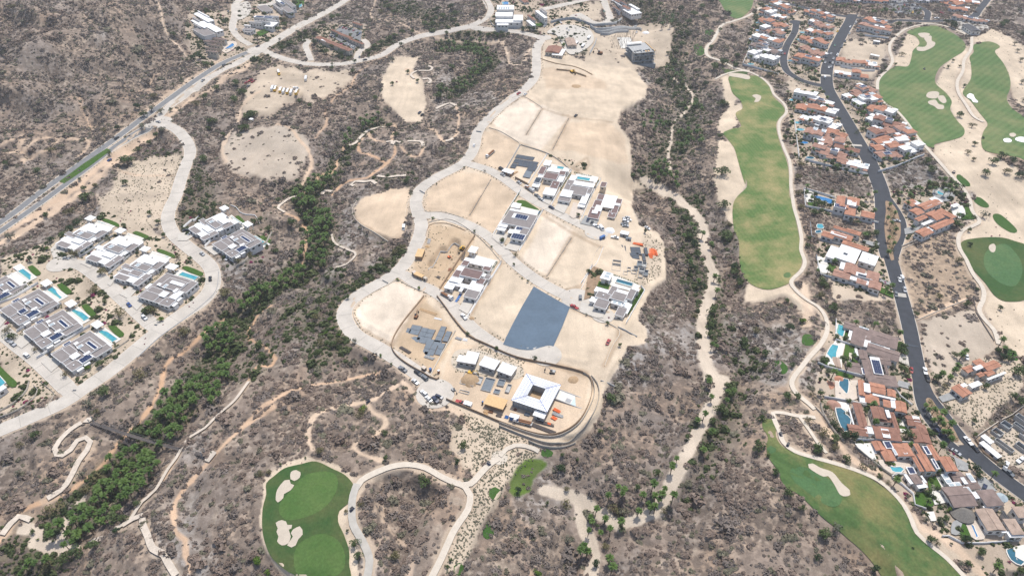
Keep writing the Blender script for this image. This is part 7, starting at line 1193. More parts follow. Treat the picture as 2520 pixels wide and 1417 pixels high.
def hedge(T, pts, wd, hg, label, m='hedge_leaf'):
    p = np.array(T(*pts), float); x, y, z = onground(p[:, 0], p[:, 1]); L_ = spline(np.stack([x, y], 1), 1.3); rg = np.random.default_rng(int(p.sum())); c = L_.mean(0); cz = float(hat(*c)); T_ = []
    for q_ in L_: T_ += clump(rg, q_[0]-c[0], q_[1]-c[1], float(hat(*q_))-cz+.2, wd*rg.uniform(.4, .65), hg*rg.uniform(.8, 1.1), 22, .3)
    o = link('hedge', tris_mesh('hedge', T_, MT[m])); o.location = (c[0], c[1], cz); tag(o, label, 'hedge')
for T, p, w_, g_, l in [(C2, (20,470, 250,330, 420,190, 510,110), 4, 2.4, 'long dark hedge along the left side of the upper left row'), (C2, (470,590, 640,490, 800,370), 2.4, 1.8, 'hedge between the first and second villas of the upper left row'), (C2, (850,760, 1010,650, 1100,560), 2.6, 2, 'hedge between the second and third villas of the upper left row'), (C2, (1270,960, 1400,880, 1480,800), 2, 1.5, 'yellow green hedge between the third and fourth villas of the upper left row'), (C2, (1560,1250, 1700,1150, 1860,1000, 1920,900), 2.2, 1.6, 'hedge on the lower side of the upper left row'),
 (C1, (20,480, 200,400, 330,300), 3, 1.8, 'hedge in front of the top villa of the lower left row'), (C1, (250,770, 480,640, 700,540), 2.4, 1.6, 'hedge between the third and second villas of the lower left row'), (C1, (520,1040, 760,900, 960,800), 2.4, 1.6, 'hedge between the bottom villas of the lower left row'), (C1, (850,1300, 1000,1260, 1150,1130, 1300,1050), 2.6, 1.6, 'hedge under the bottom villa of the lower left row'), (C1, (60,880, 130,920, 200,890), 4, 2.4, 'hedge by the street in the lower left row'), (C3, (400,330, 560,330, 760,260), 3.4, 2.4, 'hedge above the left villa of the ridge pair'), (C3, (620,830, 760,740, 900,680), 2.6, 1.8, 'hedge between the villas of the ridge pair'), (C3, (1230,1170, 1450,1060, 1650,930, 1820,800), 2.6, 1.8, 'hedge under the right villa of the ridge pair'),
 (C9, (140,380, 230,480, 290,620, 370,790), 3, 2.2, 'dark green planting along the curved dark pool'), (C9, (420,850, 560,850, 720,850), 3.4, 2.6, 'hedge below the red brown courtyard villa'), (C9, (900,880, 1000,870, 1100,885), 2, 1.8, 'low hedge above the long orange villa'), (C9, (1210,850, 1280,830, 1340,860), 4.5, 3.2, 'big round planting between the courtyard villa and its garage'), (C10, (930,540, 1080,540, 1300,525), 2.6, 2, 'yellow green hedge below the villa with skylights', ), (C10, (1440,280, 1560,360, 1700,450, 1800,480), 2.6, 2, 'hedge along the asphalt street by the skylight villa'), (C10, (1650,960, 1750,940, 1842,930), 3.4, 2.4, 'yellow green hedge at the right edge'), (C8, (1540,880, 1700,900, 1850,1000, 1850,1150), 3.2, 2.4, 'hedge along the street by the red framed solar array'), (C8, (1560,640, 1650,560, 1730,520), 3.2, 2.6, 'hedge at the street end of the lap pool villa'), (C8, (800,560, 880,580), 2, 1.6, 'small hedge by the lap pool villa'), (C11, (210,250, 300,270, 390,300), 4.5, 2.6, 'bushy hedge beside the deep blue pool'), (C11, (780,640, 880,620, 980,620), 5, 3, 'dense trees like hedge by the cobbled driveway'), (C11, (250,1110, 380,1110, 450,1130), 2, 1.6, 'hedge by the pale green pool'), (C11, (1480,110, 1620,60, 1850,30, 1980,80), 4, 3, 'dense hedge above the oval pool'), (C11, (1960,460, 2060,430, 2130,400), 2.4, 1.8, 'hedge right of the curved blue pool'), (C4, (500,880, 600,720, 690,570), 1.6, 1.5, 'thin hedge left of the villa with the curved lawn'), (C4, (860,1080, 950,930, 1010,830), 1.8, 1.4, 'thin hedge right of the villa with the curved lawn'), (C4, (1290,530, 1370,400, 1440,290), 1.8, 1.8, 'thin hedge between the left and middle villas of the row of three'), (C4, (1680,720, 1760,560, 1850,390), 1.8, 1.8, 'thin hedge right of the middle villa of the row of three'), (C4, (1500,270, 1620,300, 1740,325), 1.5, 1.2, 'hedge behind the pool of the middle villa'), (C6, (700,1270, 830,1060, 930,900), 2, 1.6, 'hedge on the right side of the putting green villa'), (C6, (500,670, 650,720, 860,800), 1.5, 1.2, 'hedge behind the dark pool'), (C5, (1180,600, 1240,520, 1300,430), 1.6, 1.2, 'young hedge right of the new courtyard villa'),
 (T4, (760,630, 850,600, 960,610, 1040,660), 5, 3, 'dense dark hedge below the upper orange house'), (T4, (1120,760, 1180,820, 1260,910, 1310,970), 4, 3, 'dense hedge behind the row right of the asphalt street'), (T4, (460,580, 540,620, 640,655), 4, 2.6, 'clipped hedge along the lower end of the side street'), (T4, (440,500, 520,540, 620,540), 5, 3, 'dense planting below the houses between the two streets'), (T4, (1000,910, 930,950, 900,980), 4, 3, 'green planting beside the asphalt street'), (T12, (1335,240, 1400,345, 1510,500), 2.6, 1.4, 'low green planting in the lower street median'), (T8, (1060,200, 1080,300, 1075,400, 1065,500), 5, 2.4, 'dense planting on the island between the street arms')]: hedge(T, p, w_, g_, l)
# ------------------------------------------------------------------ vehicles
CARC = {'white': (.75, .75, .74), 'silver': (.42, .43, .44), 'grey': (.16, .17, .18), 'black': (.02, .02, .022), 'red': (.35, .03, .03), 'blue': (.03, .08, .25), 'dark blue': (.02, .03, .07), 'yellow': (.75, .45, .02), 'green': (.05, .2, .12), 'orange': (.6, .2, .05)}
for k, c in CARC.items(): mat('paint_'+k, c, .25, .6, vary=.05)
mat('tyre', (.02, .02, .02), .8, .2); mat('orange_plastic', (.75, .17, .05), .6, .4); mat('steel_yellow', (.65, .38, .03), .5, .4, noise=.1, nscale=2); mat('tarp_blue', (.05, .14, .35), .6, .3); mat('pale_shell', (.50, .60, .62), .7, .3, noise=.06, nscale=.6); mat('rust', (.22, .11, .06), .8, .2)
def extr(name, prof, w0, w1, m, zsplit=None):   # side profile extruded across the width, narrower where the width list says
    n = len(prof); V_ = [(x, -w_, z) for (x, z), w_ in zip(prof, w0)]+[(x, w_, z) for (x, z), w_ in zip(prof, w0)]
    F = [tuple(range(n)), tuple(range(2*n-1, n-1, -1))]+[(i, n+i, n+(i+1) % n, (i+1) % n) for i in range(n)]
    me = bpy.data.meshes.new(name); me.from_pydata(V_, [], F); me.materials.append(MT[m]); bm = bmesh.new(); bm.from_mesh(me); bmesh.ops.recalc_face_normals(bm, faces=bm.faces); bm.to_mesh(me); bm.free(); return me
WHEEL = tris_mesh('wheel', tube([(0, -.12, 0), (0, .12, 0)], [.34, .34], 10)+[[p*np.array([1, -1, 1]) for p in t] for t in [np.array(q_) for q_ in tube([(0, -.12, 0), (0, .12, 0)], [.34, .34], 10)][-8:]], MT['tyre'])
CT = {}
def cartype(kind, col):
    if (kind, col) in CT: return CT[(kind, col)]
    p = 'paint_'+col
    if kind == 'sedan': body = extr('body', [(-2.25,.3),(-2.3,.75),(-1.6,.95),(1.05,.92),(2.15,.72),(2.25,.3)], [.82,.86,.88,.88,.84,.8], 0, p); cab = extr('glass', [(-1.7,.93),(-1.05,1.38),(.25,1.4),(1.05,.9)], [.76,.6,.6,.76], 0, 'glass_dark'); rf = boxes('roof', [(-1.0,-.58,1.37,.25,.58,1.43)], p); L_ = 1.35
    elif kind == 'suv': body = extr('body', [(-2.4,.35),(-2.45,1.0),(-2.3,1.1),(1.1,1.08),(2.3,.95),(2.4,.35)], [.9,.94,.94,.94,.9,.88], 0, p); cab = extr('glass', [(-2.3,1.08),(-2.0,1.65),(.3,1.66),(1.1,1.06)], [.84,.72,.72,.84], 0, 'glass_dark'); rf = boxes('roof', [(-1.98,-.7,1.64,.28,.7,1.72)], p); L_ = 1.5
    elif kind == 'pickup': body = extr('body', [(-2.7,.45),(-2.7,1.0),(-.6,1.0),(-.6,1.05),(1.3,1.1),(2.6,.98),(2.7,.45)], [.9,.93,.93,.93,.93,.9,.88], 0, p); cab = extr('glass', [(-.7,1.05),(-.55,1.65),(.6,1.68),(1.35,1.06)], [.84,.72,.72,.84], 0, 'glass_dark'); rf = boxes('roof', [(-.52,-.7,1.65,.58,.7,1.74)], p); L_ = 1.7
    else: body = extr('body', [(-2.6,.4),(-2.6,2.1),(1.5,2.1),(2.3,1.2),(2.6,1.0),(2.6,.4)], [.95,.92,.92,.95,.93,.9], 0, p); cab = extr('windscreen', [(1.55,2.0),(2.25,1.22),(2.3,1.26),(1.6,2.06)], [.82,.85,.85,.82], 0, 'glass_dark'); rf = boxes('roof_rack', [(-1.5,-.6,2.12,1.0,-.5,2.18), (-1.5,.5,2.12,1.0,.6,2.18)], p); L_ = 1.7
    CT[(kind, col)] = (body, cab, rf, L_); return CT[(kind, col)]
USED_CAR = {}
def car(u, v, col, kind='sedan', dirp=None, lab=None):
    p = gp(u, v)
    if dirp: ang = frame_of((u, v), dirp)
    else:
        best = None
        for k, wd, L, n in LN:
            d = np.hypot(L[:, 0]-p.x, L[:, 1]-p.y); i = int(d.argmin())
            if best is None or d[i] < best[0]: j = min(max(i, 1), len(L)-2); t = L[j+1]-L[j-1]; best = (d[i], math.atan2(t[1], t[0]))
        ang = best[1]+(math.pi if random.random() < .5 else 0)
    body, cab, rf, wb = cartype(kind, col); nm = {'sedan': 'parked_car', 'suv': 'suv', 'pickup': 'pickup_truck', 'van': 'van'}[kind]
    e = link(nm, None, None, (p.x, p.y, p.z+.14), ang); e.empty_display_size = .5; e.scale = (1.08, 1.08, 1.08)
    link('body', body, e); link(cab.name.split('.')[0], cab, e); link(rf.name.split('.')[0], rf, e)
    for sx in (-wb, wb):
        for sy in (-.85, .85): link('wheel', WHEEL, e, (sx, sy, .34))
    word = {'sedan': 'car', 'suv': 'suv', 'pickup': 'pickup truck', 'van': 'van'}[kind]
    tag(e, lab or f'{col} {word} {near(u, v)}', word if kind != 'suv' else 'car', 'cars and trucks around the estate'); return e
def cars(T, *a):
    for q_ in a: car(*T(q_[0], q_[1])[0], *q_[2:])
cars(T1, (1872,342,'dark blue','sedan'), (1475,588,'silver','sedan'), (1630,478,'grey','suv'), (1150,890,'silver','sedan'), (797,1168,'blue','sedan'), (1660,88,'grey','sedan'), (1718,218,'white','sedan'), (850,1008,'black','sedan'))
cars(T2, (840,420,'grey','sedan'), (880,440,'black','sedan'), (1672,1062,'white','sedan'), (1868,1232,'black','suv'), (1880,1268,'silver','sedan'), (380,650,'white','van'), (1278,822,'dark blue','sedan'), (1296,838,'black','sedan'), (20,605,'red','sedan'), (50,590,'red','pickup'), (35,630,'grey','sedan'), (68,598,'red','sedan'))
cars(T3, (225,685,'red','pickup'), (275,690,'white','sedan'), (488,185,'black','pickup'), (528,168,'white','sedan'), (695,210,'black','sedan'), (845,88,'green','sedan'), (415,195,'white','sedan',(1350,60)), (590,225,'white','sedan'), (575,215,'silver','sedan'), (1082,240,'white','pickup'), (640,845,'black','sedan'), (100,1232,'black','suv'), (110,1275,'silver','sedan'), (230,1332,'silver','sedan'))
cars(C4, (690,420,'silver','sedan'), (1020,668,'white','sedan'), (955,612,'grey','pickup'), (815,490,'white','pickup'), (865,530,'silver','van'), (1165,785,'dark blue','sedan'), (1692,968,'dark blue','sedan',(1458,524)), (1750,1005,'black','sedan',(1468,530)), (1815,1055,'white','pickup'), (1890,1085,'white','van',(1485,570)), (2085,1218,'white','pickup',(1530,590)), (2250,935,'silver','pickup',(1560,538)), (2280,965,'white','sedan',(1560,545)), (2240,985,'white','suv',(1550,550)), (2225,1025,'grey','pickup',(1552,556)), (2240,1050,'silver','sedan',(1555,560)))
cars(T5, (484,465,'silver','sedan'), (940,802,'blue','sedan',(330,766)), (1052,896,'white','suv'), (1470,432,'silver','sedan'), (1355,263,'black','suv',(470,566)), (1388,285,'silver','sedan',(480,572)), (1528,612,'black','sedan'), (60,1056,'silver','sedan'), (98,1085,'silver','pickup'), (197,1168,'white','suv'), (370,1165,'black','sedan',(130,880)), (1655,462,'white','sedan',(566,630)))
cars(C7, (118,672,'grey','pickup'), (258,705,'black','suv'), (316,748,'grey','suv'), (233,787,'white','sedan'), (312,893,'white','suv'), (353,943,'white','sedan'), (415,953,'dark blue','suv'), (450,924,'dark blue','sedan',(1090,982)), (648,978,'red','pickup',(1150,998)), (540,12,'white','pickup'), (678,190,'white','pickup'), (1745,18,'grey','suv',(1428,728)), (1690,102,'red','pickup'))
cars(T7, (875,1072,'red','sedan',(1500,836)), (1160,245,'white','sedan'), (385,35,'silver','sedan'), (462,95,'dark blue','sedan'))
cars(T6, (1162,245,'white','van',(992,572)))
cars(T8, (1105,288,'silver','pickup',(2215,547)), (1125,682,'white','sedan'), (1142,668,'white','suv'), (1158,750,'silver','suv'), (1100,782,'grey','suv'), (1202,1288,'red','sedan'), (1295,1295,'white','pickup'), (1312,1345,'black','suv'), (1575,1200,'white','sedan'), (950,265,'dark blue','sedan'))
cars(T12, (1390,455,'dark blue','suv'), (1592,512,'white','pickup'), (1640,562,'black','sedan'), (1512,587,'silver','sedan'), (1700,825,'dark blue','sedan',(2425,1190)), (1850,670,'white','sedan',(2480,1135)), (1862,722,'grey','pickup',(2485,1168)), (1945,640,'white','pickup',(2515,1130)))
cars(T4, (770,232,'yellow','sedan'), (862,200,'white','sedan'), (858,248,'silver','sedan'), (750,335,'green','sedan'), (768,405,'white','suv'), (722,395,'silver','sedan'), (715,455,'black','suv'), (735,462,'white','sedan'), (720,490,'silver','pickup'), (708,494,'white','sedan'), (680,460,'silver','sedan'), (676,568,'white','van'), (905,165,'white','sedan'), (900,180,'grey','sedan'), (386,395,'red','sedan'), (370,395,'grey','sedan'), (445,245,'black','sedan'), (825,305,'dark blue','sedan'), (800,345,'grey','suv'), (740,430,'silver','sedan'), (1710,115,'black','sedan'), (1690,120,'grey','sedan'), (1660,118,'black','suv'), (1490,138,'white','pickup'), (1315,98,'yellow','suv'), (1520,95,'red','pickup'), (1535,100,'red','sedan'))
pal_ = ['white', 'silver', 'black', 'grey', 'red', 'dark blue', 'white', 'silver']; k_ = 0
for y, x0, x1, n in [(20,1140,1350,14), (42,1180,1350,10), (70,1200,1370,13), (88,1190,1280,6), (98,1195,1250,4)]:
    for i in range(n):
        if random.random() < .86:
            (u, v), = T4(x0+(x1-x0)*i/max(1, n-1), y); c_ = random.choice(pal_); k_ += 1
            car(u, v, c_, random.choice(['sedan', 'suv', 'sedan', 'pickup']), (u+.4, v-3), f'{c_} vehicle {["in the back row", "in the second row", "in the third row", "in the fourth row", "in the front row"][[20,42,70,88,98].index(y)]} of the big car park')
for i, (x, y) in enumerate([(640,250),(665,245),(700,205),(725,210),(745,215),(770,222),(800,228),(825,240),(845,248),(705,240),(730,290),(760,290),(745,325),(765,335),(785,345),(800,350),(640,268),(665,270),(690,262),(830,262)]):
    (u, v), = T2(x, y); c_ = ['grey', 'dark blue', 'black', 'red', 'red', 'black', 'red', 'silver', 'blue', 'grey', 'dark blue', 'black', 'silver', 'silver', 'white', 'silver', 'black', 'dark blue', 'grey', 'black'][i]
    car(u, v, c_, ['sedan', 'suv'][i % 2], (u+2, v-1.5), f'{c_} car parked at the brown roofed clubhouse')
# ------------------------------------------------------------------ school buses
def bus(T, x, y, col, dirp, label):
    (u, v), = T(x, y); p = gp(u, v); ang = frame_of((u, v), T(*dirp)[0]); e = link('school_bus', None, None, (p.x, p.y, p.z+.1), ang); tag(e, label, 'bus', 'school buses in the gravel yard')
    m = 'paint_'+col; link('body', extr('body', [(-5.2,.6),(-5.2,2.9),(-5.0,3.05),(3.6,3.05),(3.8,2.9),(3.8,1.7),(5.2,1.55),(5.2,.6)], [1.15,1.15,1.0,1.0,1.15,1.15,1.0,1.0], 0, m), e)
    for i in range(9): link('window', boxes('window', [(-4.8+i*.95,-1.18,1.9,-4.1+i*.95,1.18,2.6)], 'glass_dark'), e)
    link('windscreen', boxes('windscreen', [(3.8,-1.0,1.85,3.84,1.0,2.8)], 'glass_dark'), e); link('roof', boxes('roof', [(-5.0,-1.0,3.05,3.6,1.0,3.12)], 'paint_white'), e)
    for sx in (-3.2, 3.9):
        for sy in (-1.05, 1.05): w_ = link('wheel', WHEEL, e, (sx, sy, .48)); w_.scale = (1.4, 1.2, 1.4)
for i, (x, y, c_, l) in enumerate([(210,652,'white','white bus at the left end of the bus row'), (232,655,'yellow','yellow bus second from the left of the bus row'), (270,665,'yellow','yellow bus third in the bus row'), (293,672,'white','white bus in the middle of the bus row'), (322,675,'yellow','yellow bus right of the middle white bus'), (347,680,'white','white bus second from the right of the bus row'), (386,680,'yellow','yellow bus at the right end of the bus row')]): bus(T2, x, y, c_, (x+12, y-26), l)
bus(T2, 256, 538, 'yellow', (262, 565), 'yellow and white truck like bus alone at the top of the yard'); bus(T2, 453, 580, 'white', (458, 552), 'white bus alone at the right side of the yard')
# long trucks
def truck(T, x, y, dirp, label, bed='rust', L_=9):
    (u, v), = T(x, y); p = gp(u, v); ang = frame_of((u, v), T(*dirp)[0]); e = link('flatbed_truck', None, None, (p.x, p.y, p.z+.1), ang); tag(e, label, 'truck')
    link('cab', extr('cab', [(3.4,.5),(3.4,2.6),(4.9,2.6),(5.3,1.7),(5.3,.5)], [1.15,1.1,1.05,1.15,1.15], 0, 'paint_white'), e); link('bed', boxes('bed', [(-L_/2-.5,-1.2,.9,3.2,1.2,1.2)], 'raw_concrete'), e); link('load', boxes('load', [(-L_/2,-.9,1.2,2.6,-.1,1.9), (-L_/2+.3,.1,1.2,2.2,.9,1.7)], bed), e); link('windscreen', boxes('windscreen', [(5.02,-.95,1.75,5.2,.95,2.4)], 'glass_dark'), e)
    for sx in (-3, -1.9, 4.2):
        for sy in (-1.0, 1.0): w_ = link('wheel', WHEEL, e, (sx, sy, .5)); w_.scale = (1.45, 1.3, 1.45)
truck(T3, 15, 1130, (-20,1160), 'flatbed truck with a rusty load on the sandy lot', L_=14); truck(C5, 510, 970, (560,1000), 'truck with a crane bed in front of the new courtyard villa'); truck(C7, 1220, 1160, (1180,1150), 'truck in the lower construction yard'); truck(T3, 305, 1380, (330,1395), 'grey truck parked on the street before the row of three villas')
# ------------------------------------------------------------------ diggers
def digger(T, x, y, dirp, label, s=1.0, col='steel_yellow'):
    (u, v), = T(x, y); p = gp(u, v); ang = frame_of((u, v), T(*dirp)[0]); e = link('excavator', None, None, p, ang); e.scale = (s, s, s); tag(e, label, 'digger', 'diggers on the building sites')
    for sy in (-1, 1): link('track', extr('track', [(-1.8,0),(-2.1,.4),(-1.8,.8),(1.8,.8),(2.1,.4),(1.8,0)], [.28]*6, 0, 'tyre'), e, (0, sy*1.1, 0))
    link('body', boxes('body', [(-1.9,-1.2,.9,1.2,1.2,1.9)], col), e); link('cab', boxes('cab', [(-.1,.2,1.9,1.3,1.2,2.9)], 'glass_dark'), e)
    link('boom', tris_mesh('boom', tube([(1.0,0,1.6),(2.8,0,4.2),(4.8,0,3.8)], [.28,.26,.2], 4), MT[col]), e); link('arm', tris_mesh('arm', tube([(4.8,0,3.9),(5.6,0,1.4)], [.2,.15], 4), MT[col]), e); link('bucket', boxes('bucket', [(5.0,-.5,.5,6.0,.5,1.4)], 'tyre'), e)
digger(T3, 815, 395, (770,385), 'excavator on the ramp below the sales centre', 1.4, 'rust'); digger(T3, 615, 530, (650,560), 'excavator at work on the big graded mound', 1.2); digger(C7, 740, 705, (800,720), 'yellow excavator on the dirt heap in the lower yard', .8); digger(C7, 1490, 695, (1460,690), 'backhoe above the white roofed courtyard building', .8, 'raw_concrete'); digger(C5, 550, 350, (590,380), 'small orange excavator in the deep excavation', .6, 'orange_plastic'); digger(C5, 760, 220, (700,300), 'long boom excavator at the rim of the deep excavation', 1.0); digger(C7, 580, 860, (620,900), 'small backhoe at the edge of the cul-de-sac', .6, 'raw_concrete'); digger(C7, 240, 190, (260,150), 'dark machine beside the gridded foundation', .8, 'rust')
# ------------------------------------------------------------------ unfinished buildings
def slabs(T, dirp, cen, name, label, rects, m, hgt=.35, skew=(-.5, 1), slope=.19, cat='foundation', seam=True, each=.0):
    h = House(T, dirp, cen, name, label, cat, z=None, zadd=.05); 
    for (x, y, a, b) in rects:
        X0, Y0, X1, Y1 = h.rect(x, y, x+a+b*skew[0], y+a*slope+b*skew[1], hgt); 
        if X1-X0 < .5 or Y1-Y0 < .5: continue
        nx_, ny_ = max(1, round((X1-X0)/4.2)), max(1, round((Y1-Y0)/4.2)); w_, d_ = (X1-X0)/nx_, (Y1-Y0)/ny_
        link('sub_base', boxes('sub_base', [(X0-.12, Y0-.12, -1.5, X1+.12, Y1+.12, hgt-.12)], 'rebar'), h.e)
        for i in range(nx_):
            for j in range(ny_): link('slab', boxes('slab', [(X0+i*w_+.12, Y0+j*d_+.12, -.5, X0+(i+1)*w_-.12, Y0+(j+1)*d_-.12, hgt+.01*((i+j) % 3))], m), h.e)
        EXCL.append((h.o.x+(X0+X1)/2*h.ca-(Y0+Y1)/2*h.sa, h.o.y+(X0+X1)/2*h.sa+(Y0+Y1)/2*h.ca, 5))
    return h
slabs(C7, (190,255, 560,325), (330,380), 'foundation', 'blue grey gridded concrete foundation in the walled triangular lot', [(205,255,90,80), (295,280,60,110), (350,293,70,110), (470,268,50,40), (450,308,60,100), (520,312,52,90), (130,358,95,95), (215,362,260,42), (335,420,110,100), (455,420,60,105), (160,285,40,40), (95,392,50,50), (320,500,60,40)], 'slab_blue')
slabs(C6, (570,200, 1040,260), (780,320), 'foundation', 'dark membrane covered foundation grid beside the orange pipes', [(575,200,90,70), (560,262,110,80), (655,215,85,160), (745,230,190,90), (735,320,170,70), (955,240,85,90), (920,330,90,100), (750,380,50,50)], 'membrane', slope=.13, skew=(-.25, 1))
slabs(C4, (640,0, 1010,60), (780,120), 'foundation', 'dark blue membrane covered foundation left of the row of three villas', [(665,0,250,60), (640,60,330,70), (600,125,60,70), (690,125,270,50), (830,180,110,50), (810,225,90,40)], 'membrane', slope=.12, skew=(-.35, 1))
h = House(C4, (480,210, 640,260), (520,260), 'site_shed', 'plywood site shed left of the dark foundation', 'shed', walls='wood'); h.block('w', 490, 200, 575, 280, 2.8)
flatlot('grey_slab', C4, (795,245, 885,270, 850,355, 745,335), 'slab_blue', 'small grey concrete slab', step=2)
def blockwork(T, dirp, cen, label, walls, m='raw_concrete', h_=1.3, name='block_walls', cat='building'):
    H_ = House(T, dirp, cen, name, label, cat, zadd=.05)
    for i, (x0, y0, x1, y1) in enumerate(walls):
        a = H_.loc(x0, y0, 0); b = H_.loc(x1, y1, 0); X0, X1 = sorted((a[0], b[0])); Y0, Y1 = sorted((a[1], b[1])); t = .22; hh = h_+.1*(i % 4)
        bl = [(X0, Y0, -1, X1, Y0+t, hh), (X0, Y1-t, -1, X1, Y1, hh+.05), (X0, Y0+t, -1, X0+t, Y1-t, hh-.05), (X1-t, Y0+t, -1, X1, Y1-t, hh-.02)]
        for q_ in bl: link('wall', boxes('wall', [q_], m), H_.e)
        link('floor', boxes('floor', [(X0+t, Y0+t, -1, X1-t, Y1-t, .12+.02*(i % 3))], 'raw_concrete' if i % 2 else 'slab_blue'), H_.e)
    return H_
blockwork(C6, (840,460, 1010,500), (900,600), 'grey block walls of an unfinished house below the dark foundation', [(850,460,920,540), (930,480,985,560), (800,540,860,600), (880,570,960,640), (760,600,840,660), (870,640,930,720), (950,600,1010,690), (480,450,600,520), (470,520,590,620), (640,620,700,680), (700,560,750,620)])
blockwork(T12, (1770,440, 1880,380), (1850,480), 'grey block rooms of the building site at the right edge', [(1800,400,1890,420), (1740,450,1830,470), (1780,500,1880,600), (1900,350,1990,380), (1890,400,1980,440), (1930,470,2010,520), (1900,540,1990,570), (1960,420,2040,470)], h_=2.0)
for x, y, l in [(1710,515,'upper white container at the right hand building site'), (1730,585,'long white tank at the right hand building site')]:
    h = House(T12, (1690,500, 1760,560), (x, y), 'site_container', l, 'container'); h.block('w', -5.0 if y > 550 else -2.5, -1.4, 5.0 if y > 550 else 2.5, 1.4, 2.6, local=True)
wall_line(T12, (1640,500, 1700,590, 1820,680), 1.2, 'wall_brown', 'brown fence between the asphalt street and the right hand building site', name='hoarding'); wall_line(T12, (1640,490, 1800,380, 1973,270), 1.4, 'wall_cream', 'long cream wall above the right hand building site')
# lower yard
h = House(C7, (590,600, 790,640), (700,580), 'pavilion', 'white L-shaped shell building, left one of three in the lower yard', 'building', walls='raw_concrete'); h.blocks('w 715 500 780 615 3.9; w 635 535 690 600 3.8')
h = House(C7, (835,640, 950,680), (900,610), 'pavilion', 'white cubic shell building, middle one of three in the lower yard', 'building', walls='raw_concrete'); h.blocks('w 870 545 955 668 4.0')
h = House(C7, (1000,695, 1110,735), (1070,660), 'pavilion', 'white cubic shell building, right one of three in the lower yard', 'building', walls='raw_concrete'); h.blocks('w 1035 600 1110 722 4.0')
drape('debris_floor', C7(560,600, 600,500, 700,480, 850,500, 1000,570, 1200,640, 1220,720, 1120,760, 900,720, 640,680), MT['bunker_sand'], .12, 4, label='pale cement dust spread round the three white shell buildings')
h = House(C7, (1130,960, 1440,1055), (1340,880), 'courtyard_building', 'square courtyard building with bright white ribbed metal roof in the lower yard', 'building', walls='raw_concrete')
X0, Y0, X1, Y1 = h.rect(1250, 700, 1440, 1055, 5.0); a0, b0, a1, b1 = h.rect(1312, 795, 1375, 935, 5.8)
mat('metal_white', (.74, .76, .80), .45, .5); mat('blue_line', (.05, .10, .35), .6, .3)
link('wall', boxes('wall', [(X0+.8, Y0+.8, -1.5, X1-.8, b0-.2, 4.6), (X0+.8, b1+.2, -1.5, X1-.8, Y1-.8, 4.61), (X0+.8, b0-.2, -1.5, a0-.2, b1+.2, 4.62), (a1+.2, b0-.2, -1.5, X1-.8, b1+.2, 4.63)], 'raw_concrete'), h.e)
out = [(X0, Y0), (X1, Y0), (X1, Y1), (X0, Y1)]; inn = [(a0, b0), (a1, b0), (a1, b1), (a0, b1)]
for i in range(4):
    j = (i+1) % 4; P = [Vector((*out[i], 4.7)), Vector((*out[j], 4.7)), Vector((*inn[j], 4.95)), Vector((*inn[i], 4.95))]; me = bpy.data.meshes.new('roof_panel'); me.from_pydata([*P, *[q_-Vector((0, 0, .15)) for q_ in P]], [], [(0, 1, 2, 3), (7, 6, 5, 4), (4, 5, 1, 0), (6, 7, 3, 2)]); me.materials.append(MT['metal_white']); rp = link('roof_panel', me, h.e)
    n = int((P[1]-P[0]).length/1.5)
    for k in range(1, n):
        t = k/n; A = P[0].lerp(P[1], t); 
        ln = P[3].lerp(P[2], t); mid = A.lerp(ln, .97); link('rib', tris_mesh('rib', tube([A+Vector((0, 0, .08)), mid+Vector((0, 0, .08))], [.07, .07], 4), MT['wall_grey']), rp)
    for t in (.25, .5, .75): link('seam', tris_mesh('seam', tube([P[0].lerp(P[3], t)+Vector((0, 0, .06)), P[1].lerp(P[2], t)+Vector((0, 0, .06))], [.045, .045], 4), MT['blue_line']), rp)
    link('hip', tris_mesh('hip', tube([P[0]+Vector((0, 0, .1)), P[3]+Vector((0, 0, .1))], [.13, .13], 4), MT['blue_line']), rp)
link('courtyard_floor', boxes('courtyard_floor', [(a0, b0, -1, a1, b1, .1)], 'dirt_pile'), h.e); 
for k in range(8): t = X0+.9+(X1-X0-1.8)*k/7; link('pillar', boxes('pillar', [(t-.2, Y0+.25, -1.5, t+.2, Y0+.65, 4.6)], 'raw_concrete'), h.e)
h.block('w', 1335, 1040, 1410, 1115, 3.2)
h2 = House(C7, (865,980, 1035,1035), (950,960), 'plywood_shed', 'shed with a big tan plywood roof in the lower yard', 'shed', walls='raw_concrete'); q_ = h2.rect(905, 890, 1035, 1035, 3.0); link('roof', boxes('roof', [(q_[0], q_[1], 2.8, q_[2], q_[3], 3.0)], 'plywood'), h2.e); link('wall', boxes('wall', [(q_[0]+.6, q_[1]+.6, -1, q_[2]-.6, q_[3]-.6, 2.79)], 'wall_brown'), h2.e)
h3 = House(C7, (1510,950, 1750,1030), (1640,930), 'pool_shell', 'unfinished pale blue pool shell beside the white roofed courtyard building', 'pool'); q_ = h3.rect(1548, 845, 1752, 1028, .2); t = .4
link('wall', boxes('wall', [(q_[0], q_[1], -1, q_[2], q_[1]+t, .35), (q_[0], q_[3]-t, -1, q_[2], q_[3], .36), (q_[0], q_[1]+t, -1, q_[0]+t, q_[3]-t, .34), (q_[2]-t, q_[1]+t, -1, q_[2], q_[3]-t, .33)], 'wall_grey'), h3.e)
xm = q_[0]+(q_[2]-q_[0])*.62; link('floor', boxes('floor', [(q_[0]+t, q_[1]+t, -1, xm, q_[3]-t, .14)], 'terrace_white'), h3.e); link('deep_floor', boxes('deep_floor', [(xm, q_[1]+t, -1, q_[2]-t, q_[3]-t, .10)], 'pale_shell'), h3.e); link('ledge', boxes('ledge', [(xm-3.5, q_[1]+1, -1, xm-.6, q_[1]+3.5, .25)], 'wall_grey'), h3.e)
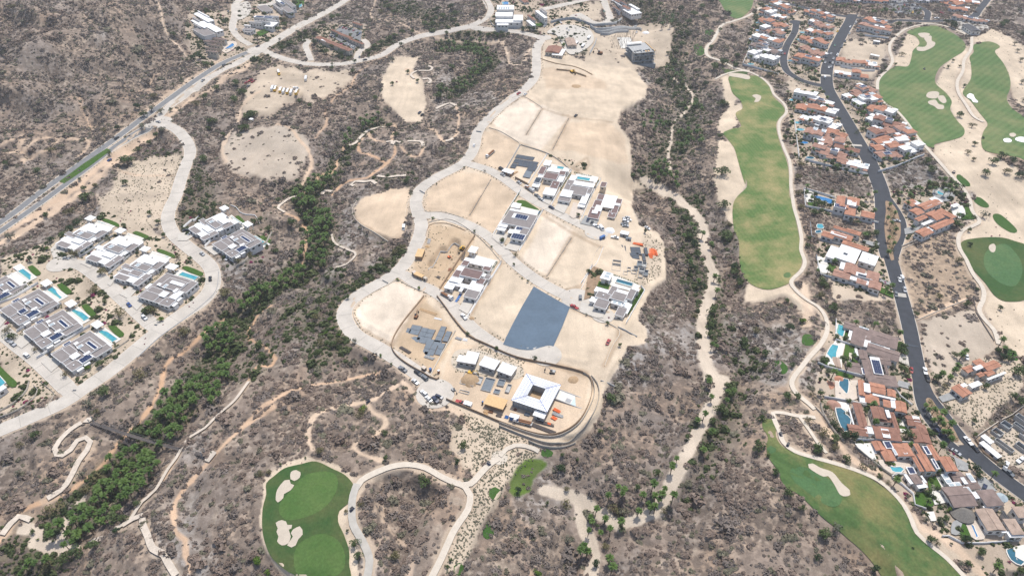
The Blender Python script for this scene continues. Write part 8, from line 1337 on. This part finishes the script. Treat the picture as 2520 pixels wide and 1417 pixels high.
blockwork(C7, (850,880, 1110,940), (960,830), 'earth filled concrete foundations left of the courtyard building', [(880,745,920,880), (800,735,830,810), (1000,760,1040,830), (1080,810,1090,890), (960,850,1000,900), (690,690,760,830), (640,860,720,905)], m='raw_concrete', h_=.8)
def heap(T, x, y, r, hgt, m, label, name='dirt_heap', cat='heap'):
    (u, v), = T(x, y); p = gp(u, v); rg = np.random.default_rng(int(x+y)); n = 14; V_ = [(0, 0, hgt)]
    for k, (rr, zz) in enumerate([(.45, .75), (.8, .3), (1.05, -.25)]): V_ += [(r*rr*rg.uniform(.85, 1.15)*math.cos(t), r*rr*rg.uniform(.85, 1.15)*math.sin(t), hgt*zz*rg.uniform(.85, 1.1)) for t in np.linspace(0, 2*math.pi, n+1)[:-1]]
    F = [(0, 1+i, 1+(i+1) % n) for i in range(n)]+[(1+k*n+i, 1+(k+1)*n+i, 1+(k+1)*n+(i+1) % n, 1+k*n+(i+1) % n) for k in range(2) for i in range(n)]
    me = bpy.data.meshes.new(name); me.from_pydata(V_, [], F); me.materials.append(MT[m]); me.polygons.foreach_set('use_smooth', [True]*len(F)); tag(link(name, me, None, p), label, cat)
heap(C7, 730, 765, 5.5, 2.6, 'dirt_pile', 'large brown earth heap in the lower yard'); heap(C7, 750, 200, 1.8, 1.0, 'dirt_pile', 'small brown heap at the kerb beside the sandy lot'); heap(C4, 2010, 1110, 4, 2.2, 'roof_white', 'white gypsum heap by the upper cul-de-sac'); heap(T3, 980, 412, 3.2, 2.0, 'rebar', 'dark gravel heap before the concrete block'); heap(T3, 1150, 240, 4.5, 2.0, 'roof_white', 'white heap behind the concrete block'); heap(C5, 905, 1310, 1.8, 1.0, 'dirt_pile', 'small round brown heap at the end of the long white wall'); heap(C7, 1690, 760, 3.0, .9, 'dirt_pile', 'low brown heap in the upper right of the lower yard')
heap(T3, 640, 628, 5.0, .8, 'dirt_pile', 'shallow brown mound in the middle of the big graded lot')
# loose material, sheds and containers
def shed(T, x, y, dirp, L_, W_, hgt, roof, wall, label, name='site_shed', cat='shed'):
    (u, v), = T(x, y); p = gp(u, v); e = link(name, None, None, p, frame_of((u, v), T(*dirp)[0])); tag(e, label, cat)
    link('wall', boxes('wall', [(-L_/2+.1, -W_/2+.1, -.8, L_/2-.1, W_/2-.1, hgt)], wall), e); link('roof', boxes('roof', [(-L_/2, -W_/2, hgt+.002, L_/2, W_/2, hgt+.14)], roof), e); link('door', boxes('door', [(-.5, -W_/2+.02, 0, .5, -W_/2+.09, 2.0)], 'rebar'), e); link('window', boxes('window', [(L_*.22, -W_/2+.02, 1.0, L_*.36, -W_/2+.09, 1.8)], 'glass_dark'), e)
for a in [(T6,1282,445,(1300,400),9,5,3,'plywood','wall_brown','long tan roofed site shed beside the street left of the excavation'), (T6,1275,600,(1310,615),7,3,2.6,'plywood','wall_brown','low plywood shed by the junction'), (T6,1240,580,(1250,590),3,2.4,2.6,'terrace_tan','rebar','small dark shed by the junction'), (T6,1320,620,(1335,628),2.5,2,2.4,'bunker_sand','wall_cream','small pale cabin at the end of the plywood shed'),
 (C7,715,1000,(760,1015),4.5,2.6,2.2,'roof_white','wall_white','white tank shed beside the red pickup'), (C7,1140,1125,(1180,1135),5,2.6,2.8,'roof_white','tarp_blue','blue and white container in the lower yard'), (C7,850,985,(860,990),.8,.8,2.1,'tarp_blue','tarp_blue','tiny blue toilet cabin in the lower yard'), (C7,312,672,(340,690),2.6,2.0,2.2,'terrace_tan','rebar','small tan hut at the corner of the brown fence'), (C7,447,700,(455,710),1.2,1.2,2.2,'roof_white','red_leaf','white cabin with red side at the yard gate'), (C7,372,685,(380,690),1.3,1.3,2.3,'tarp_blue','tarp_blue','blue water tank hut at the yard gate'),
 (T3,642,328,(670,300),10,2.8,2.8,'roof_white','wall_grey','long white trailer left of the sales centre fence'), (T3,692,345,(708,325),8,2.8,2.8,'roof_white','wall_grey','short white trailer nearer the ramp'), (T3,735,285,(748,262),8,2.8,2.8,'roof_white','wall_grey','white trailer beside the curved ramp'), (T3,532,425,(540,426),1.6,1.6,2.2,'tarp_blue','tarp_blue','blue toilet cabin by the sales office'),
 (C6,655,62,(700,75),6,4.2,2.6,'roof_white','wall_grey','white roofed cabin above the dark foundation'), (C6,320,112,(350,100),4.5,1.8,2.4,'tarp_blue','tarp_blue','blue container at the upper cul-de-sac'), (C6,718,125,(740,130),4,2.4,1.6,'slab_blue','raw_concrete','grey low box by the white cabin'), (T1,1829,882,(1840,882),3.5,3,2.4,'roof_white','wall_white','tiny white hut beside the round green tree'), (T4,1050,320,(1075,322),7,4,3,'roof_white','wall_grey','white roofed shed on the upper right building plots'), (T4,1035,425,(1065,430),9,4,3.4,'roof_white','wall_cream','long white shed beside the terracotta plots')]: shed(*a)
mat('lumber', (.55, .38, .22), .8, .2); rgS = random.Random(5)
def stack(T, x, y, dirp, n, L_, m, label, cat='stack', name='material_stack', r=.16, piece='pipe'):
    (u, v), = T(x, y); p = gp(u, v); e = link(name, None, None, p, frame_of((u, v), T(*dirp)[0])); tag(e, label, cat)
    for i in range(n): lay, k = divmod(i, 6); y_ = (k-2.5)*r*2.3; link(piece, tris_mesh(piece, tube([(-L_/2+rgS.uniform(-.3, .3), y_, r+lay*r*1.9), (L_/2+rgS.uniform(-.3, .3), y_+rgS.uniform(-.1, .1), r+lay*r*1.9)], [r, r], 6), MT[m]), e)
for a in [(C6,860,192,(935,212),10,7,'orange_plastic','stack of orange pipes above the dark foundation'), (C6,1062,300,(1070,250),9,6,'orange_plastic','left upright stack of orange pipes'), (C6,1092,310,(1085,270),7,6,'orange_plastic','middle stack of orange pipes'), (C6,1120,330,(1105,280),8,6,'orange_plastic','right stack of orange pipes'), (C6,1050,352,(1075,354),8,3,'orange_plastic','short orange pipe stack at the foot of the others'), (C6,1058,388,(1075,392),6,2.4,'orange_plastic','lowest little orange pipe stack')]: stack(*a[:4], a[4], a[5], a[6], a[7], r=.22)
for a in [(C7,1530,1045,(1560,1060),8,4,'orange_plastic','red orange material beside the courtyard building'), (C7,1505,1115,(1530,1130),8,3,'orange_plastic','bright orange panels at the bottom of the yard'), (C7,1540,1085,(1600,1105),10,6,'raw_concrete','grey beams right of the courtyard building'), (C7,1400,1210,(1480,1240),12,14,'rebar','long dark bundle of steel rods at the yard edge'), (C7,1420,1160,(1500,1180),8,10,'rebar','dark beams below the courtyard building'), (C7,140,490,(190,520),10,8,'rebar','bundle of steel rods below the grid foundation'), (C7,360,560,(420,580),10,6,'raw_concrete','pale slabs at the foot of the grid foundation'), (C7,440,200,(480,210),4,5,'roof_white','white pipes on the triangular lot'), (C7,350,140,(450,175),6,12,'lumber','wooden formwork on the triangular lot'), (C7,630,385,(660,395),8,4,'silver' if 'silver' in MT else 'wall_grey','metal sheets at the top of the lower yard'), (C7,690,395,(715,400),6,3,'roof_white','white boards at the top of the lower yard'), (C7,1000,1090,(1040,1100),8,3,'rebar','dark machine parts in the lower yard'), (C7,1070,1105,(1085,1110),6,2,'tarp_blue','blue bundle in the lower yard'), (C7,880,1050,(900,1056),8,2.4,'lumber','timber stack left in the lower yard'), (C7,925,1055,(945,1060),8,2.4,'rust','brick stack in the lower yard'), (C7,880,1078,(900,1085),8,2.4,'plywood','plywood stack at the fence of the lower yard'), (C7,1150,1035,(1160,1040),5,1.6,'red_leaf','small red machine beside the courtyard building'), (C7,1260,1080,(1300,1090),10,3,'slab_blue','grey board stack before the courtyard building'), (C7,1460,1165,(1480,1170),5,2,'orange_plastic','orange scraps at the yard bottom'), (C5,230,90,(215,160),7,6,'wall_grey','grey beams by the street above the excavation'), (C5,205,175,(235,190),6,3,'plywood','tan timber heap above the excavation'), (C5,770,330,(790,250),8,10,'rebar','dark rods along the rim of the excavation'), (C5,560,540,(570,500),8,3,'red_leaf','red equipment in the excavation'), (C5,380,660,(400,670),8,2.5,'rebar','dark scraps below the excavation'), (C5,1000,700,(1010,680),5,2,'rust','rust coloured scraps beside the courtyard villa'), (C4,620,280,(690,240),9,8,'lumber','timber formwork left of the row of three villas'), (T3,1480,0,(1490,0),1,1,'wood','grey pole lying flat')][:-1]: stack(*a)
wall_line(C5, (710,170, 640,130, 600,150, 520,270, 415,260, 220,550), .9, 'raw_concrete', 'concrete rim of the deep excavation', name='retaining_wall')
h = House(C5, (650,1050, 740,910), (700,980), 'walkway', 'blue tarpaulin covered walkway before the new courtyard villa', 'walkway'); q_ = h.rect(650, 1045, 745, 915, .2); link('tarp', boxes('tarp', [(q_[0], (q_[1]+q_[3])/2-.8, -.3, q_[2], (q_[1]+q_[3])/2+.8, .2)], 'tarp_blue'), h.e)
# unfinished multi-storey block
h = House(C12, (1640,800, 2040,880), (1840,830), 'concrete_block', 'unfinished grey five storey concrete building beside the ravine', 'building', walls='raw_concrete', zadd=0)
hb = 15.2; X0, X1 = h.loc(1590, 590, hb)[0], h.loc(2085, 670, hb)[0]; Y0, Y1 = h.loc(1840, 640, hb)[1]-1, h.loc(1840, 470, hb)[1]; n = 5; fh = hb/n
for i in range(n+1): link('floor_slab', boxes('floor_slab', [(X0+.3*(i % 2), Y0-(1.2 if i % 2 == 0 else .3), i*fh-.15, X1, Y1, i*fh+.12)], 'raw_concrete'), h.e)
nc = 8
for i in range(n):
    for k in range(nc+1):
        x = X0+.6+(X1-X0-1.2)*k/nc; link('column', boxes('column', [(x-.22, Y0+.1, i*fh+.12, x+.22, Y0+.6, (i+1)*fh-.15)], 'raw_concrete'), h.e)
        if k < nc and (k+i) % 3 != 1: link('wall', boxes('wall', [(x+.22+(.9 if (k % 2) else .2), Y0+.9, i*fh+.12, x+(X1-X0-1.2)/nc-.6, Y0+1.1, (i+1)*fh-.15-(.9 if k % 2 == 0 else .3))], 'raw_concrete'), h.e)
    link('core_wall', boxes('core_wall', [(X0+3, (Y0+Y1)/2, i*fh+.12, X1-3, (Y0+Y1)/2+.3, (i+1)*fh-.15), (X0+.4, Y0+2.5, i*fh+.12, X0+.6, Y0+7, (i+1)*fh-.15), (X1-.6, Y0+2.5, i*fh+.12, X1-.4, Y1-8, (i+1)*fh-.15)], 'raw_concrete'), h.e)
for k in range(7): x = X0+2+(X1-X0-4)*k/6; link('roof_wall', boxes('roof_wall', [(x-.1, Y0+.5+2*(k % 2), hb+.12, x+.1, Y0+5+(k % 3), hb+1.3), (x-1.2, Y0+3.5+(k % 3), hb+.12, x+1.6, Y0+3.7+(k % 3), hb+1.3)], 'raw_concrete'), h.e)
for k in range(4): x = X0+1+(X1-X0)*.17*k; link('roof_panel', boxes('roof_panel', [(x, Y1-6, hb+2.4+.01*k, x+(X1-X0)*.165, Y1-2, hb+2.6+.01*k)], 'roof_white'), h.e)
link('formwork', boxes('formwork', [(X1-1.2, Y0, hb+.15, X1-.2, Y1, hb+.9)], 'plywood'), h.e); link('formwork', boxes('formwork', [(X0+(X1-X0)*.55, Y0+1, hb+.2, X0+(X1-X0)*.75, Y0+4, hb+.4)], 'plywood'), h.e); link('base', boxes('base', [(X0-4, Y0-2.5, -4, X1+1, Y0+.5, 2.4)], 'raw_concrete'), h.e)
for k in range(9): link('scaffold_pole', tris_mesh('scaffold_pole', tube([(X1+1, Y0+(Y1-Y0)*k/8, -1), (X1+1, Y0+(Y1-Y0)*k/8, hb+1)], [.08, .08], 4), MT['rebar']), h.e)
EXCL.append((h.o.x, h.o.y+8, 20))
e = link('rebar_field', None, None, gp(*C12(1400, 480)[0])); tag(e, 'field of upright steel rods on a pale slab before the grey retaining walls', 'foundation'); z0 = e.location.z
fx, fy = blue_noise(C12(1200,390, 1330,350, 1580,350, 1690,420, 1600,560, 1480,600, 1330,600, 1230,520), 130, 1.2, 3), None
link('slab', boxes('slab', [(-14, -16, -1.2, 15, 18, .12)], 'terrace_white'), e)
for x, y in fx: link('rod', tris_mesh('rod', tube([(x-e.location.x, y-e.location.y, 0), (x-e.location.x, y-e.location.y, 3.2)], [.16, .12], 4), MT['rebar']), e)
for p, l, hh in [((880,200, 980,260, 1200,250, 1450,225, 1700,210), 'uppermost grey shotcrete wall behind the rebar field', 3.5), ((960,270, 1040,310, 1200,290, 1400,250, 1700,245, 1790,270), 'middle grey shotcrete wall behind the rebar field', 3.5), ((1060,340, 1200,340, 1330,300, 1560,290), 'lowest grey shotcrete wall behind the rebar field', 3.2), ((180,130, 330,90, 590,60, 640,80, 840,150, 980,180, 1300,150, 1440,70), 'long grey wall along the upper bend of the ramp', 3.0), ((870,690, 960,520, 990,430), 'grey ribbed wall beside the ramp', 3.0)]: wall_line(C12, p, hh, 'raw_concrete', l, name='retaining_wall', smooth=True, wd=.6)
# ------------------------------------------------------------------ walls and kerbs of the development
for T, p, hh, m, l, nm in [(C7, (1000,1160, 1250,1250, 1450,1292, 1600,1262, 1750,1150, 1860,950, 1872,830, 1840,745, 1770,705), 1.4, 'stone_wall', 'inner curved terrace wall below the lower yard', 'retaining_wall'), (C7, (1000,1192, 1260,1295, 1500,1352, 1680,1312, 1850,1100, 1917,920, 1900,800, 1845,735), 1.4, 'stone_wall', 'outer curved terrace wall below the lower yard', 'retaining_wall'), (C7, (1270,1330, 1400,1380, 1560,1390, 1700,1350), 1.4, 'stone_wall', 'lowest curved terrace wall above the cart path', 'retaining_wall'),
 (C7, (515,945, 850,1085, 1000,1150, 1250,1238, 1450,1275, 1620,1230, 1750,1120, 1835,950, 1852,800, 1780,705, 1500,632, 1160,560, 900,450, 720,360, 600,230, 500,90, 430,0), 1.5, 'wall_brown', 'long brown fence wrapping the lower construction yard', 'hoarding'), (C7, (310,0, 15,450, 360,740, 450,752), 1.5, 'wall_brown', 'brown fence round the triangular foundation lot', 'hoarding'), (C7, (600,320, 480,520, 370,730), 1.3, 'wall_cream', 'cream wall between the triangular lot and the lower yard', 'boundary_wall'),
 (T7, (600,812, 700,862, 830,912, 930,960, 958,1010, 905,1100, 850,1240), .6, 'wall_cream', 'low cream kerb wall around the sandy lot with the red car', 'kerb_wall'), (T7, (945,960, 1000,985, 1085,1030), .9, 'raw_concrete', 'short concrete culvert wall at the lot corner', 'culvert_wall'), (T7, (820,1350, 880,1370, 960,1410), .9, 'raw_concrete', 'second concrete culvert wall at the yard corner', 'culvert_wall'), (T7, (840,380, 790,500, 750,540, 680,680), .7, 'wall_white', 'white wall left of the putting green garden', 'boundary_wall'), (T7, (820,370, 780,420, 740,530), .4, 'wall_cream', 'low kerb wall at the end of the two sandy lots', 'kerb_wall'),
 (T6, (830,20, 790,100, 800,160, 850,215, 960,280, 1075,345), .5, 'wall_cream', 'low curved wall round the left side of the knoll lot', 'kerb_wall'), (T6, (1225,0, 1190,60, 1170,150, 1185,250), .5, 'wall_cream', 'low wall on the street side of the knoll lot', 'kerb_wall'), (T6, (1335,0, 1300,40, 1300,90, 1340,125, 1450,125, 1600,170), .4, 'wall_cream', 'low kerb wall round the lot above the junction', 'kerb_wall'), (T6, (1330,715, 1200,660, 1120,620, 1050,650, 900,730, 815,810, 800,880, 850,965), .5, 'wall_cream', 'low kerb wall round the pale lot inside the bend', 'kerb_wall'),
 (T6, (1320,300, 1350,220, 1420,205, 1500,215, 1610,260), .5, 'wall_brown', 'curved brown edge above the excavation lot', 'kerb_wall'), (T6, (1340,200, 1500,180, 1660,270, 1780,380, 1870,490), .6, 'wall_cream', 'cream wall along the street above the courtyard villa', 'boundary_wall'), (T6, (1870,490, 1800,600, 1640,870), 1.6, 'wall_white', 'white wall left of the two sandy lots', 'boundary_wall'), (T3, (20,900, 60,840, 150,755, 180,710, 250,700, 330,740, 400,790), .5, 'wall_cream', 'low wall along the top of the upper lots', 'kerb_wall'), (T3, (10,930, 100,960, 230,1040, 240,1060), .6, 'wall_cream', 'low wall between the street lot and the upper lots', 'kerb_wall'), (T3, (240,1055, 440,1120, 560,1200, 600,1240), 1.0, 'wall_cream', 'wall above the dark membrane foundation', 'boundary_wall'), (T3, (235,1060, 130,1240), 1.6, 'wall_grey', 'grey wall left of the dark membrane foundation', 'boundary_wall'),
 (T3, (385,430, 500,465, 640,490, 760,545), .8, 'dirt_pile', 'brown earth bank at the top of the graded mound', 'earth_bank'), (T3, (500,510, 600,520, 715,560), 1.6, 'dirt_pile', 'dark earth step beside the excavator', 'earth_bank'), (T3, (430,400, 480,420, 540,430), .6, 'wall_grey', 'grey line wall', 'kerb_wall'), (T2, (1740,0, 1770,60, 1750,120, 1720,150), 1.0, 'wall_brown', 'brown wall along the upper street bend', 'boundary_wall'), (T3, (15,130, 30,180, 80,205, 220,215), 1.4, 'wall_grey', 'grey curved wall below the white villas', 'boundary_wall'),
 (T1, (1140,0, 1165,80, 1200,230, 1300,350, 1420,460, 1490,520), .5, 'wall_cream', 'thin pale wall running down the upper left hillside', 'boundary_wall'), (T8, (1150,470, 1300,400, 1480,330), .6, 'wall_cream', 'low cream wall above the empty brown lot', 'boundary_wall'), (T8, (1240,950, 1400,880, 1620,795), .6, 'wall_cream', 'low cream wall between the empty lot and the cactus garden', 'boundary_wall'), (T8, (1620,795, 1640,900, 1760,1090), .9, 'rebar', 'thin dark fence on the right of the cactus garden', 'fence'), (T5, (1590,560, 1570,690, 1480,790, 1300,930, 1150,1040, 1000,1180), .5, 'wall_grey', 'grey kerb wall below the bend of the left street', 'kerb_wall'), (T9, (300,0, 400,90, 370,140, 330,190), .6, 'stone_wall', 'stone edge beside the lower left junction', 'kerb_wall'), (T12, (560,280, 620,340, 700,450, 760,520), 1.0, 'stone_wall', 'stone steps wall above the cart path fork', 'retaining_wall')]: wall_line(T, p, hh, m, l, name=nm, cat={'retaining_wall': 'retaining wall', 'hoarding': 'fence', 'fence': 'fence', 'earth_bank': 'bank'}.get(nm, 'wall'), smooth=len(p) > 6)
def rubble(T, x0, y0, x1, y1, label):
    a = gp(*T(x0, y0)[0]); b = gp(*T(x1, y1)[0]); n = int((b-a).length/.9); T_ = []; rg = np.random.default_rng(int(x0)); c = (a+b)/2
    for i in range(n):
        q_ = a.lerp(b, (i+.5)/n); z = float(hat(q_.x, q_.y)); r = rg.uniform(.15, .5); T_ += [[np.array(v)+np.array([q_.x-c.x+rg.normal()*.0, q_.y-c.y, z-c.z]) for v in t] for t in tube([(-r, 0, 0), (r, .1, .1)], [r, r*.7], 5)]
    o = link('rubble_row', tris_mesh('rubble_row', T_, MT['stone_wall'])); o.location = c; tag(o, label, kind='stuff')
for a in [(390,800,280,980,'row of rubble between the two upper lots'), (590,860,470,1090,'row of rubble between the upper middle lots')]: rubble(T3, *a)
rubble(T7, 610, 310, 430, 590, 'row of rubble between the two sandy lots above the street'); rubble(C4, 290, 360, 0, 850, 'row of rubble across the lot left of the curved lawn villa'); rubble(T6, 1720, 10, 1640, 150, 'row of rubble above the street junction')
# bands across the streets
for T, p, m, l in [(T4, (650,543, 718,548, 722,560, 652,555), 'concrete_road', 'upper pale crossing band'), (T4, (872,1050, 945,1055, 950,1068, 876,1063), 'concrete_road', 'middle pale crossing band'), (T8, (1098,765, 1168,772, 1175,798, 1104,790), 'concrete_grey', 'lower pale crossing band'), (T8, (1163,1108, 1252,1122, 1255,1130, 1165,1116), 'membrane', 'dark drain band'), (T6, (1008,617, 1050,640, 1046,645, 1004,622), 'membrane', 'dark drain band'), (T2, (1278,1382, 1318,1405, 1314,1411, 1274,1388), 'membrane', 'dark drain band'), (T2, (1688,952, 1725,957, 1725,965, 1688,960), 'membrane', 'dark drain band'), (T9, (535,58, 560,58, 555,66, 530,66), 'membrane', 'drain grate'), (T5, (1125,938, 1145,942, 1140,950, 1120,946), 'membrane', 'drain grate'), (T10, (1205,590, 1211,590, 1211,628, 1205,628), 'membrane', 'drain band of the cart path'), (T10, (1468,692, 1474,695, 1450,722, 1444,719), 'membrane', 'drain band of the cart path')]:
    flatlot('road_band', T, p, m, l, off=.30, step=2)
for q_ in [((2060,60), (2052,140), (2045,170)), ((2050,240), (2110,345), (2165,450)), ((2205,690), (2240,820), (2262,920))]:
    L_ = ground_line(list(q_), 1.5)
    for i in range(0, len(L_)-2, 5): pass
# ------------------------------------------------------------------ suspension bridge
a = gp(228, 1042); b = gp(503, 1122); n = 64; e = link('suspension_footbridge', None, None, a); tag(e, 'long grey suspension footbridge over the palm filled ravine', 'bridge')
a = a+Vector((0, 0, 1.0)); b = b+Vector((0, 0, 1.0)); d = (b-a); sd_ = Vector((-d.y, d.x, 0)).normalized(); O = e.location
def dk(t): return a.lerp(b, t)+Vector((0, 0, -4.0*4*t*(1-t)*.45))
for i in range(n):
    p0, p1 = dk(i/n), dk((i+.86)/n); V_ = [p-O+sd_*s*.95+Vector((0, 0, zz)) for zz in (-.08, 0) for p, s in ((p0, -1), (p0, 1), (p1, 1), (p1, -1))]; me = bpy.data.meshes.new('plank'); me.from_pydata(V_, [], [(3, 2, 1, 0), (4, 5, 6, 7), (0, 1, 5, 4), (1, 2, 6, 5), (2, 3, 7, 6), (3, 0, 4, 7)]); me.materials.append(MT['rebar']); link('plank', me, e)
mat('cable', (.10, .10, .10), .5, .5)
for s in (-1, 1):
    link('handrail', tris_mesh('handrail', tube([dk(i/24)-O+sd_*s*1.0+Vector((0, 0, 1.2)) for i in range(25)], [.07]*25, 4), MT['cable']), e); link('main_cable', tris_mesh('main_cable', tube([dk(i/24)-O+sd_*s*1.1+Vector((0, 0, 1.2+2.6*abs(2*i/24-1)**2)) for i in range(25)], [.08]*25, 4), MT['cable']), e)
    hg = []; 
    for i in range(1, 48): hg += tube([dk(i/48)-O+sd_*s*1.0, dk(i/48)-O+sd_*s*1.0+Vector((0, 0, 1.2))], [.045, .045], 3)
    link('hangers', tris_mesh('hangers', hg, MT['cable']), e)['kind'] = 'stuff'
    for p in (a, b): link('tower', tris_mesh('tower', tube([p-O+sd_*s*1.1+Vector((0, 0, -2)), p-O+sd_*s*1.1+Vector((0, 0, 3.8))], [.25, .2], 6), MT['wall_grey']), e)
flatlot('bridge_landing', T9, (605,300, 640,265, 668,262, 675,285, 650,300), 'pale_path', 'pale landing at the left end of the footbridge'); flatlot('bridge_landing', T9, (1500,520, 1560,505, 1588,520, 1530,590, 1500,580), 'pale_path', 'pale landing at the right end of the footbridge'); flatlot('pale_landing', T9, (650,1170, 755,1125, 745,1160, 710,1180), 'pale_path', 'pale landing near the foot of the palms')
# small golf things
def cart(T, x, y, label):
    (u, v), = T(x, y); p = gp(u, v); e = link('golf_cart', None, None, (p.x, p.y, p.z+.12), random.uniform(0, 6)); tag(e, label, 'golf cart')
    link('body', extr('body', [(-1.2,.3),(-1.2,.8),(-.3,.8),(0,.5),(.6,.5),(.9,.8),(1.2,.6),(1.2,.3)], [.6]*8, 0, 'paint_dark blue'), e); link('roof', boxes('roof', [(-.9,-.6,1.75,.8,.6,1.83)], 'paint_black'), e)
    for sx, sy in ((-.85,-.5),(-.85,.5),(.75,-.5),(.75,.5)): link('post', boxes('post', [(sx-.03,sy-.03,.6,sx+.03,sy+.03,1.75)], 'paint_black'), e); w_ = link('wheel', WHEEL, e, (sx, sy, .25)); w_.scale = (.7, .8, .7)
for a in [(T10,793,935,'dark golf cart on the grey path right of the kidney green'), (T10,1790,600,'dark golf cart near the round paved circle'), (T12,330,468,'upper dark golf cart on the low fairway path'), (T12,378,538,'lower dark golf cart on the low fairway path'), (T4,1400,508,'dark mower cart on the upper right fairway'), (T4,205,560,'golf cart beside the top of the long fairway'), (T10,910,148,'dark cart on the sandy trail'), (T4,1613,1258,'small dark cart by the right cart path')]: cart(*a)
for (T, p, l) in [(T12, (1310,225, 1345,222, 1400,300, 1470,380, 1530,490, 1520,515, 1490,505, 1400,400, 1330,290), 'planted median of the lower asphalt street'), (T8, (1035,150, 1095,190, 1130,290, 1130,390, 1085,470, 1090,545, 1070,550, 1040,440, 1025,320, 1035,220), 'planted island between the two arms of the asphalt street')]:
    flatlot('planted_median', T, p, 'dark_soil', l, off=.26, sp=True)
o = wall_line(T12, (1310,222, 1400,385, 1500,505, 1535,515), .18, 'kerb', 'kerb of the lower planted median', name='kerb_edge', cat='kerb')
plant_all()
for i, t in enumerate(np.linspace(.05, .95, 9)):
    u, v = 2280+t*70, 985+t*92; add_palm(u, v, .8, 'slim palms in the lower street median', 'median palm')
for i, (u, v) in enumerate([(2192,500),(2205,520),(2196,545),(2208,560),(2192,575),(2200,600),(2190,615),(2188,530)]): add_palm(u, v, .8, 'palms on the planted island', 'island palm')
hz = bpy.data.materials.new('haze'); hz.use_nodes = True; t = hz.node_tree; t.nodes.remove(t.nodes['Principled BSDF']); pv = t.nodes.new('ShaderNodeVolumePrincipled'); pv.inputs['Density'].default_value = .00013; pv.inputs['Color'].default_value = (.97, .97, .98, 1); pv.inputs['Anisotropy'].default_value = .2
t.links.new(pv.outputs[0], t.nodes['Material Output'].inputs['Volume'])
zb = float(H.min())-1.5; xm = float(np.abs(GX).max())+5; y0, y1 = min(float(GY.min())-5, -60), float(GY.max())+5
o = link('haze', boxes('haze', [(-xm, y0, zb, xm, y1, HC+4)], hz)); tag(o, 'thin pale air haze over the valley', kind='stuff')
